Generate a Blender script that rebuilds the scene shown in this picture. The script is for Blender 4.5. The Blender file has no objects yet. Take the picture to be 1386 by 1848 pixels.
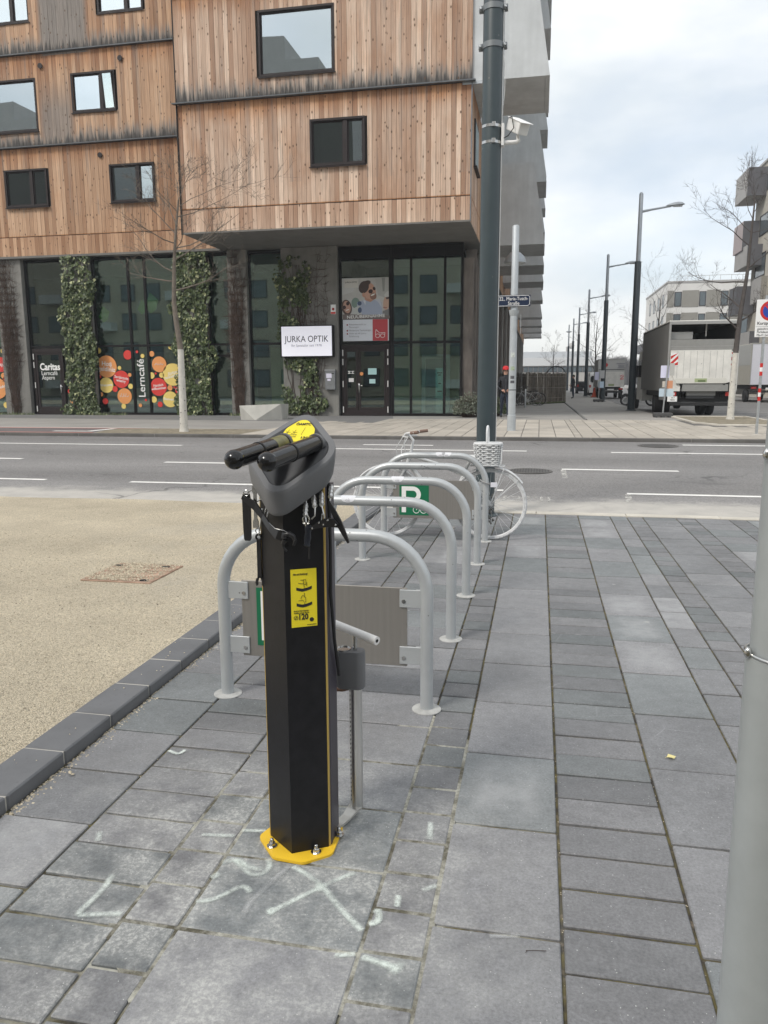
import bpy, bmesh, math, random
from mathutils import Vector, Matrix, Euler, Quaternion
random.seed(7)
R = math.radians
S = bpy.context.scene
COL = S.collection

# ---------------------------------------------------------------- camera
cam = bpy.data.cameras.new('camera')
cam.sensor_fit = 'VERTICAL'
cam.sensor_height = 36.0
cam.sensor_width = 27.0
cam.lens = 1382.0 / 1848.0 * 36.0
cam.clip_start = 0.05
cam.clip_end = 4000
camo = bpy.data.objects.new('camera', cam)
COL.objects.link(camo)
YAW, PITCH, ROLL = R(11.4), R(9.6), R(0.256)
fw = Vector((-math.sin(YAW) * math.cos(PITCH), math.cos(YAW) * math.cos(PITCH), -math.sin(PITCH)))
r0 = Vector((math.cos(YAW), math.sin(YAW), 0))
u0 = r0.cross(fw)
rr = r0 * math.cos(ROLL) - u0 * math.sin(ROLL)
uu = u0 * math.cos(ROLL) + r0 * math.sin(ROLL)
camo.matrix_world = Matrix(((rr.x, uu.x, -fw.x, 0), (rr.y, uu.y, -fw.y, 0), (rr.z, uu.z, -fw.z, 1.5), (0, 0, 0, 1)))
S.camera = camo

# ---------------------------------------------------------------- sky, sun, exposure
SUN_EL = R(46)
SUN_AZ = Vector((-0.62, -0.78))          # towards the sun
W = bpy.data.worlds.new('World')
S.world = W
W.use_nodes = True
nt = W.node_tree
nt.nodes.clear()
N = nt.nodes.new
wo = N('ShaderNodeOutputWorld')
bg = N('ShaderNodeBackground')
bg.inputs['Strength'].default_value = 0.1
sky = N('ShaderNodeTexSky')
sky.sky_type = 'NISHITA'
sky.sun_disc = False
sky.sun_elevation = SUN_EL
sky.sun_rotation = math.atan2(SUN_AZ.x, SUN_AZ.y)
sky.air_density = 1.0
sky.dust_density = 2.0
tc = N('ShaderNodeTexCoord')
mp = N('ShaderNodeMapping')
mp.inputs['Scale'].default_value = (1.0, 1.0, 2.4)
mp.inputs['Location'].default_value = (0.35, 0.1, 0.2)
nz = N('ShaderNodeTexNoise')
nz.inputs['Scale'].default_value = 2.3
nz.inputs['Detail'].default_value = 7
nz.inputs['Roughness'].default_value = 0.52
nz.inputs['Distortion'].default_value = 0.25
rp = N('ShaderNodeValToRGB')
rp.color_ramp.elements[0].position = 0.36
rp.color_ramp.elements[0].color = (0.62, 0.62, 0.62, 1)
rp.color_ramp.elements[1].position = 0.60
rp.color_ramp.elements[1].color = (1, 1, 1, 1)
nz2 = N('ShaderNodeTexNoise')
nz2.inputs['Scale'].default_value = 3.4
nz2.inputs['Detail'].default_value = 5
rp2 = N('ShaderNodeValToRGB')
rp2.color_ramp.elements[0].position = 0.36
rp2.color_ramp.elements[0].color = (0.56, 0.60, 0.63, 1)
rp2.color_ramp.elements[1].position = 0.60
rp2.color_ramp.elements[1].color = (0.80, 0.80, 0.785, 1)
sc = N('ShaderNodeVectorMath')
sc.operation = 'SCALE'
sc.inputs['Scale'].default_value = 10.0
sk2 = N('ShaderNodeVectorMath')
sk2.operation = 'SCALE'
sk2.inputs['Scale'].default_value = 1.2
mx = N('ShaderNodeMix')
mx.data_type = 'RGBA'
L = nt.links.new
L(tc.outputs['Generated'], mp.inputs['Vector'])
L(mp.outputs['Vector'], nz.inputs['Vector'])
L(mp.outputs['Vector'], nz2.inputs['Vector'])
L(nz.outputs['Fac'], rp.inputs['Fac'])
L(nz2.outputs['Fac'], rp2.inputs['Fac'])
L(rp2.outputs['Color'], sc.inputs[0])
L(sky.outputs['Color'], sk2.inputs[0])
L(rp.outputs['Color'], mx.inputs['Factor'])
L(sk2.outputs['Vector'], mx.inputs['A'])
L(sc.outputs['Vector'], mx.inputs['B'])
L(mx.outputs['Result'], bg.inputs['Color'])
L(bg.outputs['Background'], wo.inputs['Surface'])

sun = bpy.data.lights.new('sun', 'SUN')
sun.energy = 1.5
sun.angle = R(14)
sun.color = (1.0, 0.95, 0.88)
suno = bpy.data.objects.new('sun', sun)
COL.objects.link(suno)
sd = Vector((SUN_AZ.x, SUN_AZ.y, 0)).normalized() * math.cos(SUN_EL) + Vector((0, 0, math.sin(SUN_EL)))
suno.rotation_euler = (-sd).to_track_quat('-Z', 'Y').to_euler()

vs = S.view_settings
S.display_settings.display_device = 'sRGB'
vs.view_transform = 'Standard'
vs.look = 'None'
vs.exposure = 0.65
vs.gamma = 1.0
vs.use_curve_mapping = False
S.render.engine = 'CYCLES'
S.cycles.max_bounces = 6
S.cycles.transparent_max_bounces = 12
S.cycles.use_denoising = True

# ---------------------------------------------------------------- helpers: materials
MATS = {}
def pm(name, col, rough=0.6, metal=0.0, spec=0.5, var=0.0, vs_=6.0, bump=0.0, bs=60.0, world=False, stretch=None, tone=0.0, spk=None, streak=None):
    """Principled material: base colour broken up by noise, fine bump; tone = per-piece variation;
    spk = (scale, threshold, colour) specks."""
    if name in MATS: return MATS[name]
    m = bpy.data.materials.new(name)
    m.use_nodes = True
    t = m.node_tree
    b = t.nodes['Principled BSDF']
    n = t.nodes.new; l = t.links.new
    b.inputs['Roughness'].default_value = rough
    b.inputs['Metallic'].default_value = metal
    b.inputs['Specular IOR Level'].default_value = spec
    if world:
        g = n('ShaderNodeNewGeometry'); vec = g.outputs['Position']
    else:
        g = n('ShaderNodeTexCoord'); vec = g.outputs['Object']
    if stretch:
        mpn = n('ShaderNodeMapping'); mpn.inputs['Scale'].default_value = stretch
        l(vec, mpn.inputs['Vector']); vec = mpn.outputs['Vector']
    rgb = n('ShaderNodeRGB'); rgb.outputs[0].default_value = (*col, 1)
    out = rgb.outputs[0]
    if var:
        no = n('ShaderNodeTexNoise'); no.inputs['Scale'].default_value = vs_
        no.inputs['Detail'].default_value = 6; no.inputs['Roughness'].default_value = 0.62
        l(vec, no.inputs['Vector'])
        mr = n('ShaderNodeMapRange')
        mr.inputs['From Min'].default_value = 0.3; mr.inputs['From Max'].default_value = 0.7
        mr.inputs['To Min'].default_value = 1 - var; mr.inputs['To Max'].default_value = 1 + var
        l(no.outputs['Fac'], mr.inputs['Value'])
        sm = n('ShaderNodeVectorMath'); sm.operation = 'SCALE'
        l(out, sm.inputs[0]); l(mr.outputs[0], sm.inputs['Scale']); out = sm.outputs[0]
    if tone:
        oi = n('ShaderNodeObjectInfo'); at = n('ShaderNodeAttribute'); at.attribute_name = 'tone'
        ad = n('ShaderNodeMath'); ad.operation = 'ADD'; fr = n('ShaderNodeMath'); fr.operation = 'FRACT'
        l(oi.outputs['Random'], ad.inputs[0]); l(at.outputs['Fac'], ad.inputs[1]); l(ad.outputs[0], fr.inputs[0])
        mr = n('ShaderNodeMapRange'); mr.inputs['To Min'].default_value = 1 - tone; mr.inputs['To Max'].default_value = 1 + tone
        l(fr.outputs[0], mr.inputs['Value'])
        sm = n('ShaderNodeVectorMath'); sm.operation = 'SCALE'
        l(out, sm.inputs[0]); l(mr.outputs[0], sm.inputs['Scale']); out = sm.outputs[0]
    if spk:
        vo = n('ShaderNodeTexVoronoi'); vo.inputs['Scale'].default_value = spk[0]
        l(vec, vo.inputs['Vector'])
        lt = n('ShaderNodeMath'); lt.operation = 'LESS_THAN'; lt.inputs[1].default_value = spk[1]
        l(vo.outputs['Distance'], lt.inputs[0])
        mxn = n('ShaderNodeMix'); mxn.data_type = 'RGBA'
        l(lt.outputs[0], mxn.inputs['Factor']); l(out, mxn.inputs['A']); mxn.inputs['B'].default_value = (*spk[2], 1)
        out = mxn.outputs['Result']
    l(out, b.inputs['Base Color'])
    if bump:
        no = n('ShaderNodeTexNoise'); no.inputs['Scale'].default_value = bs
        no.inputs['Detail'].default_value = 4
        l(vec, no.inputs['Vector'])
        bp = n('ShaderNodeBump'); bp.inputs['Strength'].default_value = bump
        bp.inputs['Distance'].default_value = 0.02
        l(no.outputs['Fac'], bp.inputs['Height']); l(bp.outputs['Normal'], b.inputs['Normal'])
    MATS[name] = m
    return m

class G:
    """tiny node-graph builder for the hand-made materials"""
    def __init__(s, name):
        s.m = bpy.data.materials.new(name); s.m.use_nodes = True; s.t = s.m.node_tree
        s.b = s.t.nodes['Principled BSDF']; s.o = s.t.nodes['Material Output']; MATS[name] = s.m
    def n(s, typ, **kw):
        x = s.t.nodes.new('ShaderNode' + typ)
        for k, v in kw.items(): setattr(x, k, v)
        return x
    def put(s, sock, v):
        if hasattr(v, 'is_linked') or isinstance(v, bpy.types.NodeSocket): s.t.links.new(v, sock)
        elif isinstance(v, (tuple, list)) and len(v) == 3 and sock.type == 'RGBA': sock.default_value = (*v, 1)
        else: sock.default_value = v
    def pos(s): return s.n('NewGeometry').outputs['Position']
    def xyz(s, v=None):
        x = s.n('SeparateXYZ'); s.put(x.inputs[0], v or s.pos()); return x.outputs
    def map(s, v, scale=(1, 1, 1), loc=(0, 0, 0)):
        x = s.n('Mapping'); s.put(x.inputs['Vector'], v); x.inputs['Scale'].default_value = scale; x.inputs['Location'].default_value = loc
        return x.outputs[0]
    def noise(s, v, scale, det=5, rough=0.6):
        x = s.n('TexNoise'); s.put(x.inputs['Vector'], v); x.inputs['Scale'].default_value = scale
        x.inputs['Detail'].default_value = det; x.inputs['Roughness'].default_value = rough
        return x.outputs['Fac']
    def vor(s, v, scale):
        x = s.n('TexVoronoi'); s.put(x.inputs['Vector'], v); x.inputs['Scale'].default_value = scale
        return x
    def mr(s, v, a, b, c=0.0, d=1.0, smooth=False):
        x = s.n('MapRange')
        if smooth: x.interpolation_type = 'SMOOTHSTEP'
        s.put(x.inputs['Value'], v)
        for k, q in zip(('From Min', 'From Max', 'To Min', 'To Max'), (a, b, c, d)): s.put(x.inputs[k], q)
        return x.outputs[0]
    def ma(s, op, a, b=0.0, clamp=False):
        x = s.n('Math', operation=op); x.use_clamp = clamp; s.put(x.inputs[0], a); s.put(x.inputs[1], b); return x.outputs[0]
    def mix(s, f, a, b):
        x = s.n('Mix', data_type='RGBA'); s.put(x.inputs['Factor'], f); s.put(x.inputs['A'], a); s.put(x.inputs['B'], b)
        return x.outputs['Result']
    def scale(s, c, k):
        x = s.n('VectorMath', operation='SCALE'); s.put(x.inputs[0], c); s.put(x.inputs['Scale'], k); return x.outputs[0]
    def tone(s):
        at = s.n('Attribute'); at.attribute_name = 'tone'; oi = s.n('ObjectInfo')
        return s.ma('FRACT', s.ma('ADD', at.outputs['Fac'], oi.outputs['Random']))
    def bump(s, h, st=0.3, d=0.01):
        x = s.n('Bump'); x.inputs['Strength'].default_value = st; x.inputs['Distance'].default_value = d
        s.put(x.inputs['Height'], h); s.put(s.b.inputs['Normal'], x.outputs[0])

# ---------------------------------------------------------------- helpers: objects
ORG = {}
def meta(o, label=None, cat=None, group=None, kind=None):
    if label: o['label'] = label
    if cat: o['category'] = cat
    if group: o['group'] = group
    if kind: o['kind'] = kind
    return o
def top(name, label, cat, loc=(0, 0, 0), group=None):
    o = bpy.data.objects.new(name, None)
    o.empty_display_size = 0.2
    COL.objects.link(o); o.location = loc; ORG[o] = Vector(loc)
    return meta(o, label, cat, group)

class MB:
    def __init__(s):
        s.v = []; s.f = []; s.m = []; s.t = []; s.sm = []; s.M = None
    def add(s, vs, fs, mi=0, tone=0.0, smooth=False):
        o = len(s.v)
        if s.M is not None: vs = [tuple(s.M @ Vector(p)) for p in vs]
        s.v.extend(vs)
        for f in fs:
            s.f.append(tuple(i + o for i in f)); s.m.append(mi); s.t.append(tone); s.sm.append(smooth)
        return s
    def box(s, x0, x1, y0, y1, z0, z1, b=0.0, mi=0, tone=0.0):
        if b <= 0:
            vs = [(x, y, z) for z in (z0, z1) for y in (y0, y1) for x in (x0, x1)]
            return s.add(vs, [(0, 2, 3, 1), (4, 5, 7, 6), (0, 1, 5, 4), (2, 6, 7, 3), (0, 4, 6, 2), (1, 3, 7, 5)], mi, tone)
        c = ((x0, x1), (y0, y1), (z0, z1)); vs = []; ix = {}
        for sx in (0, 1):
            for sy in (0, 1):
                for sz in (0, 1):
                    sg = (sx, sy, sz)
                    for k in range(3):
                        p = []
                        for a in range(3):
                            q = c[a][sg[a]]
                            if a != k: q += b if sg[a] == 0 else -b
                            p.append(q)
                        ix[(sg, k)] = len(vs); vs.append(tuple(p))
        fs = []
        for k in range(3):
            a1, a2 = [a for a in range(3) if a != k]
            for sk in (0, 1):
                q = []
                for (u, w) in ((0, 0), (1, 0), (1, 1), (0, 1)):
                    sg = [0, 0, 0]; sg[k] = sk; sg[a1] = u; sg[a2] = w; q.append(ix[(tuple(sg), k)])
                fs.append(tuple(q))
        for m_ in range(3):
            k, l_ = [a for a in range(3) if a != m_]
            for sk in (0, 1):
                for sl in (0, 1):
                    sg0 = [0, 0, 0]; sg0[k] = sk; sg0[l_] = sl; sg1 = list(sg0); sg1[m_] = 1
                    sg0 = tuple(sg0); sg1 = tuple(sg1)
                    fs.append((ix[(sg0, k)], ix[(sg1, k)], ix[(sg1, l_)], ix[(sg0, l_)]))
        for sx in (0, 1):
            for sy in (0, 1):
                for sz in (0, 1):
                    fs.append(tuple(ix[((sx, sy, sz), k)] for k in range(3)))
        return s.add(vs, fs, mi, tone)
    def tube(s, pts, r, seg=8, mi=0, cap=True, closed=False, tone=0.0, smooth=True):
        pts = [Vector(p) for p in pts]; n = len(pts)
        rs = r if isinstance(r, (list, tuple)) else [r] * n
        tn = []
        for i in range(n):
            if closed: d = pts[(i + 1) % n] - pts[i - 1]
            elif i == 0: d = pts[1] - pts[0]
            elif i == n - 1: d = pts[-1] - pts[-2]
            else: d = (pts[i + 1] - pts[i]).normalized() + (pts[i] - pts[i - 1]).normalized()
            tn.append(d.normalized() if d.length > 1e-9 else Vector((0, 0, 1)))
        up = Vector((0, 0, 1)) if abs(tn[0].z) < 0.9 else Vector((1, 0, 0))
        u = tn[0].cross(up).normalized(); vs = []
        for i in range(n):
            if i:
                u = u - tn[i] * u.dot(tn[i])
                if u.length < 1e-6: u = tn[i].orthogonal()
                u.normalize()
            w = tn[i].cross(u)
            for k in range(seg):
                a = 2 * math.pi * k / seg
                vs.append(tuple(pts[i] + (u * math.cos(a) + w * math.sin(a)) * rs[i]))
        fs = []
        for i in range(n if closed else n - 1):
            j = (i + 1) % n
            for k in range(seg):
                k2 = (k + 1) % seg
                fs.append((i * seg + k, i * seg + k2, j * seg + k2, j * seg + k))
        s.add(vs, fs, mi, tone, smooth)
        if cap and not closed:
            o = len(s.v) - n * seg
            s.f.append(tuple(o + k for k in reversed(range(seg)))); s.m.append(mi); s.t.append(tone); s.sm.append(False)
            s.f.append(tuple(o + (n - 1) * seg + k for k in range(seg))); s.m.append(mi); s.t.append(tone); s.sm.append(False)
        return s
    def lathe(s, prof, c=(0, 0, 0), seg=16, axis='Z', mi=0, smooth=True, tone=0.0):
        vs = []; n = len(prof)
        for (r, z) in prof:
            for k in range(seg):
                a = 2 * math.pi * k / seg
                x, y = r * math.cos(a), r * math.sin(a)
                p = {'Z': (x, y, z), 'Y': (x, z, y), 'X': (z, x, y)}[axis]
                vs.append((p[0] + c[0], p[1] + c[1], p[2] + c[2]))
        fs = [(i * seg + k, i * seg + (k + 1) % seg, (i + 1) * seg + (k + 1) % seg, (i + 1) * seg + k) for i in range(n - 1) for k in range(seg)]
        s.add(vs, fs, mi, tone, smooth)
        o = len(s.v) - n * seg
        for e, rev in ((0, True), (n - 1, False)):
            if prof[e][0] > 1e-6:
                q = [o + e * seg + k for k in range(seg)]
                s.f.append(tuple(reversed(q)) if rev else tuple(q)); s.m.append(mi); s.t.append(tone); s.sm.append(False)
        return s
    def sphere(s, c, r, seg=12, rings=8, mi=0, sc=(1, 1, 1), tone=0.0):
        prof = [(max(1e-7, r * math.sin(math.pi * i / rings)), -r * math.cos(math.pi * i / rings)) for i in range(rings + 1)]
        vs = []
        for (q, z) in prof:
            for k in range(seg):
                a = 2 * math.pi * k / seg
                vs.append((c[0] + q * math.cos(a) * sc[0], c[1] + q * math.sin(a) * sc[1], c[2] + z * sc[2]))
        fs = [(i * seg + k, i * seg + (k + 1) % seg, (i + 1) * seg + (k + 1) % seg, (i + 1) * seg + k) for i in range(rings) for k in range(seg)]
        return s.add(vs, fs, mi, tone, True)
    def prism(s, poly, a, b, axis='Z', mi=0, tone=0.0, smooth=False):
        n = len(poly)
        def P(p, h): return {'Z': (p[0], p[1], h), 'Y': (p[0], h, p[1]), 'X': (h, p[0], p[1])}[axis]
        vs = [P(p, a) for p in poly] + [P(p, b) for p in poly]
        s.add(vs, [tuple(reversed(range(n))), tuple(range(n, 2 * n))], mi, tone)
        o = len(s.v) - 2 * n
        for i in range(n):
            j = (i + 1) % n
            s.f.append((o + i, o + j, o + n + j, o + n + i)); s.m.append(mi); s.t.append(tone); s.sm.append(smooth)
        return s
    def loft(s, rings, mi=0, cap=True, smooth=True):
        n = len(rings[0]); vs = [tuple(p) for r_ in rings for p in r_]
        fs = [(i * n + k, i * n + (k + 1) % n, (i + 1) * n + (k + 1) % n, (i + 1) * n + k) for i in range(len(rings) - 1) for k in range(n)]
        s.add(vs, fs, mi, 0.0, smooth)
        if cap:
            o = len(s.v) - len(vs)
            s.f.append(tuple(o + k for k in reversed(range(n)))); s.m.append(mi); s.t.append(0); s.sm.append(False)
            s.f.append(tuple(o + (len(rings) - 1) * n + k for k in range(n))); s.m.append(mi); s.t.append(0); s.sm.append(False)
        return s
    def quad(s, a, b, c, d, mi=0, tone=0.0):
        return s.add([a, b, c, d], [(0, 1, 2, 3)], mi, tone)
    def disc(s, c, r, seg=24, axis='Y', mi=0, cut=None):
        vs = []
        for k in range(seg):
            a = 2 * math.pi * k / seg
            x, z = r * math.cos(a), r * math.sin(a)
            if cut: x, z = max(cut[0], min(cut[1], x)), max(cut[2], min(cut[3], z))
            vs.append({'Y': (c[0] + x, c[1], c[2] + z), 'Z': (c[0] + x, c[1] + z, c[2]), 'X': (c[0], c[1] + x, c[2] + z)}[axis])
        return s.add(vs, [tuple(range(seg))], mi)
    def mesh(s, name, mats, off=Vector((0, 0, 0)), recalc=True):
        me = bpy.data.meshes.new(name)
        if off.length > 0: vs = [(p[0] - off.x, p[1] - off.y, p[2] - off.z) for p in s.v]
        else: vs = s.v
        me.from_pydata(vs, [], s.f)
        for m in (mats if isinstance(mats, (list, tuple)) else [mats]): me.materials.append(m)
        me.polygons.foreach_set('material_index', s.m)
        me.polygons.foreach_set('use_smooth', s.sm)
        if any(s.t):
            at = me.attributes.new('tone', 'FLOAT', 'FACE'); at.data.foreach_set('value', s.t)
        if recalc and len(s.f) < 60000:
            bm = bmesh.new(); bm.from_mesh(me); bmesh.ops.recalc_face_normals(bm, faces=bm.faces); bm.to_mesh(me); bm.free()
        if any(s.sm): me.set_sharp_from_angle(angle=R(48))
        me.update()
        return me
    def build(s, name, mats, parent=None, kind=None, recalc=True, origin=None):
        off = ORG.get(parent, Vector((0, 0, 0))) if parent is not None else Vector(origin or (0, 0, 0))
        me = s.mesh(name, mats, off, recalc)
        return link(me, name, parent, kind, off if parent is None else None)
def link(me, name, parent=None, kind=None, loc=None):
    o = bpy.data.objects.new(name, me); COL.objects.link(o)
    if parent is not None: o.parent = parent; ORG[o] = ORG.get(parent, Vector((0, 0, 0)))
    else: ORG[o] = Vector(loc or (0, 0, 0)); o.location = ORG[o]
    if kind: o['kind'] = kind
    return o
def copy_tree(o, loc=None, rz=None, label=None):
    c = o.copy(); COL.objects.link(c)
    if loc is not None: c.location = loc
    if rz is not None: c.rotation_euler = (0, 0, rz)
    if label: c['label'] = label
    for ch in list(o.children):
        d = copy_tree(ch); d.parent = c
    return c

def text(body, size, mat, parent=None, M=None, name='lettering', ext=0.0006, bold=0.0, align='CENTER', width=None, space=1.0, res=3, sx=1.0):
    """flat lettering as a thin mesh: local x right, local y up, M places it"""
    cu = bpy.data.curves.new('t', 'FONT'); cu.body = body; cu.size = size; cu.extrude = ext
    cu.align_x = align; cu.align_y = 'CENTER'; cu.offset = bold * size; cu.resolution_u = res; cu.space_line = 0.85; cu.space_character = space
    to = bpy.data.objects.new('t', cu); COL.objects.link(to)
    dg = bpy.context.evaluated_depsgraph_get()
    me = bpy.data.meshes.new_from_object(to.evaluated_get(dg))
    bpy.data.objects.remove(to); bpy.data.curves.remove(cu)
    xs = [v.co.x for v in me.vertices]
    k = sx
    if width and xs: k = width / max(1e-6, max(xs) - min(xs))
    me.transform(Matrix.Diagonal((k, 1, 1, 1)))
    if M is not None: me.transform(M)
    off = ORG.get(parent, Vector((0, 0, 0))) if parent is not None else Vector((0, 0, 0))
    if off.length: me.transform(Matrix.Translation(-off))
    me.materials.clear(); me.materials.append(mat); me.name = name
    return link(me, name, parent)
def facing(c, ang=0.0):
    """matrix for lettering on a wall that looks towards -Y at point c, turned by ang in its plane"""
    return Matrix.Translation(c) @ Matrix.Rotation(R(90), 4, 'X') @ Matrix.Rotation(ang, 4, 'Z')
def frame_xy(o, x, y):
    """matrix with origin o, local x along x, local y along y"""
    x = Vector(x).normalized(); y = Vector(y); y = (y - x * y.dot(x)).normalized(); z = x.cross(y)
    return Matrix(((x.x, y.x, z.x, o[0]), (x.y, y.y, z.y, o[1]), (x.z, y.z, z.z, o[2]), (0, 0, 0, 1)))
def arc(c, r, a0, a1, n, ax=('x', 'z')):
    out = []
    for i in range(n + 1):
        a = R(a0 + (a1 - a0) * i / n)
        d = {ax[0]: r * math.cos(a), ax[1]: r * math.sin(a)}
        out.append((c[0] + d.get('x', 0), c[1] + d.get('y', 0), c[2] + d.get('z', 0)))
    return out
# ================================================================ materials with a story
def slab_mat(nm, kf):
    g = G(nm); p = g.pos(); x, y, z = g.xyz(p)
    t = g.tone()
    base = g.mix(t, (0.160, 0.163, 0.169), (0.222, 0.222, 0.229))
    grn = g.mix(g.ma('GREATER_THAN', g.ma('FRACT', g.ma('MULTIPLY', t, 7.3)), 0.72), (1, 1, 1), (0.88, 0.93, 0.92))
    mul = g.n('VectorMath', operation='MULTIPLY'); g.put(mul.inputs[0], base); g.put(mul.inputs[1], grn)
    cloud = g.mr(g.noise(p, 2.2, 6, 0.6), 0.3, 0.7, 0.86, 1.16)
    fine = g.mr(g.noise(p, 105, 4, 0.8), 0.3, 0.7, 0.72, 1.28)
    col = g.scale(g.scale(g.scale(mul.outputs[0], cloud), fine), g.mr(g.noise(p, 24, 4, 0.6), 0.3, 0.7, 0.9 * kf, 1.1 * kf))
    ob = g.xyz(g.n('TexCoord').outputs['Object'])
    ctr = g.ma('MULTIPLY', g.mr(g.ma('ABSOLUTE', ob[0]), 0.15, 0.07, 0, 1, True), g.mr(g.ma('ABSOLUTE', ob[1]), 0.24, 0.12, 0, 1, True))
    ctr = g.ma('MULTIPLY', g.ma('MULTIPLY', ctr, g.ma('GREATER_THAN', t, 0.80)), g.mr(g.noise(p, 7, 5, 0.65), 0.35, 0.6, 0.1, 0.55))
    if kf > 1: col = g.mix(ctr, col, (0.36, 0.365, 0.37))
    stn = g.mr(g.noise(g.map(p, (1, 1, 1), (3, 7, 0)), 1.1, 6, 0.7), 0.58, 0.75, 1, 0.72)
    col = g.scale(col, stn)
    # white mortar dust trodden in round the repair stand
    dx = g.ma('SUBTRACT', x, -0.85); dy = g.ma('SUBTRACT', y, 1.95)
    d = g.ma('SQRT', g.ma('ADD', g.ma('MULTIPLY', dx, dx), g.ma('MULTIPLY', g.ma('MULTIPLY', dy, dy), 0.7)))
    nn = g.noise(p, 5.5, 7, 0.68)
    dust = g.ma('MULTIPLY', g.mr(d, 1.15, 0.2, 0, 1, True), g.mr(nn, 0.40, 0.62, 0, 1.0), True)
    grit = g.mr(g.noise(p, 70, 3, 0.8), 0.45, 0.65, 0.35, 1)
    col = g.mix(g.ma('MULTIPLY', dust, grit), col, (0.52, 0.52, 0.50))
    # hairline scratches of dried puddles
    v = g.n('TexVoronoi', feature='DISTANCE_TO_EDGE'); g.put(v.inputs['Vector'], g.map(p, (1, 1, 1))); v.inputs['Scale'].default_value = 3.1
    line = g.ma('MULTIPLY', g.mr(v.outputs['Distance'], 0.012, 0.0, 0, 1), g.mr(g.noise(p, 1.7, 3), 0.55, 0.68, 0, 0.35))
    col = g.mix(line, col, (0.42, 0.43, 0.44))
    # pale stone chips
    vo = g.vor(p, 62); chip = g.ma('LESS_THAN', vo.outputs['Distance'], 0.11)
    chip = g.ma('MULTIPLY', chip, g.ma('GREATER_THAN', g.noise(p, 31, 2), 0.55))
    col = g.mix(g.ma('MULTIPLY', chip, 0.8), col, (0.55, 0.55, 0.53))
    # chewing-gum spots
    vg = g.vor(p, 1.9); gum = g.ma('LESS_THAN', g.ma('ADD', vg.outputs['Distance'], g.ma('MULTIPLY', g.noise(p, 40), 0.03)), 0.045)
    col = g.mix(g.ma('MULTIPLY', gum, 0.55), col, (0.42, 0.42, 0.40))
    g.put(g.b.inputs['Base Color'], col)
    g.put(g.b.inputs['Roughness'], g.mr(g.noise(p, 9), 0.3, 0.7, 0.5, 0.72))
    g.bump(g.ma('ADD', g.noise(p, 130, 4, 0.7), g.ma('MULTIPLY', g.noise(p, 14, 4), 1.5)), 0.22, 0.004)
    return g.m
def joint_mat():
    g = G('mossy_sand_joint'); p = g.pos(); x, y, z = g.xyz(p)
    n1 = g.noise(p, 9, 5, 0.65)
    col = g.mix(g.mr(n1, 0.42, 0.6), (0.050, 0.044, 0.036), (0.135, 0.115, 0.045))
    col = g.mix(g.mr(g.noise(p, 21, 4), 0.55, 0.7), col, (0.20, 0.165, 0.12))
    dx = g.ma('SUBTRACT', x, -0.75); dy = g.ma('SUBTRACT', y, 2.1)
    d = g.ma('SQRT', g.ma('ADD', g.ma('MULTIPLY', dx, dx), g.ma('MULTIPLY', g.ma('MULTIPLY', dy, dy), 0.6)))
    m = g.ma('MULTIPLY', g.mr(d, 0.95, 0.45, 0, 1, True), g.mr(g.noise(p, 4, 4), 0.4, 0.55), True)
    col = g.mix(m, col, (0.46, 0.455, 0.40))
    g.put(g.b.inputs['Base Color'], col); g.put(g.b.inputs['Roughness'], 0.95)
    g.bump(g.noise(p, 220, 3, 0.8), 0.6, 0.006)
    return g.m
def mortar_mat():
    g = G('pale_mortar_fill'); p = g.pos()
    m = g.mr(g.noise(p, 6.5, 6, 0.72), 0.40, 0.60)
    col = g.mix(m, (0.115, 0.105, 0.075), (0.44, 0.43, 0.37))
    col = g.scale(col, g.mr(g.noise(p, 70, 4, 0.8), 0.3, 0.7, 0.6, 1.15))
    g.put(g.b.inputs['Base Color'], col); g.put(g.b.inputs['Roughness'], 0.95)
    g.bump(g.noise(p, 160, 4, 0.8), 0.6, 0.005)
    return g.m
def gravel_mat():
    g = G('beige_gravel'); p = g.pos()
    big = g.noise(p, 0.9, 5, 0.6)
    col = g.mix(g.mr(big, 0.35, 0.65), (0.455, 0.395, 0.295), (0.595, 0.52, 0.39))
    col = g.mix(g.mr(g.noise(p, 0.5, 4), 0.55, 0.7, 0, 0.6), col, (0.47, 0.43, 0.355))
    v = g.vor(p, 140); gr = g.n('SeparateColor'); g.put(gr.inputs[0], v.outputs['Color'])
    col = g.scale(col, g.mr(gr.outputs[0], 0, 1, 0.70, 1.25))
    v2 = g.vor(p, 38); dk = g.ma('MULTIPLY', g.ma('LESS_THAN', v2.outputs['Distance'], 0.2), g.ma('GREATER_THAN', g.noise(p, 19, 2), 0.60))
    col = g.mix(g.ma('MULTIPLY', dk, 0.7), col, (0.11, 0.10, 0.085))
    g.put(g.b.inputs['Base Color'], col); g.put(g.b.inputs['Roughness'], 0.95)
    g.bump(g.ma('ADD', g.ma('MULTIPLY', v.outputs['Distance'], -1.2), g.noise(p, 45, 4)), 0.7, 0.012)
    return g.m
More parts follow.
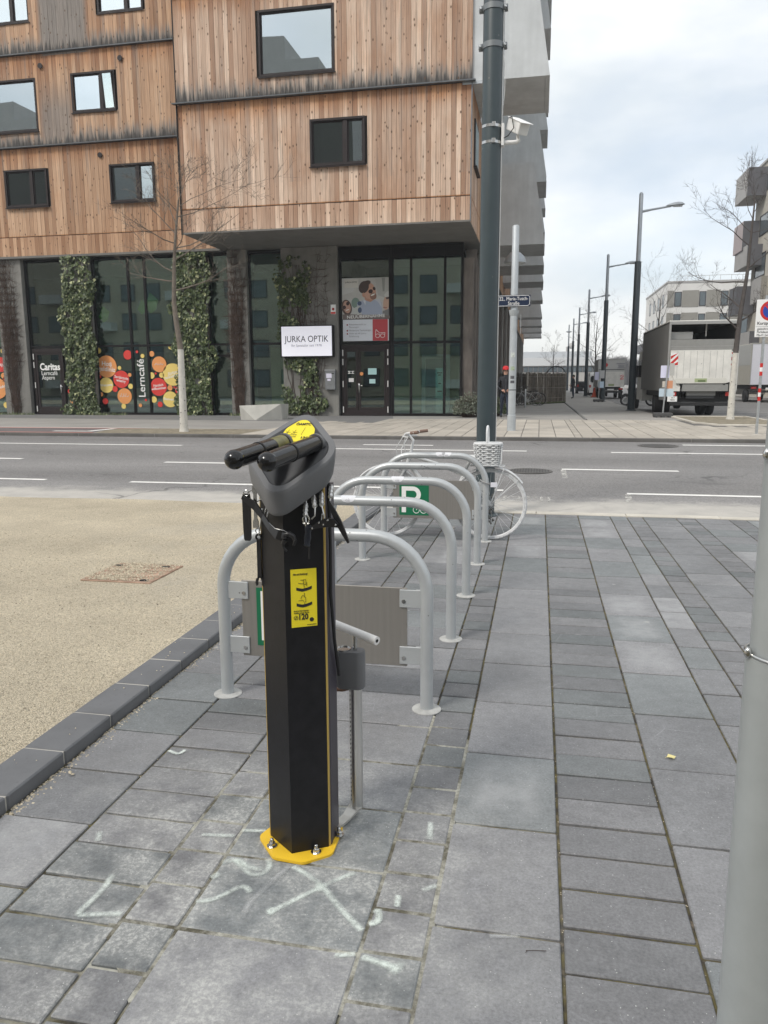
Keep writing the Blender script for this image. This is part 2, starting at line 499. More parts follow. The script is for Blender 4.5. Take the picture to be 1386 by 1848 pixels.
def asphalt_mat():
    g = G('worn_asphalt'); p = g.pos(); x, y, z = g.xyz(p)
    n1 = g.noise(g.map(p, (0.25, 1.0, 1)), 0.8, 6, 0.6)
    col = g.mix(g.mr(n1, 0.3, 0.7), (0.175, 0.170, 0.168), (0.235, 0.228, 0.224))
    # darker wheel tracks along the carriageway
    w = g.mr(g.ma('SINE', g.ma('MULTIPLY', g.ma('ADD', y, g.ma('MULTIPLY', g.noise(p, 0.3, 2), 0.5)), 2 * math.pi / 3.1)), -1, 1, 0.9, 1.08)
    col = g.scale(col, w)
    v = g.vor(p, 75); gr = g.n('SeparateColor'); g.put(gr.inputs[0], v.outputs['Color'])
    col = g.scale(col, g.mr(gr.outputs[0], 0, 1, 0.72, 1.3))
    # dusty channel beside the near kerb
    ed = g.mr(g.ma('ADD', y, g.ma('MULTIPLY', g.ma('SUBTRACT', g.noise(p, 1.6, 6, 0.7), 0.5), 1.2)), 10.15, 9.55, 0, 1, True)
    col = g.mix(g.ma('MULTIPLY', ed, g.mr(g.noise(p, 3, 5), 0.2, 0.6, 0.55, 1)), col, (0.46, 0.44, 0.405))
    ck = g.n('TexVoronoi', feature='DISTANCE_TO_EDGE'); g.put(ck.inputs['Vector'], g.n('VectorMath', operation='ADD').outputs[0]); va = ck.inputs['Vector'].links[0].from_node; g.put(va.inputs[0], p); nv = g.n('TexNoise'); nv.inputs['Scale'].default_value = 1.5; g.put(nv.inputs['Vector'], p); g.put(va.inputs[1], nv.outputs['Color']); ck.inputs['Scale'].default_value = 0.33
    crack = g.ma('MULTIPLY', g.mr(ck.outputs['Distance'], 0.012, 0.004, 0, 1), g.mr(g.noise(p, 0.35, 3), 0.5, 0.6, 0, 0.55))
    col = g.mix(crack, col, (0.06, 0.06, 0.06))
    oil = g.mr(g.noise(g.map(p, (0.5, 1.3, 1), (9, 4, 0)), 1.0, 5, 0.65), 0.60, 0.72, 1, 0.74)
    col = g.scale(col, oil)
    g.put(g.b.inputs['Base Color'], col); g.put(g.b.inputs['Roughness'], 0.85)
    g.bump(v.outputs['Distance'], 0.4, 0.008)
    return g.m
def wood_mat():
    g = G('weathered_larch'); p = g.pos(); x, y, z = g.xyz(p)
    t = g.tone()
    tier = g.ma('FRACT', g.ma('DIVIDE', g.ma('SUBTRACT', z, 0.67), 3.42))       # 0 just above a ledge, 1 under the next
    g1 = g.noise(g.map(p, (26, 26, 1.1)), 1.0, 5, 0.6)
    g2 = g.noise(g.map(p, (95, 95, 2.0)), 1.0, 3, 0.6)
    pale = g.mix(t, (0.33, 0.20, 0.132), (0.68, 0.52, 0.405))
    fresh = g.mix(t, (0.25, 0.11, 0.05), (0.48, 0.25, 0.125))
    brown = g.mix(t, (0.27, 0.14, 0.07), (0.53, 0.325, 0.19))
    # the left wing is less bleached than the corner wing
    wing = g.ma('GREATER_THAN', y, 28.9)
    pale = g.mix(g.ma('MULTIPLY', wing, 0.75), pale, brown)
    blot = g.noise(g.map(p, (0.8, 0.8, 0.45)), 1.0, 4, 0.6)
    f = g.ma('ADD', g.mr(tier, 0.72, 0.99, 0, 1, True), g.mr(blot, 0.48, 0.75, 0, 0.65), True)
    f = g.ma('MULTIPLY', f, g.mr(z, 7.455, 7.475, 0.25, 1.0))
    col = g.mix(f, pale, fresh)
    # grey weathering creeping up from each ledge
    rag = g.noise(g.map(p, (9, 9, 0.6)), 1.0, 5, 0.7)
    h = g.ma('ADD', tier, g.ma('MULTIPLY', g.ma('SUBTRACT', rag, 0.5), 0.42))
    up = g.ma('GREATER_THAN', z, 8.2)
    grey = g.ma('MULTIPLY', g.mr(h, 0.20, 0.04, 0, 1, True), up)
    # grey stripes down the left wing between its windows
    s1 = g.ma('MULTIPLY', g.mr(g.ma('ABSOLUTE', g.ma('SUBTRACT', x, -18.55)), 1.15, 0.85, 0, 1, True), g.ma('MULTIPLY', wing, g.ma('GREATER_THAN', z, 14.2)))
    s2 = g.ma('MULTIPLY', g.mr(g.ma('ABSOLUTE', g.ma('SUBTRACT', x, -19.1)), 0.9, 0.5, 0, 1, True), g.ma('MULTIPLY', wing, g.mr(z, 13.4, 12.2, 0, 0.85)))
    s2 = g.ma('MULTIPLY', s2, g.ma('GREATER_THAN', z, 10.9))
    grey = g.ma('MAXIMUM', grey, g.ma('MAXIMUM', s1, s2))
    gcol = g.mix(g2, (0.115, 0.11, 0.105), (0.29, 0.27, 0.25))
    col = g.mix(g.ma('MULTIPLY', grey, 0.9), col, gcol)
    strk = g.ma('MULTIPLY', g.mr(g.noise(g.map(p, (5.5, 5.5, 0.22), (2, 5, 1)), 1.0, 5, 0.65), 0.53, 0.70, 0, 0.55), up)
    col = g.mix(strk, col, g.mix(g2, (0.16, 0.14, 0.125), (0.36, 0.31, 0.27)))
    dark = g.ma('MULTIPLY', g.mr(h, 0.10, 0.0, 0, 0.9, True), up)
    col = g.mix(dark, col, (0.035, 0.033, 0.032))
    col = g.scale(col, g.mr(g1, 0.25, 0.75, 0.72, 1.24))
    col = g.scale(col, g.mr(g2, 0.3, 0.7, 0.92, 1.07))
    # knots
    v = g.vor(g.map(p, (6.4, 6.4, 3.6)), 1.0)
    kn = g.ma('MULTIPLY', g.mr(v.outputs['Distance'], 0.20, 0.10, 0, 0.95), g.ma('GREATER_THAN', g.noise(p, 2.4, 3), 0.40))
    col = g.mix(kn, col, (0.10, 0.055, 0.03))
    g.put(g.b.inputs['Base Color'], col); g.put(g.b.inputs['Roughness'], 0.78)
    g.bump(g2, 0.25, 0.004)
    return g.m
def glass_mat(name, tint, refl, rough=0.01, wav=0.004):
    g = G(name); t = g.t
    t.nodes.remove(g.b)
    p = g.pos()
    gl = g.n('BsdfGlossy'); gl.inputs['Roughness'].default_value = rough; gl.inputs['Color'].default_value = (0.88, 0.98, 1, 1)
    tr = g.n('BsdfTransparent'); tr.inputs['Color'].default_value = (*tint, 1)
    bp = g.n('Bump'); bp.inputs['Strength'].default_value = 1; bp.inputs['Distance'].default_value = wav
    g.put(bp.inputs['Height'], g.noise(p, 0.35, 0)); g.put(gl.inputs['Normal'], bp.outputs[0])
    fr = g.n('Fresnel'); fr.inputs['IOR'].default_value = 1.5
    f = g.ma('ADD', fr.outputs[0], refl, True)
    m = g.n('MixShader'); g.put(m.inputs[0], f); g.put(m.inputs[1], tr.outputs[0]); g.put(m.inputs[2], gl.outputs[0])
    g.put(g.o.inputs['Surface'], m.outputs[0])
    return g.m
def leaf_mat(name, a, b, c):
    g = G(name); t = g.tone(); p = g.pos()
    col = g.mix(g.mr(t, 0, 0.8), a, b)
    col = g.mix(g.ma('GREATER_THAN', t, 0.90), col, c)
    col = g.scale(col, g.mr(g.noise(p, 3), 0.3, 0.7, 0.75, 1.25))
    g.put(g.b.inputs['Base Color'], col); g.put(g.b.inputs['Roughness'], 0.5)
    return g.m
def concrete_mat(name, col, var=0.14):
    g = G(name); p = g.pos()
    k = g.mr(g.noise(p, 1.3, 7, 0.62), 0.3, 0.7, 1 - var, 1 + var)
    st = g.mr(g.noise(g.map(p, (3.5, 3.5, 0.25)), 1.0, 5, 0.65), 0.35, 0.7, 1 - var * 0.7, 1 + var * 0.5)
    c = g.scale(g.scale(col, k), st)
    v = g.vor(p, 24); c = g.mix(g.ma('MULTIPLY', g.ma('LESS_THAN', v.outputs['Distance'], 0.13), 0.3), c, tuple(q * 0.5 for q in col))
    g.put(g.b.inputs['Base Color'], c); g.put(g.b.inputs['Roughness'], 0.82)
    g.bump(g.noise(p, 55, 4), 0.2, 0.005)
    return g.m
M_slab = slab_mat('basalt_paving', 1.06); M_slabs = slab_mat('basalt_paving_small', 0.86); M_joint = joint_mat(); M_gravel = gravel_mat(); M_asph = asphalt_mat(); M_wood = wood_mat()
M_glass = glass_mat('shop_glass', (0.74, 0.92, 0.88), 0.11)
M_wglass = glass_mat('window_glass', (0.78, 0.88, 0.88), 0.50); M_wglass_dark = glass_mat('window_glass_dark', (0.70, 0.82, 0.78), 0.05); M_wglass_sky = glass_mat('window_glass_sky', (0.78, 0.86, 0.86), 0.68)
M_doorglass = glass_mat('door_glass', (0.55, 0.62, 0.60), 0.06)
M_conc = concrete_mat('fair_faced_concrete', (0.30, 0.295, 0.28))
M_balc = concrete_mat('balcony_concrete', (0.52, 0.54, 0.55), 0.10)
M_pillar = concrete_mat('pillar_concrete', (0.20, 0.195, 0.18), 0.2)
M_bench = concrete_mat('bench_concrete', (0.42, 0.41, 0.375), 0.12)
M_kerb = concrete_mat('kerb_stone', (0.52, 0.49, 0.43), 0.15)
M_kerbd = concrete_mat('dark_kerb_stone', (0.145, 0.148, 0.155), 0.16)
M_fkerb = concrete_mat('granite_kerb', (0.12, 0.115, 0.108), 0.2)
M_fslab = pm('pale_concrete_slab', (0.40, 0.365, 0.315), 0.85, var=0.14, vs_=1.2, tone=0.10, bump=0.1, bs=50, world=True)
M_walk = pm('grey_pavement_asphalt', (0.29, 0.278, 0.26), 0.9, var=0.12, vs_=0.7, bump=0.2, bs=80, world=True)
M_walkd = pm('dark_pavement_patch', (0.17, 0.168, 0.165), 0.9, var=0.12, vs_=1.2, bump=0.2, bs=80, world=True)
M_lane = pm('cycle_lane_asphalt', (0.14, 0.125, 0.125), 0.9, var=0.15, vs_=0.9, world=True)
M_red = pm('red_lane_edge', (0.42, 0.20, 0.17), 0.85, var=0.15, vs_=2, world=True)
M_earth = pm('dry_earth', (0.235, 0.205, 0.15), 0.95, var=0.35, vs_=5, bump=0.6, bs=25, world=True, spk=(9, 0.16, (0.09, 0.075, 0.055)))
M_white = pm('road_paint', (0.78, 0.77, 0.74), 0.7, var=0.10, vs_=9, world=True)
def worn_paint():
    g = G('worn_road_paint'); p = g.pos()
    a = g.mr(g.noise(p, 14, 5, 0.7), 0.42, 0.6, 0, 0.8)
    g.put(g.b.inputs['Base Color'], (0.66, 0.65, 0.61)); g.put(g.b.inputs['Alpha'], a); g.put(g.b.inputs['Roughness'], 0.8)
    return g.m
M_worn = worn_paint()
M_black = pm('black_frame', (0.010, 0.0095, 0.010), 0.5, spec=.2, var=0.15)
M_wframe = pm('window_frame_brown', (0.026, 0.020, 0.020), 0.5, spec=.25, var=0.12)
M_ledge = pm('zinc_ledge', (0.17, 0.185, 0.20), 0.45, metal=0.6, var=0.15)
M_core = pm('inner_wall', (0.05, 0.045, 0.04), 0.9, var=0.1)
M_soff = pm('soffit_render', (0.155, 0.15, 0.14), 0.9, var=0.12, vs_=1.5, world=True)
M_room = pm('room_dark', (0.07, 0.08, 0.075), 0.9, var=0.2, vs_=0.5, world=True)
M_green = pm('room_olive_wall', (0.36, 0.38, 0.20), 0.9, var=0.08, vs_=0.4, world=True)
M_curt = pm('curtain_white', (0.78, 0.80, 0.79), 0.9, var=0.06)
M_pwhite = pm('white_paint', (0.80, 0.80, 0.79), 0.5, var=0.04)
M_dkprint = pm('print_black', (0.015, 0.015, 0.017), 0.6)
M_steel = pm('stainless_steel', (0.55, 0.55, 0.54), 0.25, metal=1.0, var=0.08)
M_galv = pm('galvanised_steel', (0.45, 0.47, 0.48), 0.42, metal=0.75, var=0.14, vs_=14)
M_rubber = pm('black_rubber', (0.017, 0.017, 0.018), 0.75)

def zr(y): return 0.125 * (y - 9.02) / 9.4            # height of the road's cross slope
ZF = 0.2
# ================================================================ the setting
ground = MB().quad((-900, -300, -0.08), (900, -300, -0.08), (900, 2200, -0.08), (-900, 2200, -0.08)).build('ground', pm('far_ground', (0.13, 0.135, 0.095), 0.95, var=0.2, vs_=0.02, world=True), kind='structure')
road = MB()
road.quad((-160, 9.02, 0), (160, 9.02, 0), (160, 18.42, 0.125), (-160, 18.42, 0.125))
road.add([(4.6, 18.42, 0.125), (17.0, 18.42, 0.125), (17.0, 30, 0.08), (4.6, 30, 0.08)], [(0, 1, 2, 3)]).add([(4.6, 30, 0.08), (17.0, 30, 0.08), (17.0, 420, 0.08), (4.6, 420, 0.08)], [(0, 1, 2, 3)])
road = road.build('road', M_asph, kind='structure')
def line(poly, dz=0.004, mat=M_white, name='lane_marking'):
    return MB().add([(x, y, zr(y) + dz) for x, y in poly], [tuple(range(len(poly)))]).build(name, mat, road)
def rect(x0, x1, y, w, sl=0.0, **k): line([(x0, y - w / 2), (x1, y - w / 2 + sl), (x1, y + w / 2 + sl), (x0, y + w / 2)], **k)
for x0, x1, y, w in [(-40, -7.54, 10.63, .12), (-6.08, -0.45, 10.6, .12), (1.18, 9, 10.55, .12), (-40, -9.9, 13.28, .14), (-6.8, -3.6, 13.12, .14), (0.40, 2.25, 13.08, .14), (5.6, 12, 13.1, .14),
                     (-40, -8.0, 16.3, .14), (-5.4, -0.23, 16.0, .14), (1.44, 12, 15.95, .14), (-3.9, -2.3, 17.0, .14), (3.1, 12, 17.75, .16)]:
    rect(x0, x1, y, w)
line([(0.38, 12.0), (0.46, 12.0), (0.46, 13.0), (0.38, 13.0)], mat=M_worn)
line([(1.1, 9.85), (1.18, 9.85), (1.22, 10.5), (1.14, 10.5)], mat=M_worn)
# worn ground lettering beside the kerb, only strokes of it are left
random.seed(3)
for k in range(9):
    x0 = -0.62 + k * 0.095
    for yy in (9.75, 9.93, 10.08):
        if random.random() < 0.75: rect(x0, x0 + random.uniform(0.05, 0.1), yy, random.uniform(0.03, 0.06), mat=M_worn)
    if random.random() < 0.6: line([(x0, 9.74), (x0 + .03, 9.74), (x0 + .03, 10.1), (x0, 10.1)], dz=0.006, mat=M_worn)
def grate(cx, cy, r, lbl):
    z = zr(cy) + 0.006
    t = top('manhole_cover', lbl, 'manhole cover', (cx, cy, z), 'covers in the road')
    MB().lathe([(r * .88, 0), (r * .88, .006), (r, .006), (r * 1.02, 0)], (cx, cy, z), 28).build('rim', M_fkerb, t)
    m = MB()
    for i in range(-6, 7):
        h = math.sqrt(max(0, 1 - (i / 7) ** 2)) * r * .86
        m.box(cx + i * r * .125 - .016, cx + i * r * .125 + .016, cy - h, cy + h, z, z + .007)
    m.build('rib', pm('cast_iron', (0.10, 0.095, 0.09), 0.6, metal=0.4, var=0.2), t, kind='stuff')
    MB().disc((cx, cy, z + .001), r * .9, 28, 'Z').build('plate', pm('cast_iron_dark', (0.05, 0.05, 0.05), 0.7), t)
grate(-0.12, 12.75, 0.36, 'ribbed iron manhole cover in the road just beyond the white basket')
grate(2.55, 17.5, 0.42, 'dark iron manhole cover in the road close to the far kerb')

# near kerb stones, flush
kb = MB().box(-160, 160, 8.86, 9.02, -0.06, -0.006).build('kerb_stones', M_kerb, kind='structure')
x = -10.0
while x < 5.0:
    l_ = 1.0
    MB().box(x + .004, x + l_ - .004, 8.86, 9.02, -.02, 0.004 + random.uniform(0, .004), .004).build('kerb_stone', M_kerb, kb); x += l_

# gravel square, left
M_pebb = pm('pebbles', (0.48, 0.42, 0.315), 0.9, tone=0.36)
gv = MB(); nx, ny = 60, 40
import mathutils.noise as mn
vs_g = [( -14 + 12.0 * i / nx, -3 + 11.86 * j / ny, 0) for j in range(ny + 1) for i in range(nx + 1)]
vs_g = [(a, b, 0.036 + 0.010 * mn.noise(Vector((a * .7, b * .7, 0)))) for a, b, _ in vs_g]
gv.add(vs_g, [(j * (nx + 1) + i, j * (nx + 1) + i + 1, (j + 1) * (nx + 1) + i + 1, (j + 1) * (nx + 1) + i) for j in range(ny) for i in range(nx)], smooth=True)
gravel = gv.build('gravel', M_gravel, kind='structure')
MB().quad((-160, -3, .03), (-14, -3, .03), (-14, 8.86, .03), (-160, 8.86, .03)).build('gravel_field', M_gravel, gravel)
random.seed(11)
pb = MB()
def stone(m, x, y, z, r, tone):
    q = random.uniform(0.6, 1.0); a = random.uniform(0, 3.1); c_, s_ = math.cos(a), math.sin(a)
    p = []
    for dx, dy, dz in ((1, 0, 0), (-.9, .2, 0), (0, .8 * q, 0), (.1, -.9 * q, 0), (0, 0, .6), (0, 0, -.4)):
        p.append((x + r * (dx * c_ - dy * s_), y + r * (dx * s_ + dy * c_), z + r * dz))
    m.add(p, [(0, 2, 4), (2, 1, 4), (1, 3, 4), (3, 0, 4), (2, 0, 5), (1, 2, 5), (3, 1, 5), (0, 3, 5)], 0, tone)
for _ in range(16000):
    u = random.random() ** 1.5
    y = 2.0 + u * 4.6; x = -2.03 - random.random() * (1.0 + 2.9 * (y - 1.2) / 4)
    stone(pb, x, y, 0.037 + 0.010 * mn.noise(Vector((x * .7, y * .7, 0))), random.uniform(.0022, .0068) * (1.0 + .25 * u), random.random() or .01)
pb.build('pebbles', M_pebb, gravel, kind='stuff', recalc=False)
db = MB()
for _ in range(420):
    y = random.uniform(2.2, 8.4); stone(db, -2.1 - random.random() * (1.2 + .75 * y), y, .042, random.uniform(.002, .007), .5)
db.build('dark_litter', pm('dark_litter', (.085, .075, .06), .9, var=.5, vs_=3, world=True), gravel, kind='stuff', recalc=False)
# clay-coloured slatted cover let into the gravel
t = top('cover_plate', 'reddish ribbed cover plate half buried in the beige gravel', 'cover', (-3.07, 5.32, .045))
mc = pm('clay_red_plate', (0.38, 0.26, 0.19), 0.9, var=0.30, vs_=7)
for i in range(13):
    y0 = 5.05 + i * .043
    sk = -.02 * i / 13
    MB().box(-3.36 + sk * -1, -2.79, y0, y0 + .036, .034, .047 + random.uniform(-.002, .003), .003).build('slat', mc, t)
for x0, y0 in ((-3.3, 5.5), (-2.86, 5.1), (-2.9, 5.52)): MB().box(x0 - .03, x0 + .03, y0 - .015, y0 + .015, .04, .053).build('lifting_slot', M_rubber, t)
m = MB()
for _ in range(2200):
    stone(m, random.choice([random.uniform(-3.36, -2.8), random.gauss(-3.15, .1)]), random.uniform(5.06, 5.62), .05, random.uniform(.004, .01), random.random() or .1)
m.build('grit', M_pebb, t, kind='stuff', recalc=False)

# paving: one structure, every slab its own piece
paving = MB().quad((-1.83, -14, -.009), (60, -14, -.009), (60, 8.86, -.009), (-1.83, 8.86, -.009)).build('paving', M_joint, kind='structure')
MB().quad((-60, -14, -.012), (-1.83, -14, -.012), (-1.83, -3, -.012), (-60, -3, -.012)).build('plaza', M_slab, paving)
cols = [(-1.815, -1.477, .345, 2.182), (-1.477, -1.12, .1725, 1.913), (-1.12, -.95, .1725, 1.765), (-.95, -.43, .345, 1.765), (-.43, -.257, .1725, 1.779), (-.257, .103, .519, 1.917),
        (.103, .463, .1725, 1.803), (.463, .815, .515, 1.924), (.815, .995, .345, 3.761), (.995, 1.168, .1725, 4.941), (1.168, 1.52, .345, 5.228), (1.52, 1.72, .1725, 5.0),
        (1.72, 2.07, .345, 5.1), (2.07, 2.25, .1725, 5.05), (2.25, 2.6, .515, 5.2), (2.6, 2.95, .345, 5.0), (2.95, 3.12, .1725, 5.0), (3.12, 3.65, .345, 5.1)]
slabs = []
for x0, x1, step, y0 in cols:
    k = math.floor((0.75 - y0) / step); y = y0 + k * step
    while y < 8.85:
        ya, yb = max(y, .7), min(y + step, 8.855)
        if yb - ya > .03: slabs.append((x0, x1, ya, yb))
        y += step
def slab_rank(s_):
    x0, x1, y0, y1 = s_; yc = (y0 + y1) / 2
    vis = abs((x0 + x1) / 2 + .2 * yc - .0) < .55 * yc + .5
    return -((x1 - x0) * (y1 - y0) / (yc ** 3) * (1 if vis else .01))
slabs.sort(key=slab_rank)
mesh_of = {}; rest = MB(); random.seed(5)
for i, (x0, x1, y0, y1) in enumerate(slabs):
    gp = .0048
    if i < 296:
        key = (round(x1 - x0, 3), round(y1 - y0, 3))
        if key not in mesh_of:
            mesh_of[key] = MB().box(-(x1 - x0) / 2 + gp, (x1 - x0) / 2 - gp, -(y1 - y0) / 2 + gp * 1.3, (y1 - y0) / 2 - gp * 1.3, -.04, 0, .0035).mesh('slab', M_slabs if (y1 - y0) < .2 else M_slab)
        o = link(mesh_of[key], 'slab', paving)
        o.location = ((x0 + x1) / 2, (y0 + y1) / 2, random.gauss(0, .0012)); o.rotation_euler = (random.gauss(0, .0022), random.gauss(0, .0022), random.gauss(0, .0025))
    else:
        dz = random.gauss(0, .0012)
        rest.box(x0 + gp, x1 - gp, y0 + gp * 1.6, y1 - gp * 1.6, -.04, dz, .0035, mi=0 if y1 - y0 > .2 else 1, tone=random.random())
MB().add([(x_, y_, -.0028) for x_, y_ in ((-1.15, 1.72), (-.95, 1.5), (-.6, 1.62), (-.245, 1.5), (-.245, 3.05), (-.45, 3.3), (-.9, 2.75), (-1.13, 2.6))], [tuple(range(8))]).build('mortar_fill', mortar_mat(), paving)
rest.build('slab_rows', [M_slab, M_slabs], paving, kind='stuff')

# dark kerb between gravel and paving
ke = MB().box(-2.004, -1.831, -3, 8.86, -.1, .0455).build('kerb', pm('pale_mortar', (0.42, 0.40, 0.36), .9, var=.1), kind='structure')
y = 2.21 - .345 * 12
while y < 8.8:
    yb = min(y + .345, 8.855)
    MB().box(-2.01, -1.825, y + .004, yb - .004, -.09, .05 + random.gauss(0, .0015), .006).build('kerb_block', M_kerbd, ke); y += .345
m = MB()
for _ in range(2600):
    y = 1.2 + random.random() ** 1.3 * 7; stone(m, -1.815 + abs(random.gauss(0, .022)), y, -.002, random.uniform(.003, .009), random.random() or .1)
for _ in range(420):
    y = random.uniform(1.3, 5.5); x = random.choice([c[0] for c in cols[1:9]]) + random.gauss(0, .006); stone(m, x, y, -.006, random.uniform(.0015, .004), random.random() or .1)
for _ in range(90):
    stone(m, random.uniform(-2.0, -1.85), random.uniform(1.6, 6.5), .052, random.uniform(.002, .006), random.random() or .1)
m.build('kerb_grit', M_pebb, kind='stuff', recalc=False)

# ---------------------------------------------------------------- far pavements
walk_out = [(-160, 18.42), (5.6, 18.42), (6.9, 18.9), (7.5, 20.2), (7.5, 30.2), (5.2, 30.6), (4.62, 31.6), (4.62, 420), (-160, 420)]
sidewalk = MB().prism(walk_out, -.05, ZF).build('sidewalk', M_walk, kind='structure')
def flat(poly, z, mat, name, parent=sidewalk): return MB().add([(x, y, z) for x, y in poly], [tuple(range(len(poly)))]).build(name, mat, parent)
# kerb stones along its edge
edge = [(-60, 18.42), (-11.7, 18.42)]
def kerb_run(p0, p1, L_, name='kerb_stone'):
    d = Vector((p1[0] - p0[0], p1[1] - p0[1], 0)); n = max(1, round(d.length / L_)); u = d.normalized(); ang = math.atan2(u.y, u.x)
    for i in range(n):
        a = Vector((p0[0], p0[1], 0)) + d * (i / n); l_ = d.length / n
        m = MB(); m.M = Matrix.Translation(a) @ Matrix.Rotation(ang, 4, 'Z')
        m.box(.004, l_ - .004, -.012, .14, -.02, ZF + .006, .012); m.build(name, M_fkerb, sidewalk)
kerb_run((-34, 18.42), (5.6, 18.42), 2.2)
for a, b in zip(walk_out[1:6], walk_out[2:7]): kerb_run(a, b, 1.4)
kerb_run((4.62, 31.6), (4.62, 50), 4)
# cycle lane tapering out
flat([(-60, 18.62), (-11.75, 18.62), (-12.35, 20.6), (-60, 20.6)], ZF + .004, M_lane, 'cycle_lane')
flat([(-60, 18.60), (-11.72, 18.60), (-11.75, 18.82), (-60, 18.82)], ZF + .008, M_red, 'red_edge')
flat([(-60, 20.45), (-12.3, 20.5), (-11.0, 20.75), (-60, 20.68)], ZF + .008, M_red, 'red_edge')
flat([(-60, 20.68), (-10.9, 20.75), (-10.9, 20.83), (-60, 20.76)], ZF + .012, M_white, 'white_edge')
flat([(-13.3, 19.15), (-12.05, 19.15), (-12.05, 19.35), (-13.3, 19.35)], ZF + .008, M_white, 'lane_arrow')
flat([(-12.3, 19.2), (-12.05, 19.35), (-12.0, 20.4), (-12.2, 20.4)], ZF + .012, M_white, 'lane_arrow')
# bed of bare earth for the young tree
flat([(-11.65, 18.62), (-7.55, 18.62), (-7.55, 20.7), (-12.3, 20.7)], ZF + .004, M_earth, 'earth_bed')
flat([(-30, 27.6), (-8.4, 25.4), (-4.5, 24.0), (-5.6, 29.6), (-30, 29.6)], ZF + .004, M_walkd, 'dark_patch')
# slab field at the corner
random.seed(9)
xs = -7.5; k = 0; nsl = 0; wv = [.40, .42, .40, .44, .17, .40]
fmesh = {}
ys = [18.58, 19.5, 20.6, 21.7, 22.8, 23.9, 25.0, 26.1, 27.2]
srest = MB()
while xs < 6.9:
    w = wv[k % len(wv)]; off = (k % 2) * .45
    for a, b in zip(ys[:-1], ys[1:]):
        a2, b2 = (a if a == ys[0] else a + off), (b if b == ys[-1] else b + off)
        if (xs > -5.6 or (a2 + (xs + 4.5) * .3) < 23.6) and not (xs > 4.4 and b2 > 24.0):
            key = (round(w, 2), round(b2 - a2, 2)); nsl += 1
            if key not in fmesh: fmesh[key] = MB().box(-w / 2 + .009, w / 2 - .009, -(b2 - a2) / 2 + .009, (b2 - a2) / 2 - .009, -.04, .0, .004).mesh('slab', M_fslab)
            if nsl <= 255:
                o = link(fmesh[key], 'slab', sidewalk); o.location = (xs + w / 2, (a2 + b2) / 2, ZF + .012 + random.gauss(0, .0015))
            else: srest.box(xs + .009, xs + w - .009, a2 + .009, b2 - .009, ZF - .03, ZF + .012, .004, tone=random.random())
    xs += w; k += 1
if srest.v: srest.build('slab_rows', M_fslab, sidewalk, kind='stuff')
flat([(-5.6, 18.57), (6.9, 18.57), (6.9, 27.2), (-5.6, 27.2)], ZF + .002, M_fkerb, 'joint_bed')
m = MB().tube([(1.58, 27, ZF), (1.56, 49.4, ZF)], .05, 6); m.build('drain_channel', M_walkd, sidewalk)
# raised bed with the right-hand tree
bed = [(4.75, 29.9), (4.75, 25.4), (5.2, 24.1), (7.3, 24.0), (7.3, 29.9)]
flat(bed, ZF + .02, M_earth, 'earth_bed')
m = MB()
for a, b in zip(bed, bed[1:] + bed[:1]):
    d = Vector((b[0] - a[0], b[1] - a[1], 0)); ang = math.atan2(d.y, d.x); m.M = Matrix.Translation((a[0], a[1], 0)) @ Matrix.Rotation(ang, 4, 'Z')
    m.box(-.06, d.length + .06, -.06, .06, 0, ZF + .05, .01)
m.build('bed_kerb', M_kerb, sidewalk)
MB().box(17.0, 60, 18.4, 420, -.05, ZF).build('pavement', M_walk, kind='structure')
# ================================================================ the timber building
bld = top('timber_building', 'large corner building clad in vertical larch boards above a glazed ground floor', 'building', (-7, 29.8, ZF))
YR, YL, YG = 26.2, 29.4, 29.8
XR0, XR1 = -12.45, -2.38
wins = [  # x0, x1, z0, z1, mullion x or None, plane, kind
    (-9.45, -6.85, 11.52, 13.55, None, YR, 'big'), (-7.74, -5.86, 8.62, 10.10, -6.53, YR, 'net'),
    (-22.4, -19.98, 15.47, 17.1, -20.75, YL, 'curt'), (-17.04, -15.14, 15.48, 17.1, -15.85, YL, 'curt'),
    (-22.3, -19.93, 11.47, 13.44, None, YL, 'big'), (-18.38, -16.49, 12.03, 13.48, -17.1, YL, 'blind'),
    (-21.65, -19.73, 8.62, 10.07, -20.45, YL, 'dark'), (-16.96, -15.04, 8.60, 10.04, -15.75, YL, 'plant')]
tiers = [(6.67, 7.455, .045), (7.475, 10.87, .045), (10.935, 14.29, 0.0), (14.355, 17.71, -.03)]
pieces = []
random.seed(21)
def clad(x0, x1, Y, trs, pitch, pri):
    n = round((x1 - x0) / pitch); p = (x1 - x0) / n
    for ti in trs:
        z0, z1, dy = tiers[ti]
        for i in range(n):
            a, b = x0 + i * p, x0 + (i + 1) * p; c = (a + b) / 2
            segs = [(z0, z1)]
            for w in wins:
                if w[5] == Y and w[0] < c < w[1]:
                    ns = []
                    for s0, s1 in segs:
                        if w[3] <= s0 or w[2] >= s1: ns.append((s0, s1)); continue
                        if w[2] - s0 > .03: ns.append((s0, w[2]))
                        if s1 - w[3] > .03: ns.append((w[3], s1))
                    segs = ns
            for s0, s1 in segs:
                pieces.append((pri[ti] - min(s1 - s0, 1) * .1 + (5 if c < -22.3 else 0) + (5 if Y == YL and c > -13.9 else 0), a, b, Y + dy, s0, s1))
clad(XR0, XR1, YR, (0, 1, 2, 3), .1625, {0: 2, 1: 0, 2: 1, 3: 9})
clad(-27.5, -12.5, YL, (0, 1, 2, 3), .17, {0: 4, 1: 3, 2: 3.5, 3: 6})
pieces.sort(key=lambda q: q[0])
rest = MB()
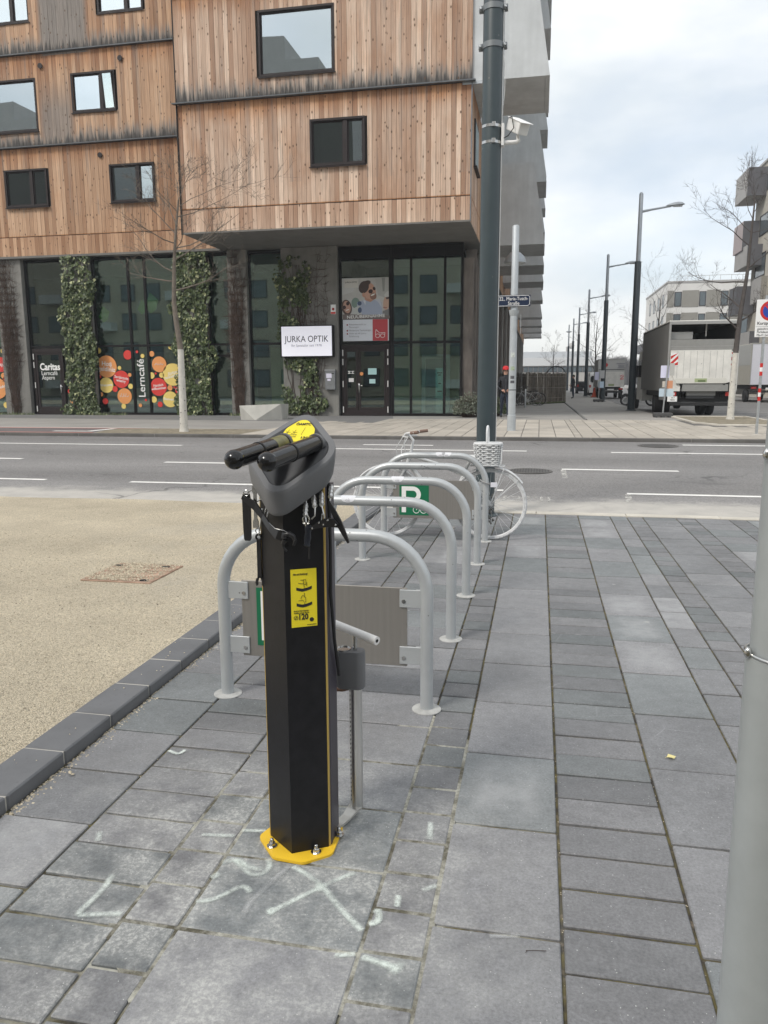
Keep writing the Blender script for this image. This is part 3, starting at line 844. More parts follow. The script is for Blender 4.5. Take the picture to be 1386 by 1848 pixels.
for i, (_, a, b, Y, z0, z1) in enumerate(pieces):
    m = MB() if i < 298 else rest
    pr = random.uniform(-.006, .006); g_ = random.uniform(.002, .005)
    m.box(a + g_, b - g_, Y - .026 + pr, Y, z0 + random.uniform(0, .006), z1 - random.uniform(0, .006), .0025 if i < 298 else 0, tone=max(.01, random.random()))
    if i < 298: m.build('plank', M_wood, bld)
# side of the corner wing (faces +X): short return, then the long band down the side street
for i in range(22):
    a = YR + .02 + i * .168
    for z0, z1 in ((6.69, 7.455), (7.475, 10.87), (10.935, 14.3)):
        if z0 < 8 and z1 > 8 and 27.2 < a < 28.6:      # the narrow side window
            rest.box(XR1 - .02, XR1 + .004, a + .003, a + .165, z0, 8.62, tone=random.random()); rest.box(XR1 - .02, XR1 + .004, a + .003, a + .165, 10.1, z1, tone=random.random())
        else: rest.box(XR1 - .02, XR1 + random.uniform(0, .006), a + .003, a + .165, z0, z1, tone=random.random())
yy = 30.0
while yy < 111:
    rest.box(XR1 - .02, XR1 + random.uniform(0, .008), yy + .003, yy + .2, 6.69, 10.85, tone=random.random()); yy += .205
rest.build('plank_rows', M_wood, bld, kind='stuff')
# core volumes behind the boards
core = MB()
core.box(XR0 + .03, XR1 - .03, YR + .055, 111, 6.72, 24)
core.build('wall_core', M_core, bld)
MB().box(-27.5, XR0 + .02, YL + .055, 60, 6.72, 24).build('wall_core', M_core, bld)
MB().box(XR1 - .03, XR1 - .012, 30, 111, 10.85, 24).build('side_wall', M_balc, bld)
MB().box(XR0 + .01, XR1 - .005, YR + .01, 111, 6.66, 6.715).build('soffit', M_soff, bld)
MB().box(-27.5, XR0, YL + .01, YG + .5, 6.63, 6.715).build('soffit', M_soff, bld)
# ledges and corner trims
def ledge(x0, x1, Y, z):
    m = MB(); m.prism([(Y - .16, z - .02), (Y - .165, z + .015), (Y + .03, z + .045), (Y + .03, z - .005)], x0, x1, 'X'); m.build('ledge', M_ledge, bld)
ledge(XR0 - .12, XR1 + .12, YR, 10.89); ledge(XR0 - .12, XR1 + .12, YR, 14.31)
for z in (10.89, 14.31): ledge(-27.5, XR0 - .02, YL, z)
for Y, x0, x1 in ((YR + .04, XR0, XR1), (YL + .04, -27.5, XR0)): MB().box(x0, x1, Y - .01, Y + .012, 7.455, 7.475).build('joint_strip', M_black, bld)
MB().box(XR1 - .012, XR1 + .022, YR - .03, YR + .03, 6.67, 10.86).build('corner_trim', M_ledge, bld)
MB().box(XR0 - .03, XR0 + .004, YR - .035, YR + .05, 6.64, 14.3).build('corner_trim', M_black, bld)

def window(x0, x1, z0, z1, mx_, Y, kind):
    f = MB(); a = .075
    for bx in ((x0, x1, z1 - a, z1), (x0, x1, z0, z0 + a)): f.box(bx[0], bx[1], Y - .05, Y + .13, bx[2], bx[3], .006)
    for bx in ((x0, x0 + a), (x1 - a, x1)): f.box(bx[0], bx[1], Y - .048, Y + .128, z0 + a, z1 - a, .006)
    if mx_: f.box(mx_ - .07, mx_ + .07, Y - .02, Y + .12, z0 + a, z1 - a, .006)
    w = f.build('window', M_wframe, bld)
    spans = [(x0 + a, mx_ - .07), (mx_ + .07, x1 - a)] if mx_ else [(x0 + a, x1 - a)]
    for k, (u, v) in enumerate(spans):
        fr = MB()
        for q in ((u, u + .045, z0 + a, z1 - a), (v - .045, v, z0 + a, z1 - a), (u + .045, v - .045, z0 + a, z0 + a + .045), (u + .045, v - .045, z1 - a - .045, z1 - a)): fr.box(q[0], q[1], Y + .03, Y + .075, q[2], q[3])
        sash = fr.build('sash', M_wframe, w)
        p = MB().box(u + .04, v - .04, Y + .05, Y + .056, z0 + a + .04, z1 - a - .04).build('pane', {'big': M_wglass, 'net': M_wglass_dark, 'dark': M_wglass_dark, 'plant': M_wglass if k else M_wglass_dark}.get(kind, M_wglass_sky), w)
        if kind == 'blind' and k == 1:          # tilted open
            for o in (sash, p):
                me = o.data; off = ORG[bld]; T = Matrix.Translation(Vector((u, Y + .05, z0 + a)) - off)
                me.transform(T @ Matrix.Rotation(R(7), 4, 'X') @ T.inverted())
    m = MB(); m.prism([(Y - .10, z0 - .05), (Y - .10, z0 - .022), (Y + .02, z0 + .006), (Y + .02, z0 - .03)], x0 - .03, x1 + .03, 'X'); m.build('sill', M_wframe, w)
    MB().box(x0 + .02, x1 - .02, Y + .9, Y + .92, z0 - .1, z1 + .1).build('room_back', M_room, w)
    def curtain(u, v, zb, zt, yy, amp, mat, n=46):
        c = MB(); vs = []
        for i in range(n + 1):
            xx = u + (v - u) * i / n; d = amp * (math.sin(i * 1.35) + .5 * math.sin(i * .61 + 1))
            vs += [(xx, yy + d, zb), (xx, yy + d * .8, zt)]
        c.add(vs, [(2 * i, 2 * i + 2, 2 * i + 3, 2 * i + 1) for i in range(n)], 0, 0, True); c.build('curtain', mat, w)
    if kind == 'big': curtain(x0 + .1, x1 - .1, z0 + .02, z1 - .02, Y + .30, .035, M_curt)
    elif kind == 'net': curtain(x0 + .1, mx_, z0 + .02, z1 - .02, Y + .28, .03, pm('net_curtain', (.16, .19, .18), .9, var=.3, vs_=9)); curtain(mx_, x1 - .1, z0 + .02, z1 - .02, Y + .34, .01, pm('green_blind', (.20, .26, .23), .9))
    elif kind == 'curt': curtain(x0 + .1, x1 - .1, z0, z1, Y + .2, .02, M_curt)
    elif kind == 'blind':
        for u, v in spans: MB().box(u, v, Y + .12, Y + .13, z0 + .1, z1 - .1).build('roller_blind', M_curt, w)
    elif kind == 'dark': curtain(mx_ + .3, x1 - .1, z0, z1, Y + .25, .03, pm('grey_curtain', (.28, .25, .22), .9)); curtain(x0 + .1, x0 + .5, z0, z1, Y + .25, .03, MATS['grey_curtain'])
    elif kind == 'plant':
        curtain(mx_ + .1, x1 - .1, z0, z1, Y + .2, .02, M_curt, 14); MB().box(x0 + .1, mx_, Y + .28, Y + .29, z0 + .1, z1 - .1).build('roller_blind', pm('grey_blind', (.30, .30, .31), .9), w)
        lm = MB(); random.seed(4)
        for _ in range(60):
            c = Vector((-16.05 + random.gauss(0, .14), Y + .2 + random.uniform(-.04, .04), 8.95 + random.gauss(0, .17))); d = Vector((random.gauss(0, 1), random.gauss(0, .3), random.gauss(0, 1))).normalized() * .09; e = Vector((d.z, 0, -d.x)) * .4
            lm.add([tuple(c), tuple(c + d * .5 + e), tuple(c + d), tuple(c + d * .5 - e)], [(0, 1, 2, 3)])
        lm.build('houseplant', pm('houseplant_green', (.08, .16, .06), .6), w)
for w in wins: window(*w)
# side window of the corner wing, seen edge-on
w = MB().box(XR1 - .04, XR1 + .05, 27.2, 28.6, 8.62, 10.1, .01).build('window', M_wframe, bld)
MB().box(XR1 + .051, XR1 + .056, 27.3, 28.5, 8.72, 10.0).build('pane', M_wglass, w)
MB().box(XR1, XR1 + .12, 27.15, 28.65, 8.57, 8.615).build('sill', M_wframe, w)
for x, z, Y in ((-19.64, 13.84, YL), (-16.2, 13.85, YL), (-17.32, 10.42, YL + .045)):
    MB().lathe([(.10, -.06), (.10, -.04), (.085, 0), (.0, 0.0)][::-1], (x, Y - .03, z), 18, 'Y').build('vent_cap', M_wframe, bld)

# concrete balconies along the side street: slabs with tapering side screens
def balcony(y0, y1, z, h=3.38):
    xo, xi = 0.03, XR1 - .01
    m = MB().prism([(xi, z), (xo, z), (xo - .55, z + h), (xi, z + h)], y0, y0 + .2, 'Y')
    m.prism([(xi, z), (xo, z), (xo - .55, z + h), (xi, z + h)], y1 - .2, y1, 'Y')
    m.prism([(xo - .14, z + .002), (xo, z + .002), (xo - .19, z + 1.15), (xo - .33, z + 1.15)], y0 + .2, y1 - .2, 'Y')
    b = m.build('balcony', M_balc, bld)
    MB().box(xi, xo - .15, y0 + .2, y1 - .2, z + .004, z + .22).build('floor_slab', M_balc, b)
for y0, y1, z in [(26.26, 29.7, 10.9), (39.2, 42.6, 10.87), (52, 55.4, 10.87), (66, 69.5, 10.87), (80, 84, 10.87), (94, 98, 10.87), (35.4, 38.7, 7.4), (41.6, 45.2, 7.4), (48.3, 51.4, 7.4), (59.2, 62.1, 7.4), (74.5, 77.2, 7.4), (85.8, 89, 7.4),
                  (96.5, 99.5, 7.4), (107, 111, 7.4), (31.3, 34.2, 14.3), (43, 46.3, 14.3), (61.5, 64.8, 14.3), (76, 79, 14.3), (90, 93, 14.3), (36.0, 39.3, 17.7), (49, 52, 17.7), (66, 69, 17.7)]:
    balcony(y0, y1, z)
MB().box(XR1 - .3, XR1 + .9, YR + .0, YR + .06, 10.80, 10.895).build('gutter', M_galv, bld)

# ---------------------------------------------------------------- glazed ground floor
room = MB()
room.box(-27, -3.1, 35.2, 35.3, .2, 6.6); room.box(-27.1, -27, YG, 35.2, .2, 6.6)
room.box(-27, -3.1, YG + .15, 35.2, .16, .215)
room.build('interior', pm('room_beige', (.30, .29, .25), .9, var=.25, vs_=.4, world=True), bld)
MB().box(-27, -3.1, YG + .3, 35.2, 3.0, 3.12).build('mezzanine', M_room, bld)
MB().box(-8.0, -7.9, YG + .3, 35.2, .2, 6.6).build('partition', M_room, bld)
MB().box(-7.85, -3.1, 33.0, 33.1, .2, 3.0).build('back_wall', M_green, bld)
MB().box(-11.4, -8.1, 32.0, 32.1, .2, 3.0).build('back_wall', pm('room_yellow', (.42, .40, .18), .9), bld)
def frame_bay(name, x0, x1, rows, posts, y=YG, top_band=0.0, zt=6.62, glass=M_glass):
    f = MB(); d = .14
    for p in posts: f.box(p - .045, p + .045, y - .03, y + d, ZF + .06, zt, .005)
    for z in rows: f.box(x0, x1, y - .034, y + d + .002, z - .045, z + .045, .005)
    f.box(x0, x1, y - .036, y + d + .004, ZF - .02, ZF + .10); f.box(x0, x1, y - .032, y + d, zt - .09, zt)
    if top_band: f.box(x0 + .01, x1 - .01, y - .02, y + d, zt - top_band, zt - .09)
    b = f.build(name, M_black, bld)
    zs_ = [ZF + .1] + list(rows) + [zt - max(.09, top_band)]
    for p0, p1 in zip(posts[:-1], posts[1:]):
        for a, c in zip(zs_[:-1], zs_[1:]):
            MB().box(p0 + .045, p1 - .045, y + .02, y + .03, a + (.045 if a > 1 else 0), c - .045).build('pane', glass, b)
    return b
zt_ = 6.62
bayA = frame_bay('shop_window', -27.4, -22.6, (3.05,), [-27.3, -25.0, -22.64])
bayB = frame_bay('shop_window', -21.38, -19.4, (3.05,), [-21.34, -19.45], glass=M_doorglass)
bayC = frame_bay('shop_window', -18.3, -14.4, (3.05,), [-18.25, -16.66, -15.93, -14.42])
bayD = frame_bay('shop_window', -13.2, -12.2, (2.6, 3.05), [-13.16, -12.22])
bayE = frame_bay('shop_window', -11.46, -10.0, (3.05,), [-11.42, -10.03])
bayF = frame_bay('shop_window', -7.75, -5.69, (3.02,), [-7.70, -5.735], top_band=.45, glass=M_doorglass)
bayG = frame_bay('shop_window', -5.68, -2.93, (3.02,), [-5.64, -4.92, -3.62, -2.97], top_band=.45)
# return of the corner glazing along the side street
f = MB()
for yv in (YG + .15, 31.2, 32.6): f.box(-3.06, -2.93, yv - .045, yv + .045, ZF, 6.6)
for z in (ZF + .05, 3.02, 6.4): f.box(-3.055, -2.935, YG + .15, 32.6, z - .05, z + .05)
b = f.build('shop_window', M_black, bld)
for a, c in ((YG + .2, 31.15), (31.25, 32.55)):
    for z0, z1 in ((.3, 2.97), (3.07, 6.35)): MB().box(-3.0, -2.99, a, c, z0, z1).build('pane', M_glass, b)
# pillars
def pillar(x0, x1, y=YG - .22, y1=30.4, z1=6.66): return MB().box(x0, x1, y, y1, ZF - .02, z1, .012).build('pillar', M_pillar, bld)
pillar(-22.62, -21.40); pillar(-19.4, -18.28); pillar(-14.42, -13.18); pillar(-12.24, -11.44); pillar(-10.02, -7.76)
for yv in (32.7, 38, 44, 50, 56, 62, 68, 74, 80, 86, 92, 98, 104, 110): MB().box(-3.3, -2.42, yv, yv + 1.0, ZF, 6.66).build('pillar', M_pillar, bld)
MB().box(-3.25, -3.1, 32.7, 111, ZF, 6.66).build('side_wall', pm('side_wall_dark', (.12, .105, .10), .85, var=.3, vs_=1, world=True), bld)
# weathered battens standing against the side wall
m = MB(); random.seed(31)
for i in range(70):
    yv = 29.95 + i * .6 + random.uniform(-.1, .1)
    m.box(-2.95 + random.uniform(0, .18), -2.62 + random.uniform(0, .16), yv, yv + random.uniform(.08, .3), ZF, random.uniform(6.0, 6.64))
m.build('batten_screen', pm('grey_batten', (.15, .13, .115), .9, var=.4, vs_=3, stretch=(1, 1, .3), world=True), bld, kind='stuff')

# doors ------------------------------------------------------
def door(x0, x1, z1, leaves, handle_at, hinge_x):
    f = MB(); y = YG - .05
    f.box(x0, x0 + .10, y, y + .12, ZF + .02, z1, .006); f.box(x1 - .10, x1, y, y + .12, ZF + .02, z1, .006)
    f.box(x0 + .1, x1 - .1, y, y + .12, z1 - .16, z1, .006); f.box(x0 + .1, x1 - .1, y + .01, y + .11, ZF + .02, ZF + .2, .006)
    d = f.build('door', M_wframe, bld)
    for a, c in leaves:
        l = MB()
        for q in ((a, a + .09, ZF + .2, z1 - .16), (c - .09, c, ZF + .2, z1 - .16), (a + .09, c - .09, ZF + .2, ZF + .33), (a + .09, c - .09, z1 - .26, z1 - .16)): l.box(q[0], q[1], y + .02, y + .10, q[2], q[3], .004)
        l.build('leaf', M_wframe, d)
        MB().box(a + .085, c - .085, y + .05, y + .058, ZF + .32, z1 - .25).build('pane', M_doorglass, d)
    h = MB().tube([(handle_at, y - .01, 1.38), (handle_at, y - .08, 1.38), (handle_at + .14, y - .085, 1.38)], .014, 8); h.box(handle_at - .025, handle_at + .025, y - .014, y + .02, 1.12, 1.46, .004)
    h.build('handle', M_steel, d)
    for hx in hinge_x:
        for hz in (.45, 1.45, 2.3, 2.65): MB().box(hx - .018, hx + .018, y - .022, y + .01, hz - .12, hz + .12, .004).build('hinge', pm('hinge_white', (.7, .7, .68), .5), d)
    return d
dC = door(-21.28, -19.85, 2.98, [(-21.17, -19.97)], -20.03, (-21.24,))
dO = door(-7.66, -5.78, 2.95, [(-7.55, -7.02), (-7.0, -5.89)], -6.97, (-7.62, -5.82))
# print on the glass: greeting dots
DOT = {'o': pm('sticker_orange', (.72, .30, .10), .5, var=.03), 'y': pm('sticker_yellow', (.76, .58, .17), .5, var=.03), 'r': pm('sticker_red', (.62, .045, .035), .5, var=.03)}
M_let = pm('lettering_white', (.82, .82, .80), .5)
def dots(bay, lst, cut, y=YG - .002):
    for it in lst:
        x, z, r, c = it[:4]; r *= 1.06
        o = MB().disc((x, y, z), r, 28, 'Y', 0, (cut[0] - x, cut[1] - x, ZF + .12 - z, 3.0 - z)).build('sticker', DOT[c], bay, recalc=False)
        me = o.data
        for p_ in me.polygons:
            if p_.normal.y > 0: me.flip_normals(); break
        if len(it) > 4:
            txt, sz, ang = it[4], it[5], it[6]
            text(txt, sz, M_let, bay, facing((x, y - .004, z), R(ang)), bold=.012, width=min(1.75 * r, 99))
def squig(bay, x, z, w, y=YG - .006):
    m = MB(); random.seed(int(x * 10))
    for k in range(4):
        x0 = x - w / 2 + k * w / 4
        m.tube([(x0, y, z + random.uniform(-.03, .05)), (x0 + w * .06, y, z - .03), (x0 + w * .13, y, z - .02 + random.uniform(0, .03)), (x0 + w * .19, y, z + random.uniform(.02, .12))], .011, 4)
    m.build('lettering', M_let, bay)
dots(bayC, [(-18.2, 2.87, .118, 'y'), (-17.86, 2.21, .432, 'o', 'Hoş\ngeldiniz', .26, -5), (-16.87, 2.68, .183, 'r'), (-17.28, 2.15, .077, 'y'), (-18.22, 1.8, .078, 'r'), (-17.23, 1.68, .342, 'r', 'Serdecznie\nwitamy', .16, -10),
     (-17.93, 1.44, .303, 'y', 'Welcome', .15, 4), (-16.83, 1.86, .076, 'o'), (-17.54, 1.28, .117, 'r'), (-17.12, .98, .311, 'o'), (-16.82, 1.39, .103, 'y'), (-18.03, .77, .124, 'r'), (-17.19, .56, .101, 'y'), (-18.2, 1.06, .087, 'o')], (-18.24, -16.72))
squig(bayC, -17.12, .98, .42); squig(bayC, -15.47, 2.28, .42)
dots(bayC, [(-16.44, 2.8, .055, 'r'), (-16.2, 2.63, .082, 'y'), (-16.16, .82, .051, 'r'), (-16.42, .6, .072, 'o')], (-16.6, -15.98))
dots(bayC, [(-15.78, 2.71, .108, 'o'), (-14.93, 2.98, .095, 'y'), (-15.47, 2.28, .305, 'o'), (-15.84, 1.83, .126, 'y'), (-15.65, 1.91, .045, 'r'), (-15.39, 1.84, .101, 'y'), (-14.88, 1.86, .43, 'y', 'Добро\nпожаловать', .15, 14),
     (-15.55, 1.36, .349, 'r', 'Herzlich\nwillkommen', .15, 6), (-15.04, 1.32, .107, 'o'), (-14.84, 1.34, .044, 'r'), (-14.62, 1.21, .18, 'r', 'Dobro\ndošli', .1, 0), (-15.05, .85, .311, 'y', 'Bienvenue', .15, -4), (-15.79, .84, .126, 'y'), (-15.52, .64, .107, 'r')], (-15.88, -14.46))
dots(bayA, [(-22.75, 2.91, .09, 'y'), (-22.9, 2.34, .30, 'r', 'vítejte', .2, -8), (-23.2, 1.89, .117, 'r'), (-22.8, 1.86, .12, 'o'), (-22.76, 1.74, .07, 'r'), (-23.15, 1.32, .43, 'o', 'bienvenido', .17, 16), (-22.8, .6, .12, 'y'), (-23.9, 2.6, .25, 'o'), (-24.3, 1.7, .4, 'y')], (-24.9, -22.69))
dots(bayA, [(-22.5, 2.91, .09, 'y'), (-22.28, 2.86, .16, 'o'), (-22.58, 2.34, .34, 'r', 'vítejte', .2, -8), (-22.86, 1.89, .117, 'r'), (-22.2, 2.05, .106, 'y'), (-22.46, 1.86, .143, 'o'), (-22.24, 1.74, .086, 'r'), (-22.65, 1.32, .44, 'o', 'bienvenido', .17, 16), (-22.35, .9, .083, 'r'), (-22.14, .59, .142, 'y')], (-24, -21.98)) if False else None
dots(bayB, [(-19.55, 2.63, .127, 'o'), (-19.6, 1.97, .117, 'y'), (-19.62, 1.38, .086, 'y'), (-19.67, 1.19, .089, 'r'), (-19.58, .79, .101, 'o')], (-19.82, -19.5))
for s_, x0, z, sz, wd, bo in (('Caritas', -20.5, 2.21, .40, .95, .03), ('Lerncafé', -20.545, 1.95, .25, .75, .0), ('Aspern', -20.61, 1.76, .25, .60, .0)):
    text(s_, sz, M_let, dC, facing((x0, YG - .036, z)), bold=bo, width=wd)
text('Lerncafé', .44, M_let, bayC, facing((-16.29, YG - .012, 1.72), R(90)), bold=.004, width=1.55)
for x, z, a in ((-15.75, 4.75, .42), (-17.9, 4.35, .34), (-16.15, 4.6, .3)):       # faded paper cut-outs inside the glass
    MB().add([(x, YG + .05, z + a), (x + a * .85, YG + .05, z + a * .3), (x + a * .6, YG + .05, z - a * .6), (x, YG + .05, z - a), (x - a * .6, YG + .05, z - a * .3)], [(0, 1, 2, 3, 4)]).build('paper_shape', pm('paper_green', (.30, .36, .12), .8), bayC)
# notices on the optician's door
for x, z, w, h, c in ((-6.45, 1.93, .34, .24, (.40, .62, .62)), (-6.45, 1.55, .24, .17, (.42, .62, .62)), (-7.3, 1.6, .2, .15, (.7, .68, .68))):
    MB().box(x - w / 2, x + w / 2, YG - .012, YG - .008, z - h / 2, z + h / 2).build('notice', pm('notice_%d' % int(c[0] * 100), c, .7), dO)
MB().disc((-6.87, YG - .055, 1.84), .07, 16).build('sticker', DOT['o'], dO)
text('M\nH', .16, M_let, dO, facing((-7.3, YG - .012, 1.9), R(90)), bold=.02)
# free-standing display inside the corner window
d = top('display_panel', 'pale blue display panel standing inside the corner shop window', 'display', (-3.95, 30.3, .22))
MB().box(-4.02, -3.7, 30.28, 30.34, .9, 2.05, .004).build('panel', pm('display_blue', (.50, .72, .74), .5), d)
MB().box(-4.0, -3.72, 30.26, 30.36, .22, .9, .004).build('stand', M_galv, d)
for z, w in ((1.86, .2), (1.78, .12), (1.45, .1), (1.15, .18)): MB().box(-3.86 - w / 2, -3.86 + w / 2, 30.272, 30.279, z - .02, z + .02).build('print', M_dkprint, d)
d = top('doorway_frame', 'pale inner doorway seen through the corner glazing', 'doorway', (-4.4, 32.9, .22))
m = MB(); m.box(-4.95, -4.8, 32.8, 32.95, .22, 2.5); m.box(-3.9, -3.75, 32.8, 32.95, .22, 2.5); m.box(-4.95, -3.75, 32.8, 32.95, 2.5, 2.65); m.build('frame', M_curt, d)
MB().box(-4.8, -3.9, 32.92, 32.94, .22, 2.5).build('panel', pm('doorway_blue', (.30, .38, .40), .6), d)

# shop sign, letter box, plate --------------------------------
t = top('shop_sign', 'white illuminated-box shop sign reading JURKA OPTIK on the ivy pillar', 'sign', (-8.95, 29.4, 2.5))
MB().box(-10.0, -7.89, 29.28, 29.56, 2.49, 3.70, .01).build('case', M_black, t)
MB().box(-9.96, -7.93, 29.272, 29.283, 2.53, 3.66).build('face', pm('sign_face', (.80, .80, .86), .35), t)
sb_ = MATS['sign_face'].node_tree.nodes['Principled BSDF']; sb_.inputs['Emission Color'].default_value = (.9, .9, 1, 1); sb_.inputs['Emission Strength'].default_value = .22      # the box is lit from inside
text('JURKA OPTIK', .34, M_dkprint, t, facing((-8.945, 29.268, 3.17)), bold=.0, width=1.78)
text('Ihr Spezialist seit 1978', .13, pm('print_grey', (.30, .30, .33), .6), t, facing((-8.95, 29.268, 2.93)), width=1.22)
t = top('letter_box', 'grey metal letter box with white notices beside the dark shop door', 'letter box', (-8.06, 29.5, 1.23))
MB().box(-8.26, -7.86, 29.40, 29.575, 1.23, 2.0, .012).build('box', pm('letterbox_grey', (.24, .25, .26), .45, metal=.5, var=.06), t)
MB().box(-8.27, -7.85, 29.385, 29.575, 1.96, 2.012, .004).build('lid', pm('letterbox_lid', (.36, .37, .38), .45, metal=.5), t)
MB().box(-8.0, -7.9, 29.393, 29.401, 1.84, 1.87).build('slot', M_rubber, t)
for z, w, h in ((1.77, .22, .17), (1.61, .13, .08)): MB().box(-8.1 - w / 2, -8.1 + w / 2, 29.393, 29.4, z - h / 2, z + h / 2).build('notice', pm('paper_lilac', (.70, .68, .80), .7), t)
t = top('alarm_plate', 'small white plate with a red strip beside the advertising poster', 'plate', (-7.93, 29.57, 4.1))
MB().box(-8.03, -7.83, 29.55, 29.578, 4.12, 4.48, .005).build('plate', M_pwhite, t)
MB().box(-8.02, -7.84, 29.546, 29.551, 4.13, 4.2).build('strip', DOT['r'], t)
MB().lathe([(.05, -.003), (.05, .0), (.034, .0), (.034, -.003)], (-7.93, 29.548, 4.31), 16, 'Y').build('ring', DOT['r'], t)

# advertising poster behind the glass --------------------------
t = top('poster', 'advertising poster of smiling people in sunglasses reading NEUÜBERNAHME', 'poster', (-6.68, YG + .06, 3.09))
PX = lambda x, y: (-7.63 + (x - 190) / 1020 * 1.89, 3.93 + (985 - y) / 845 * 1.54)
PL = [0]
def shp(pts, col, name='print', lay=None):
    PL[0] += 1
    return MB().add([(PX(*p)[0], YG - .012 - .0006 * PL[0], PX(*p)[1]) for p in pts], [tuple(range(len(pts)))]).build(name, pm('poster_%d_%d_%d' % tuple(int(c * 255) for c in col), col, .6), t)
def ell(cx, cy, rx, ry, a=0.0, n=22, a0=0, a1=360):
    o = []
    for i in range(n):
        q = R(a0 + (a1 - a0) * i / (n - 1 if a1 - a0 < 360 else n)); u, v = rx * math.cos(q), ry * math.sin(q)
        o.append((cx + u * math.cos(R(a)) - v * math.sin(R(a)), cy + u * math.sin(R(a)) + v * math.cos(R(a))))
    return o
MB().box(-7.63, -5.78, YG - .012, YG - .006, 3.93, 5.47).build('sheet', pm('poster_back', (.50, .50, .48), .6, var=.15, vs_=1.6), t)
shp([(190, 140), (540, 140), (430, 420), (190, 480)], (.56, .57, .56)); shp([(900, 140), (1210, 140), (1210, 600), (960, 500)], (.44, .44, .42)); shp(ell(480, 650, 90, 110), (.19, .27, .23)); shp([(1040, 150), (1110, 150), (1100, 420), (1060, 430)], (.27, .28, .26))
shp([(245, 165), (545, 165), (545, 335), (245, 335)], (.62, .61, .57))
shp([(510, 640), (660, 590), (760, 610), (900, 590), (1030, 640), (1060, 985), (600, 985), (520, 850)], (.36, .41, .52)); shp([(640, 600), (700, 600), (690, 700)], (.60, .63, .68)); shp([(880, 590), (1000, 580), (1040, 760), (960, 640)], (.52, .55, .60))
shp([(400, 780), (560, 700), (640, 985), (420, 985)], (.50, .52, .50))
for c in ((565, 660, 45, 45), (570, 800, 42, 60)): shp(ell(*c), (.06, .09, .17))
shp(ell(790, 420, 125, 185, -14), (.56, .33, .24)); shp([(640, 430), (720, 560), (860, 600), (800, 640), (690, 600)], (.48, .27, .19))
shp(ell(660, 330, 105, 130, 25), (.065, .045, .04)); shp(ell(720, 250, 90, 52, -18), (.075, .05, .045)); shp(ell(655, 490, 32, 48, -10), (.52, .30, .22))
shp(ell(805, 420, 48, 42, -20), (.05, .028, .028)); shp(ell(880, 365, 28, 38, -20), (.05, .028, .028)); shp(ell(860, 520, 70, 72, -20), (.26, .14, .10)); shp(ell(852, 490, 48, 16, -24), (.74, .72, .68))
shp(ell(290, 740, 110, 165, -12), (.10, .065, .055)); shp(ell(295, 730, 78, 130, -12), (.50, .30, .23)); shp(ell(240, 735, 34, 38), (.05, .03, .03)); shp(ell(312, 660, 34, 38), (.05, .03, .03)); shp(ell(305, 790, 38, 11, -18), (.74, .70, .66))
shp(ell(1140, 660, 70, 150, 8), (.54, .36, .27)); shp([(1090, 500), (1150, 430), (1210, 425), (1210, 540), (1110, 545)], (.56, .56, .54)); shp([(1120, 555), (1210, 535), (1210, 580), (1140, 590)], (.06, .04, .04)); shp(ell(1110, 760, 45, 12, 8), (.34, .16, .13))
shp([(1060, 830), (1210, 780), (1210, 985), (1060, 985)], (.20, .20, .20)); shp([(200, 880), (1060, 905), (1210, 930), (1210, 985), (205, 985)], (.17, .14, .13))
text('NEUÜBERNAHME', .165, M_let, t, facing((PX(700, 935)[0], YG - .045, PX(700, 935)[1]), R(1.5)), bold=.012, width=1.50)
text('JURKA OPTIK', .07, M_dkprint, t, facing((PX(395, 225)[0], YG - .045, PX(395, 225)[1])), width=.47)
MB().box(-7.61, -5.78, YG - .012, YG - .006, 3.10, 3.915).build('panel', pm('poster_white', (.66, .69, .74), .6), t)
P2 = lambda x, y: (-7.61 + (x - 210) / 1000 * 1.87, 3.10 + (1445 - y) / 455 * .815)
def b2(x0, x1, y0, y1, mat, n='print', dy=-.017):
    a = P2(x0, y1); c = P2(x1, y0); MB().box(a[0], c[0], YG + dy, YG - .0125, a[1], c[1]).build(n, mat, t)
b2(845, 1165, 992, 1443, pm('poster_red', (.46, .055, .065), .6), 'red_field')
for s_, x, y, w in (('Riesenauswahl an', 525, 1095, 360), ('Fassungen', 450, 1150, 210), ('Modernste Technologie', 575, 1220, 460), ('Mehr als 40 Jahre', 525, 1285, 360), ('Erfahrung', 450, 1345, 205)):
    q = P2(x, y); text(s_, .085, pm('print_grey', (.3, .3, .33), .6), t, facing((q[0], YG - .02, q[1])), width=w / 1000 * 1.87)
for y in (1100, 1222, 1290):
    q = P2(305, y); MB().disc((q[0], YG - .018, q[1]), .032, 14).build('bullet', pm('poster_bullet', (.25, .03, .04), .6), t)
m = MB()
for cx in (950, 1055):
    q = P2(cx, 1340); m.tube([(q[0] + .085 * math.cos(a), YG - .02, q[1] + .07 * math.sin(a)) for a in [R(30 * i) for i in range(12)]], .009, 4, closed=True)
for a, b_ in (((995, 1325), (1010, 1325)), ((905, 1325), (915, 1205)), ((915, 1205), (1000, 1290)), ((1005, 1280), (1105, 1275)), ((1105, 1275), (1098, 1325))):
    p, q = P2(*a), P2(*b_); m.tube([(p[0], YG - .02, p[1]), (q[0], YG - .02, q[1])], .009, 4)
m.build('spectacles_drawing', M_let, t)
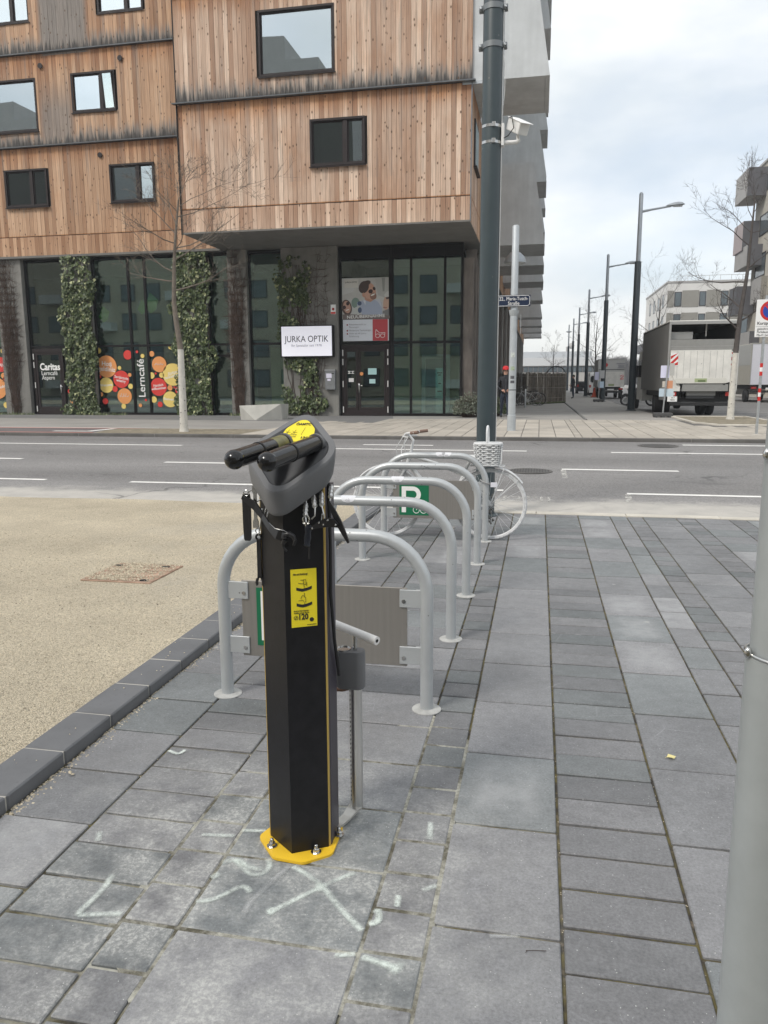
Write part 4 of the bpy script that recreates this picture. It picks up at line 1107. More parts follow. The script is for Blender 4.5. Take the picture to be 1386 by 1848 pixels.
# ================================================================ bicycle repair stand
M_blk = pm('black_powder_coat', (0.008, 0.008, 0.010), 0.42, spec=.35, vs_=25, var=.4, bump=.06, bs=300)
M_gry = pm('grey_plastic', (0.135, 0.137, 0.143), 0.55, var=.06, bump=.06, bs=260)
M_yel = pm('yellow_plate', (0.80, 0.51, 0.03), 0.45, var=.05)
M_ylab = pm('yellow_label', (0.80, 0.66, 0.02), 0.5, var=.04)
M_gold = pm('yellow_edge_trim', (0.42, 0.29, 0.07), 0.5, var=.12)
M_gloss = pm('black_gloss', (0.010, 0.010, 0.011), 0.14)
st = top('repair_stand', 'black public bicycle repair stand with grey head, two arms and yellow foot plate', 'repair stand', (0, 0, 0))
Pl, Pr = (-.108, .0735), (.100, .068)
MB().prism([(0, 0), Pr, (.101, .074), (-.107, .079), Pl], .008, 1.19).build('post_front', M_blk, st)
MB().prism([(.1035, .079), (.106, .088), (.092, .19), (-.092, .19), (-.111, .094), (-.1095, .084)], .008, 1.19).build('post_back', pm('dark_violet_back', (.035, .03, .042), .4), st)
for sx, p in ((1, (.1005, .070)), (-1, (-.1085, .0755))):
    m = MB(); m.prism([p, (p[0] + sx * .0035, p[1] + .002), (p[0] + sx * .0035, p[1] + .012), (p[0], p[1] + .010)], .008, 1.19); m.build('edge_trim', M_gold, st)
def rpoly(corners, r, n=6):
    out = []; N_ = len(corners)
    for i in range(N_):
        p, a, b = Vector(corners[i]), Vector(corners[i - 1]), Vector(corners[(i + 1) % N_])
        u = (a - p).normalized(); v = (b - p).normalized(); th = u.angle(v) / 2
        d = r / math.tan(th); c = p + (u + v).normalized() * (r / math.sin(th))
        s_, e_ = p + u * d - c, p + v * d - c
        for k in range(n + 1):
            t_ = k / n; q = (s_ * (1 - t_) + e_ * t_); out.append(tuple(c + q.normalized() * r))
    return out
plate = rpoly([(-.146, .060), (-.052, -.034), (.052, -.034), (.126, .035), (.105, .21), (-.105, .21)], .036)
MB().prism(plate, .0, .009).build('foot_plate', M_yel, st)
for x, y in ((-.079, .021), (.071, .030), (.11, .14), (-.115, .16)):
    b_ = MB().lathe([(.017, .009), (.017, .0115), (.012, .0115)], (x, y, 0), 16); b_.lathe([(.0115, .0115), (.0115, .021), (.010, .023)], (x, y, 0), 6, smooth=False); b_.lathe([(.006, .023), (.006, .034), (.004, .036)], (x, y, 0), 10)
    b_.build('anchor_nut', M_steel, st)
# head
Hc = Vector((.006, .058)); base = rpoly([(.002, .219), (.167, .068), (.012, -.098), (-.159, .064)], .057, 9)
def hz(x, y): return 1.296 + .775 * (y - .06)
def ring(s, dz, inset=0.0, tilt=1.0):
    o = []
    for p in base:
        q = Hc + (Vector(p) - Hc) * s; z0 = hz(q.x, q.y)
        o.append((q.x, q.y, z0 + dz))
    return o
MB().loft([ring(.72, -.084), ring(.90, -.082), ring(.945, -.070), ring(.985, -.038), ring(1.0, -.012), ring(.996, -.005), ring(.984, -.0005), ring(.845, 0), ring(.838, -.006)]).build('head', M_gry, st).data.set_sharp_from_angle(angle=R(26))
MB().loft([ring(.829, -.012), ring(.829, -.003), ring(.822, -.0012)]).build('head_panel', pm('panel_satin', (.022, .022, .024), .28), st)
nrm = Vector((0, -.775, 1)).normalized(); ex = Vector((1, 0, 0)); ey = nrm.cross(ex)
def onhead(x, y, lift): return Vector((x, y, hz(x, y) - .002)) + nrm * lift
def headM(x, y, lift): return frame_xy(onhead(x, y, lift), ex, ey)
lab = rpoly([(.003, .188), (.105, .097), (-.097, .097)], .031, 7)
m = MB(); top_ = [tuple(onhead(x, y, .0012)) for x, y in lab]; bot_ = [tuple(onhead(x, y, -.001)) for x, y in lab]
m.loft([bot_, top_], smooth=False); m.build('head_label', M_ylab, st)
text('ÖAMTC', .014, M_dkprint, st, headM(.008, .160, .0022), bold=.03, ext=.0003)
text('120', .012, M_dkprint, st, headM(.028, .111, .0022), bold=.03, ext=.0003, width=.024)
for y, w, x in ((.121, .05, -.025), (.114, .055, -.028)): text('Info und Anleitung auf einen Blick', .006, M_dkprint, st, headM(x, y, .0022), width=w, ext=.0002)
m = MB()
for x0 in (-.034, -.012):
    for a in range(5): m.tube([tuple(onhead(x0, .13, .002)), tuple(onhead(x0 + .010 * math.cos(a * 1.25), .13 + .010 * math.sin(a * 1.25), .002))], .0005, 4)
m.tube([tuple(onhead(.014, .122, .002)), tuple(onhead(.018, .148, .002))], .0005, 4)
m.build('pictogram', M_dkprint, st)
# two hanging arms, foam covered
for (bx, by, bz), (tx, ty, tz) in (((-.024, .085, 1.322), (-.042, -.210, 1.298)), ((.078, .088, 1.322), (.052, -.205, 1.294))):
    a, b_ = Vector((bx, by, bz)), Vector((tx, ty, tz)); d = (b_ - a).normalized()
    arm = MB().tube([a, a + d * .02, a + d * .20, b_], [.024, .0255, .0255, .0252], 20).build('arm', M_gloss, st)
    MB().tube([a + d * .002, a + d * .012], .029, 20).build('collar', M_gry, arm)
    MB().tube([a + d * .165, a + d * .171], .0272, 20).build('ring', M_rubber, arm)
    m = MB(); m.sphere((0, 0, 0), .0275, 18, 12); q = d.to_track_quat('Z', 'Y').to_matrix().to_4x4(); m2 = MB(); m2.M = Matrix.Translation(b_) @ q
    m2.sphere((0, 0, .002), .0275, 20, 12); m2.build('end_cap', M_gloss, arm)
    if bx < 0: MB().tube([a + d * .02, a + d * .09], [.0258, .0257], 20, cap=False).build('worn_patch', pm('worn_yellowish', (.16, .15, .06), .4, var=.5, vs_=30), arm)
# instruction label on the right front face
fx = Vector((Pr[0], Pr[1], 0)).normalized(); fn = Vector((fx.y, -fx.x, 0))
def onface(u, z, lift=.0008): return fx * u + fn * lift + Vector((0, 0, z))
def faceM(u, z, lift=.0016): return frame_xy(onface(u, z, lift), fx, (0, 0, 1))
u0_, u1_, z0_, z1_ = .018, .098, .762, .944
m = MB(); m.loft([[tuple(onface(u, z, l_)) for u, z in ((u0_, z0_), (u1_, z0_), (u1_, z1_), (u0_, z1_))] for l_ in (-.001, .0009)], smooth=False); m.build('label', M_ylab, st)
LU = lambda px: u0_ + (px - 397) / 713 * (u1_ - u0_)
LZ = lambda px, py: z1_ - (py - (285 - (px - 397) * .135)) / 1315 * (z1_ - z0_)
def ltext(s_, px, py, size, width, bold=.0): text(s_, size, M_dkprint, st, faceM(LU(px), LZ(px, py)), width=width, ext=.0002, bold=bold, res=2)
k = (u1_ - u0_) / 713
ltext('Info und Anleitung!', 665, 362, .009, 390 * k, .02)
ltext('120', 720, 1330, .026, 255 * k, .035)
ltext('Auch bei Fahrradpannen -', 680, 1190, .007, 430 * k, .01); ltext('Notfälle rund um die Uhr', 680, 1237, .007, 420 * k, .01)
ltext('www.oeamtc.at/fahrrad', 950, 1482, .005, 260 * k, .01)
m = MB()
for cy in (690, 1050):                       # tyre arcs
    pts = []
    for i in range(11):
        px = 545 + i * 43; pts.append((px, cy + 5 + 26 * (1 - ((i - 4) / 5) ** 2) * .9 - max(0, i - 4) * 9))
    for (a, b_) in zip(pts[:-1], pts[1:]):
        q = [onface(LU(p[0]), LZ(p[0], p[1] + o), .0016) for p, o in ((a, 34), (b_, 34), (b_, -34), (a, -34))]
        m.add([tuple(p) for p in q], [(0, 1, 2, 3)])
for pl in ([(750, 480), (810, 470), (810, 580), (750, 585), (750, 480)], [(665, 495), (745, 490)], [(600, 570), (720, 575), (745, 560)], [(760, 590), (765, 660)], [(840, 520), (835, 620)], [(665, 920), (700, 850), (740, 830)], [(750, 870), (800, 870), (800, 970), (770, 990)], [(600, 970), (720, 945), (745, 980)], [(765, 1000), (765, 1040)], [(770, 780), (760, 865)]):
    m.tube([tuple(onface(LU(x), LZ(x, y), .0016)) for x, y in pl], .0006, 4)
c_ = [tuple(onface(LU(520) + .0062 * math.cos(R(30 * i)), LZ(520, 1365) + .0062 * math.sin(R(30 * i)), .0016)) for i in range(12)]; m.tube(c_, .0006, 4, closed=True)
m.tube([tuple(onface(LU(505), LZ(505, 1395), .0016)), tuple(onface(LU(520), LZ(520, 1365), .0016)), tuple(onface(LU(545), LZ(545, 1340), .0016))], .001, 4)
m.add([tuple(onface(LU(955) + .0068 * math.cos(R(20 * i)), LZ(955, 1370) + .0068 * math.sin(R(20 * i)), .0015)) for i in range(18)], [tuple(range(18))])
m.build('label_print', M_dkprint, st, recalc=False)
# black hose down the right edge
MB().tube([(.109, .100, 1.20), (.112, .098, 1.0), (.110, .10, .85), (.112, .12, .70), (.108, .17, .56)], .0055, 8).build('air_hose', M_rubber, st)
M_cable = pm('steel_cable', (.60, .60, .59), .3, metal=.85)
def cable(pts, ferr=True):
    m = MB().tube(pts, .0022, 6)
    if ferr:
        a, b_ = Vector(pts[0]), Vector(pts[1]); d = (b_ - a)
        m.tube([a + d * .15, a + d * .95], .0062, 8)
        for k_ in (.3, .55, .8): m.tube([a + d * k_, a + d * (k_ + .1)], .0078, 8)
    return m.build('cable', M_cable, st)
OFF = Vector((.738, -2.139, 0)); RZ = Matrix.Rotation(R(5), 4, 'Z')
def loc(p): return tuple(RZ @ (Vector(p) + OFF))
for pts in ([(-.669, 2.15, 1.155), (-.664, 2.125, 1.112), (-.660, 2.12, 1.095)], [(-.650, 2.16, 1.176), (-.634, 2.125, 1.140), (-.632, 2.115, 1.118), (-.642, 2.115, 1.108)], [(-.626, 2.17, 1.182), (-.613, 2.125, 1.145), (-.604, 2.115, 1.12), (-.602, 2.112, 1.104)], [(-.600, 2.19, 1.20), (-.594, 2.15, 1.165), (-.591, 2.13, 1.150)],
            [(-.808, 2.22, 1.18), (-.823, 2.20, 1.152), (-.846, 2.195, 1.138)], [(-.795, 2.2, 1.165), (-.806, 2.185, 1.128), (-.812, 2.175, 1.10)], [(-.825, 2.24, 1.20), (-.846, 2.21, 1.186), (-.872, 2.2, 1.168)], [(-.80, 2.23, 1.18), (-.832, 2.215, 1.10), (-.845, 2.215, 1.035)], [(-.78, 2.18, 1.15), (-.792, 2.165, 1.118), (-.80, 2.16, 1.09)]):
    cable([loc(p) for p in pts])
st.location = (-.738, 2.139, 0); st.rotation_euler = (0, 0, R(-5))

# tools hanging from it, each a thing
def tool(name, label, p): return top(name, label, name.replace('_', ' '), p, 'tools hanging from the repair stand')
M_tool = pm('tool_black', (0.014, 0.014, 0.016), .38)
M_chrome = pm('tool_chrome', (.42, .42, .41), .25, metal=.95)
t = tool('tyre_lever', 'broad black tyre lever hanging at the far left of the stand', (-.875, 2.2, 1.02))
m = MB(); m.loft([[(-.875 + sx * w, 2.2 + sy * .004, z) for sx, sy in ((-1, -1), (1, -1), (1, 1), (-1, 1))] for z, w in ((1.165, .010), (1.15, .013), (1.06, .0125), (1.025, .011), (1.018, .008))], smooth=False); m.build('blade', M_tool, t)
MB().tube(arc((-.873, 2.195, 1.168), .009, 0, 330, 10), .0016, 6).build('ring', M_chrome, t)
t = tool('cone_spanner', 'thin chrome spanner hanging beside the broad tyre lever', (-.845, 2.2, 1.04))
m = MB(); m.loft([[(-.845 + sx * w, 2.195 + sy * .0022, z) for sx, sy in ((-1, -1), (1, -1), (1, 1), (-1, 1))] for z, w in ((1.19, .008), (1.175, .009), (1.165, .005), (1.09, .005), (1.08, .009), (1.06, .009))], smooth=False); m.build('shaft', M_chrome, t)
MB().tube(arc((-.842, 2.2, 1.05), .007, 0, 330, 10), .0018, 6).build('link', M_chrome, t)
t = tool('combination_wrench', 'long black wrench hanging down by the left edge of the post', (-.847, 2.22, .87))
m = MB(); m.tube(arc((-.847, 2.22, 1.026), .0085, 0, 340, 14), .0035, 8)
m.loft([[(-.847 + sx * w, 2.22 + sy * .003, z) for sx, sy in ((-1, -1), (1, -1), (1, 1), (-1, 1))] for z, w in ((1.018, .006), (1.0, .0065), (.91, .0068), (.895, .0075))], smooth=False)
m.build('shaft', M_tool, t)
m = MB()
for s_ in (-1, 1): m.prism([(-.847 + s_ * .001, .900), (-.847 + s_ * .012, .893), (-.847 + s_ * .0145, .880), (-.847 + s_ * .011, .868), (-.847 + s_ * .006, .873), (-.847 + s_ * .007, .882)], 2.217, 2.223, 'Y')
m.build('jaw', M_tool, t)
t = tool('hook_spanner', 'large black hook spanner slung across the top of the post', (-.78, 2.16, 1.08))
m = MB(); pts = [(-.885, 2.19, 1.155), (-.86, 2.185, 1.142), (-.84, 2.18, 1.130), (-.811, 2.165, 1.102), (-.777, 2.13, 1.076), (-.745, 2.105, 1.060), (-.72, 2.108, 1.052)]
m.loft([[tuple(Vector(p) + Vector((.35, 0, .9)).normalized() * sx * w + Vector((.2, .9, 0)).normalized() * sy * .003) for sx, sy in ((-1, -1), (1, -1), (1, 1), (-1, 1))] for p, w in zip(pts, (.005, .011, .012, .009, .009, .013, .014))], smooth=False); m.build('handle', M_tool, t)
m = MB(); pts = [(-.722, 2.107, 1.052)] + [(-.712 + .021 * math.cos(R(a)), 2.105, 1.043 + .021 * math.sin(R(a))) for a in (120, 80, 40, 0, -40)] ; m.tube(pts, [.012, .010, .009, .007, .006, .004], 8)
m.tube([(-.722, 2.105, 1.045), (-.729, 2.105, 1.032), (-.727, 2.105, 1.02), (-.717, 2.105, 1.012)], [.008, .006, .004, .003], 8); m.build('hook', M_tool, t)
MB().tube([(-.777, 2.1275, 1.090), (-.75, 2.10, 1.079), (-.722, 2.10, 1.074), (-.70, 2.10, 1.062), (-.69, 2.10, 1.045)], .0008, 5).build('bright_edge', M_chrome, t)
t = tool('screwdriver', 'black-handled screwdriver hanging point down before the post', (-.655, 2.12, .99))
m = MB(); m.M = Matrix.Translation((-.6555, 2.118, 1.062)) @ Matrix.Rotation(R(6), 4, 'Y'); m.lathe([(.003, .028), (.008, .027), (.0105, .018), (.0085, .004), (.0105, -.012), (.0085, -.028), (.010, -.033), (.007, -.037), (.003, -.038)], (0, 0, 0), 14); m.build('handle', pm('handle_navy', (.012, .016, .026), .35), t)
m = MB(); m.tube([(-.652, 2.118, 1.026), (-.653, 2.118, .988)], .0022, 6); m.build('shank', M_tool, t)
m = MB(); m.tube([(-.6655, 2.116, 1.094), (-.669, 2.116, 1.108), (-.663, 2.116, 1.12), (-.655, 2.116, 1.12), (-.649, 2.116, 1.108), (-.652, 2.116, 1.094)], .0024, 6); m.tube([(-.668, 2.116, 1.094), (-.650, 2.116, 1.094)], .0026, 6); m.tube([(-.659, 2.116, 1.086), (-.659, 2.116, 1.098)], .0045, 8); m.build('shackle', M_chrome, t)
t = tool('folding_key_set', 'black folding hex key set with bright rivets hanging from a cable', (-.605, 2.11, 1.09))
m = MB(); m.prism([(-.645, 1.078), (-.64, 1.088), (-.618, 1.104), (-.595, 1.114), (-.575, 1.112), (-.560, 1.098), (-.562, 1.088), (-.59, 1.088), (-.62, 1.083)], 2.103, 2.113, 'Y'); m.build('body', M_tool, t)
for x, z in ((-.637, 1.083), (-.616, 1.100), (-.603, 1.095), (-.590, 1.108), (-.567, 1.095)): MB().lathe([(.0, -.003), (.0022, -.003), (.0036, -.001), (.0036, .001)], (x, 2.102, z), 10, 'Y').build('rivet', M_steel, t)
MB().tube([(-.610, 2.108, 1.102), (-.608, 2.108, 1.125), (-.602, 2.108, 1.125), (-.599, 2.108, 1.102)], .002, 6).build('link', M_chrome, t)
t = tool('pry_lever', 'slim black pointed lever hanging off the right side of the stand', (-.56, 2.12, 1.04))
m = MB(); pts = [(-.592, 2.125, 1.16), (-.578, 2.122, 1.133), (-.561, 2.12, 1.098), (-.545, 2.12, 1.065), (-.533, 2.12, 1.040)]
m.loft([[tuple(Vector(p) + Vector((.88, 0, .45)) * sx * w + Vector((0, 1, 0)) * sy * .004) for sx, sy in ((-1, -1), (1, -1), (1, 1), (-1, 1))] for p, w in zip(pts, (.004, .007, .0095, .0065, .0028))], smooth=False); m.build('blade', M_tool, t)
t = tool('hex_key', 'thin black hex key hanging behind the long black wrench', (-.835, 2.22, 1.0))
MB().tube([(-.835, 2.225, 1.10), (-.837, 2.225, 1.00), (-.836, 2.225, .985)], .003, 6).build('shaft', M_tool, t)
MB().tube([(-.835, 2.225, 1.10), (-.828, 2.225, 1.103)], .003, 6).build('short_end', M_tool, t)

# floor pump ---------------------------------------------------
t = top('floor_pump', 'stainless steel floor pump with white T-handle standing behind the post', 'pump', (-.593, 2.418, 0))
px_, py_ = -.590, 2.418
MB().lathe([(.0225, .03), (.0228, .035), (.0228, .475)], (px_, py_, 0), 24).build('cylinder', pm('polished_tube', (.72, .71, .69), .30, metal=1.0), t)
m = MB()
for i in range(26): m.box(px_ - .0158, px_ - .0146, py_ - .0190, py_ - .015, .06 + i * .016, .066 + i * .016)
m.build('reflection_dashes', M_rubber, t, kind='stuff')  # dark dashes modelled in place of a reflection in the polished tube
head = rpoly([(-.068, -.030), (.034, -.030), (.034, .030), (-.068, .030)], .026, 6)
MB().loft([[(px_ + x * s, py_ + y * s, z) for x, y in head] for z, s in ((.472, .93), (.478, 1.0), (.598, 1.0), (.604, .95))]).build('gauge_body', M_gry, t)
MB().lathe([(.026, .604), (.026, .609), (.022, .6095), (.022, .606), (0, .606)], (px_ - .040, py_, 0), 20).build('gauge', M_steel, t)
MB().tube([(px_, py_, .60), (px_, py_, .665)], .0075, 12).build('rod', M_steel, t)
h = MB().tube([(px_ - .088, py_ + .055, .675), (px_ + .088, py_ - .055, .661)], .0145, 16).build('handle', pm('handle_white', (.74, .73, .71), .5), t)
MB().lathe([(.0, 0), (.006, 0)], (0, 0, 0), 10).build('handle_bore', M_rubber, h)
bpy.context.view_layer.update()
bo = h.children[0]; d = Vector((.176, -.11, -.014)).normalized(); bo.data.transform(Matrix.Translation(Vector((px_ + .088, py_ - .055, .661)) + d * .0006 - ORG[t]) @ d.to_track_quat('Z', 'Y').to_matrix().to_4x4() @ Matrix.Translation(ORG[t]))
m = MB(); pts = [(-.655, 2.29, .012), (-.63, 2.325, .014), (-.612, 2.36, .020), (-.60, 2.39, .030), (-.592, 2.418, .030)]
m.loft([[tuple(Vector(p) + Vector((.88, -.47, 0)) * sx * w + Vector((0, 0, sz * .004))) for sx, sz in ((-1, -1), (1, -1), (1, 1), (-1, 1))] for p, w in zip(pts, (.018, .018, .018, .022, .026))], smooth=False); m.build('foot_bracket', pm('worn_aluminium', (.50, .49, .46), .45, metal=.7, var=.15), t)
MB().tube([(px_ - .02, py_, .468), (px_ - .05, py_ + .01, .455), (px_ - .075, py_ + .02, .45)], .008, 8).build('hose_nipple', pm('brown_brass', (.20, .11, .07), .5, metal=.5), t)

# ================================================================ cycle hoops
M_hoop = pm('hoop_paint', (0.47, 0.49, 0.50), 0.40, metal=.35, var=.07, vs_=5, spk=(16, .06, (.18, .18, .18)))
def hoop_mesh():
    x0, x1, h, r = -.4905, .4905, .815, .265
    pts = [(x0, 0, .002), (x0, 0, h - r)] + arc((x0 + r, 0, h - r), r, 180, 90, 9)[1:] + arc((x1 - r, 0, h - r), r, 90, 0, 9) + [(x1, 0, .002)]
    return MB().tube(pts, .030, 20).mesh('tube', M_hoop)
HM = hoop_mesh()
FM = MB().lathe([(.068, 0), (.068, .004), (.058, .008), (.031, .009)], (0, 0, 0), 24).mesh('flange', pm('base_mortar', (.40, .40, .385), .8, var=.2, vs_=20))
labs = ['nearest grey cycle hoop, with a plain metal panel, directly behind the repair stand', 'second grey cycle hoop counted away from the repair stand', 'third grey cycle hoop, in the middle of the row of five', 'fourth grey cycle hoop, with scribbled marks on its top bar', 'farthest grey cycle hoop, carrying the green P panel, beside the white bicycle']
M_alu = pm('brushed_panel', (.30, .285, .265), .42, metal=.55, var=.06, vs_=2, stretch=(30, 1, 1))
M_pgreen = pm('sign_green', (0.005, 0.145, 0.065), .4)
M_stk = pm('sticker_white', (.66, .67, .70), .5, var=.06)
def white_sticker(t, hx, wid):
    m = MB(); n = 12; vs = []; rr_ = .0306
    for i in range(n + 1):
        a = R(-75 + 150 * i / n)
        half = wid * math.sqrt(max(0, 1 - ((i - n / 2) / (n / 2)) ** 2))
        for s_ in (-1, 1): vs.append((hx + s_ * half, -rr_ * math.sin(a + R(35)), .815 + rr_ * math.cos(a + R(35))))
    m.add(vs, [(2 * i, 2 * i + 1, 2 * i + 3, 2 * i + 2) for i in range(n)], 0, 0, True); s_ = m.build('sticker', M_stk, t)
    text('ok', .03, pm('faint_print', (.42, .42, .45), .6), s_, frame_xy((hx, -.032, .822), (1, 0, 0), (0, .5, .86)), ext=.0002)
for i, (y, lb) in enumerate(zip((3.33, 4.335, 5.29, 6.27, 7.21), labs)):
    t = top('cycle_hoop', lb, 'bicycle rack', (0, 0, 0), 'row of five grey cycle hoops')
    link(HM, 'tube', t)
    for sx in (-.4905, .4905): o = link(FM, 'flange', t); o.location = (sx, 0, 0); o.rotation_euler = (0, 0, i + sx)
    if i in (0, 4):
        MB().box(-.40, .40, -.004, .004, .205, .578, .002).build('panel', M_alu, t)
        for sx in (-1, 1):
            for z in (.53, .26):
                a, b_ = sorted((sx * .365, sx * .466)); m = MB().box(a, b_, -.012, -.0045, z - .042, z + .042, .002)
                m.box(sx * .452 - .013, sx * .452 + .013, -.0044, .012, z - .040, z + .040)
                c_ = m.build('bracket', M_hoop, t)
                MB().lathe([(0, -.0035), (.009, -.0035), (.010, 0)], (sx * .385, -.0125, z - .012), 14, 'Y').build('bolt', M_steel, c_)
        sx0, sx1, sz0, sz1 = -.335, -.05, .235, .53
        if i == 0: sx0, sz0, sz1, sx1 = -.325, .262, .546, -.04
        pl = MB().box(sx0, sx1, -.0065, -.0042, sz0, sz1).build('parking_sign', M_pgreen, t)
        px0 = sx0 + .022
        m = MB(); a0, a1 = sz0 + .026, sz1 - .016; w_ = .042
        m.box(px0, px0 + w_, -.0082, -.0066, a0, a1)
        cz, r1, r2 = a1 - .077, .077, .036; cx = px0 + .11
        arc1 = [(cx + r1 * math.cos(R(90 - 12 * q)), cz + r1 * math.sin(R(90 - 12 * q))) for q in range(16)]
        arc2 = [(cx + r2 * math.cos(R(90 - 12 * q)), cz + r2 * math.sin(R(90 - 12 * q))) for q in range(16)]
        o_ = [(px0 + w_, a1)] + arc1 + [(px0 + w_, cz - r1), (px0 + w_, cz - r2)] + arc2[::-1] + [(px0 + w_, cz + r2)]
        n_ = len(o_); vs = [(x, -.0082, z) for x, z in o_]
        fs = [(0, 1, n_ - 2, n_ - 1)] + [(1 + q, 2 + q, n_ - 3 - q, n_ - 2 - q) for q in range(15)] + [(16, 17, 18, 19)]
        m.add(vs, fs); m.build('letter_p', M_let, pl, recalc=False)
        m = MB()
        for q in (.165, .235): m.tube([(sx0 + q + .03 * math.cos(R(24 * e)), -.0075, sz0 + .05 + .03 * math.sin(R(24 * e))) for e in range(15)], .003, 4, closed=True)
        m.tube([(sx0 + .165, -.0075, sz0 + .05), (sx0 + .185, -.0075, sz0 + .09), (sx0 + .222, -.0075, sz0 + .09), (sx0 + .235, -.0075, sz0 + .05)], .003, 4)
        m.build('cycle_symbol', M_let, pl)
    for hx in {0: (.015,), 1: (.10,), 2: (.0,), 4: (.06, .12)}.get(i, ()): white_sticker(t, hx if i != 1 else -.12, .045)
    if i == 3:
        m = MB(); random.seed(2)
        for q in range(6): m.tube([(.02 + q * .012, -.030, .80 + random.uniform(-.01, .015)), (.03 + q * .012, -.0306, .815 + random.uniform(-.02, .012))], .0016, 4)
        m.build('scribble', pm('marker_black', (.05, .05, .06), .6), t)
    t.location = (-.9645, y, 0)

# ================================================================ bicycles
def bicycle(name, label, mats, group=None, detail=True):
    """local frame: rear hub over the origin, front wheel towards -x, ground at z=0"""
    fm, wm, tm = mats
    t = top(name, label, 'bicycle', (0, 0, 0), group); r = .345; fx_ = -1.01
    for nm, cx in (('rear_wheel', 0), ('front_wheel', fx_)):
        w = MB().tube([(cx + .318 * math.cos(R(10 * q)), 0, r + .318 * math.sin(R(10 * q))) for q in range(36)], .0115, 6, closed=True).build(nm, wm, t)
        MB().tube([(cx + .332 * math.cos(R(10 * q)), 0, r + .332 * math.sin(R(10 * q))) for q in range(36)], .0145, 8, closed=True).build('tyre', tm, w)
        m = MB()
        for q in range(28 if detail else 16):
            a = 2 * math.pi * q / (28 if detail else 16); s_ = 1 if q % 2 else -1
            m.tube([(cx + .02 * math.cos(a + s_ * .9), s_ * .022, r + .02 * math.sin(a + s_ * .9)), (cx + .31 * math.cos(a), 0, r + .31 * math.sin(a))], .0013 if detail else .002, 4, cap=False)
        m.build('spokes', wm, w); MB().lathe([(.012, -.05), (.022, -.03), (.022, .03), (.012, .05)], (cx, 0, r), 12, 'Y').build('hub', wm, w)
    bb = (-.425, 0, .275); sc_ = (-.245, 0, .66); ht, hb = (-.775, 0, .835), (-.815, 0, .70)
    m = MB(); m.tube([bb, sc_, (-.20, 0, .775)], .0155, 10); m.tube([hb, ht], .02, 10); m.tube([(-.80, 0, .72), bb], .021, 10)
    m.tube([(-.78, 0, .80), (-.52, 0, .725), (-.262, 0, .62)], .0165, 10)
    for s_ in (-1, 1): m.tube([(bb[0], s_ * .03, bb[2]), (0, s_ * .06, r)], .010, 8); m.tube([(sc_[0], s_ * .02, sc_[2] - .03), (0, s_ * .06, r)], .009, 8)
    m.build('frame', fm, t)
    m = MB(); m.tube([ht, (-.765, 0, .90)], .014, 10); m.tube([hb, (-.83, 0, .665)], .022, 8)
    for s_ in (-1, 1): m.tube([(-.83, s_ * .045, .67), (-.93, s_ * .05, .46), (fx_, s_ * .052, r)], [.014, .013, .009], 8)
    m.tube([(-.83, -.045, .67), (-.83, .045, .67)], .014, 8); m.build('fork', fm, t)
    m = MB(); m.tube([(-.765, 0, .90), (-.755, 0, .95), (-.80, 0, 1.0)], .013, 10)
    m.tube([(-.80, 0, 1.0), (-.815, -.10, 1.01), (-.78, -.22, 1.02), (-.70, -.29, 1.03)], .011, 8); m.tube([(-.80, 0, 1.0), (-.815, .10, 1.01), (-.78, .22, 1.02), (-.70, .29, 1.03)], .011, 8)
    hbar = m.build('handlebar', fm, t)
    for s_ in (-1, 1):
        MB().tube([(-.735, s_ * .262, 1.025), (-.66, s_ * .305, 1.035)], .0165, 10).build('grip', pm('grip_brown', (.20, .13, .10), .7) if detail else M_rubber, hbar)
        MB().tube([(-.80, s_ * .17, 1.012), (-.82, s_ * .22, .99), (-.76, s_ * .28, .985)], .006, 6).build('brake_lever', fm, hbar)
    if detail:
        for k_, pts in enumerate(([(-.82, -.16, 1.0), (-.90, -.12, .88), (-.905, -.03, .74), (-.85, 0, .70)], [(-.82, .16, 1.0), (-.885, .08, .86), (-.87, .02, .74)], [(-.81, -.10, 1.0), (-.84, -.06, .9), (-.80, -.03, .78)])): MB().tube(pts, .004, 6).build('cable', fm, t)
    m = MB(); m.loft([[( -.20 + x, y * w, .79 + z) for y, z in ((-1, 0), (-.6, .025), (.6, .025), (1, 0), (.6, -.02), (-.6, -.02))] for x, w in ((-.16, .018), (-.10, .028), (0, .06), (.07, .085), (.10, .07))]); m.build('saddle', fm if detail else M_rubber, t)
    # fenders
    for nm, cx, a0, a1 in (('rear_mudguard', 0, 35, 175), ('front_mudguard', fx_, 20, 160)):
        m = MB(); vs = []; n = 18
        for q in range(n + 1):
            a = R(a0 + (a1 - a0) * q / n)
            for yy_, rr_ in ((-.028, .358), (0, .37), (.028, .358)): vs.append((cx + rr_ * math.cos(a), yy_, r + rr_ * math.sin(a)))
        m.add(vs, [(3 * q + e, 3 * q + e + 1, 3 * q + e + 4, 3 * q + e + 3) for q in range(n) for e in (0, 1)], 0, 0, True); m.build(nm, fm, t)
    m = MB()
    for s_ in (-1, 1): m.tube([(0, s_ * .065, r), (.125, s_ * .07, .70)], .005, 6); m.tube([(-.2, s_ * .065, .715), (.13, s_ * .065, .715)], .006, 6); m.tube([(0, s_ * .065, r), (.27, s_ * .02, .60)], .003, 6)
    for x in (-.18, -.09, 0, .12): m.tube([(x, -.065, .715), (x, .065, .715)], .005, 6)
    m.build('carrier', fm, t)
    m = MB(); m.lathe([(.0, -.004), (.09, -.004), (.09, .004), (.0, .004)], (bb[0], -.045, bb[2]), 24, 'Y'); m.tube([(bb[0], -.06, bb[2]), (bb[0] + .05, -.065, bb[2] - .16)], .009, 8); m.tube([(bb[0], .06, bb[2]), (bb[0] - .05, .065, bb[2] + .16)], .009, 8)
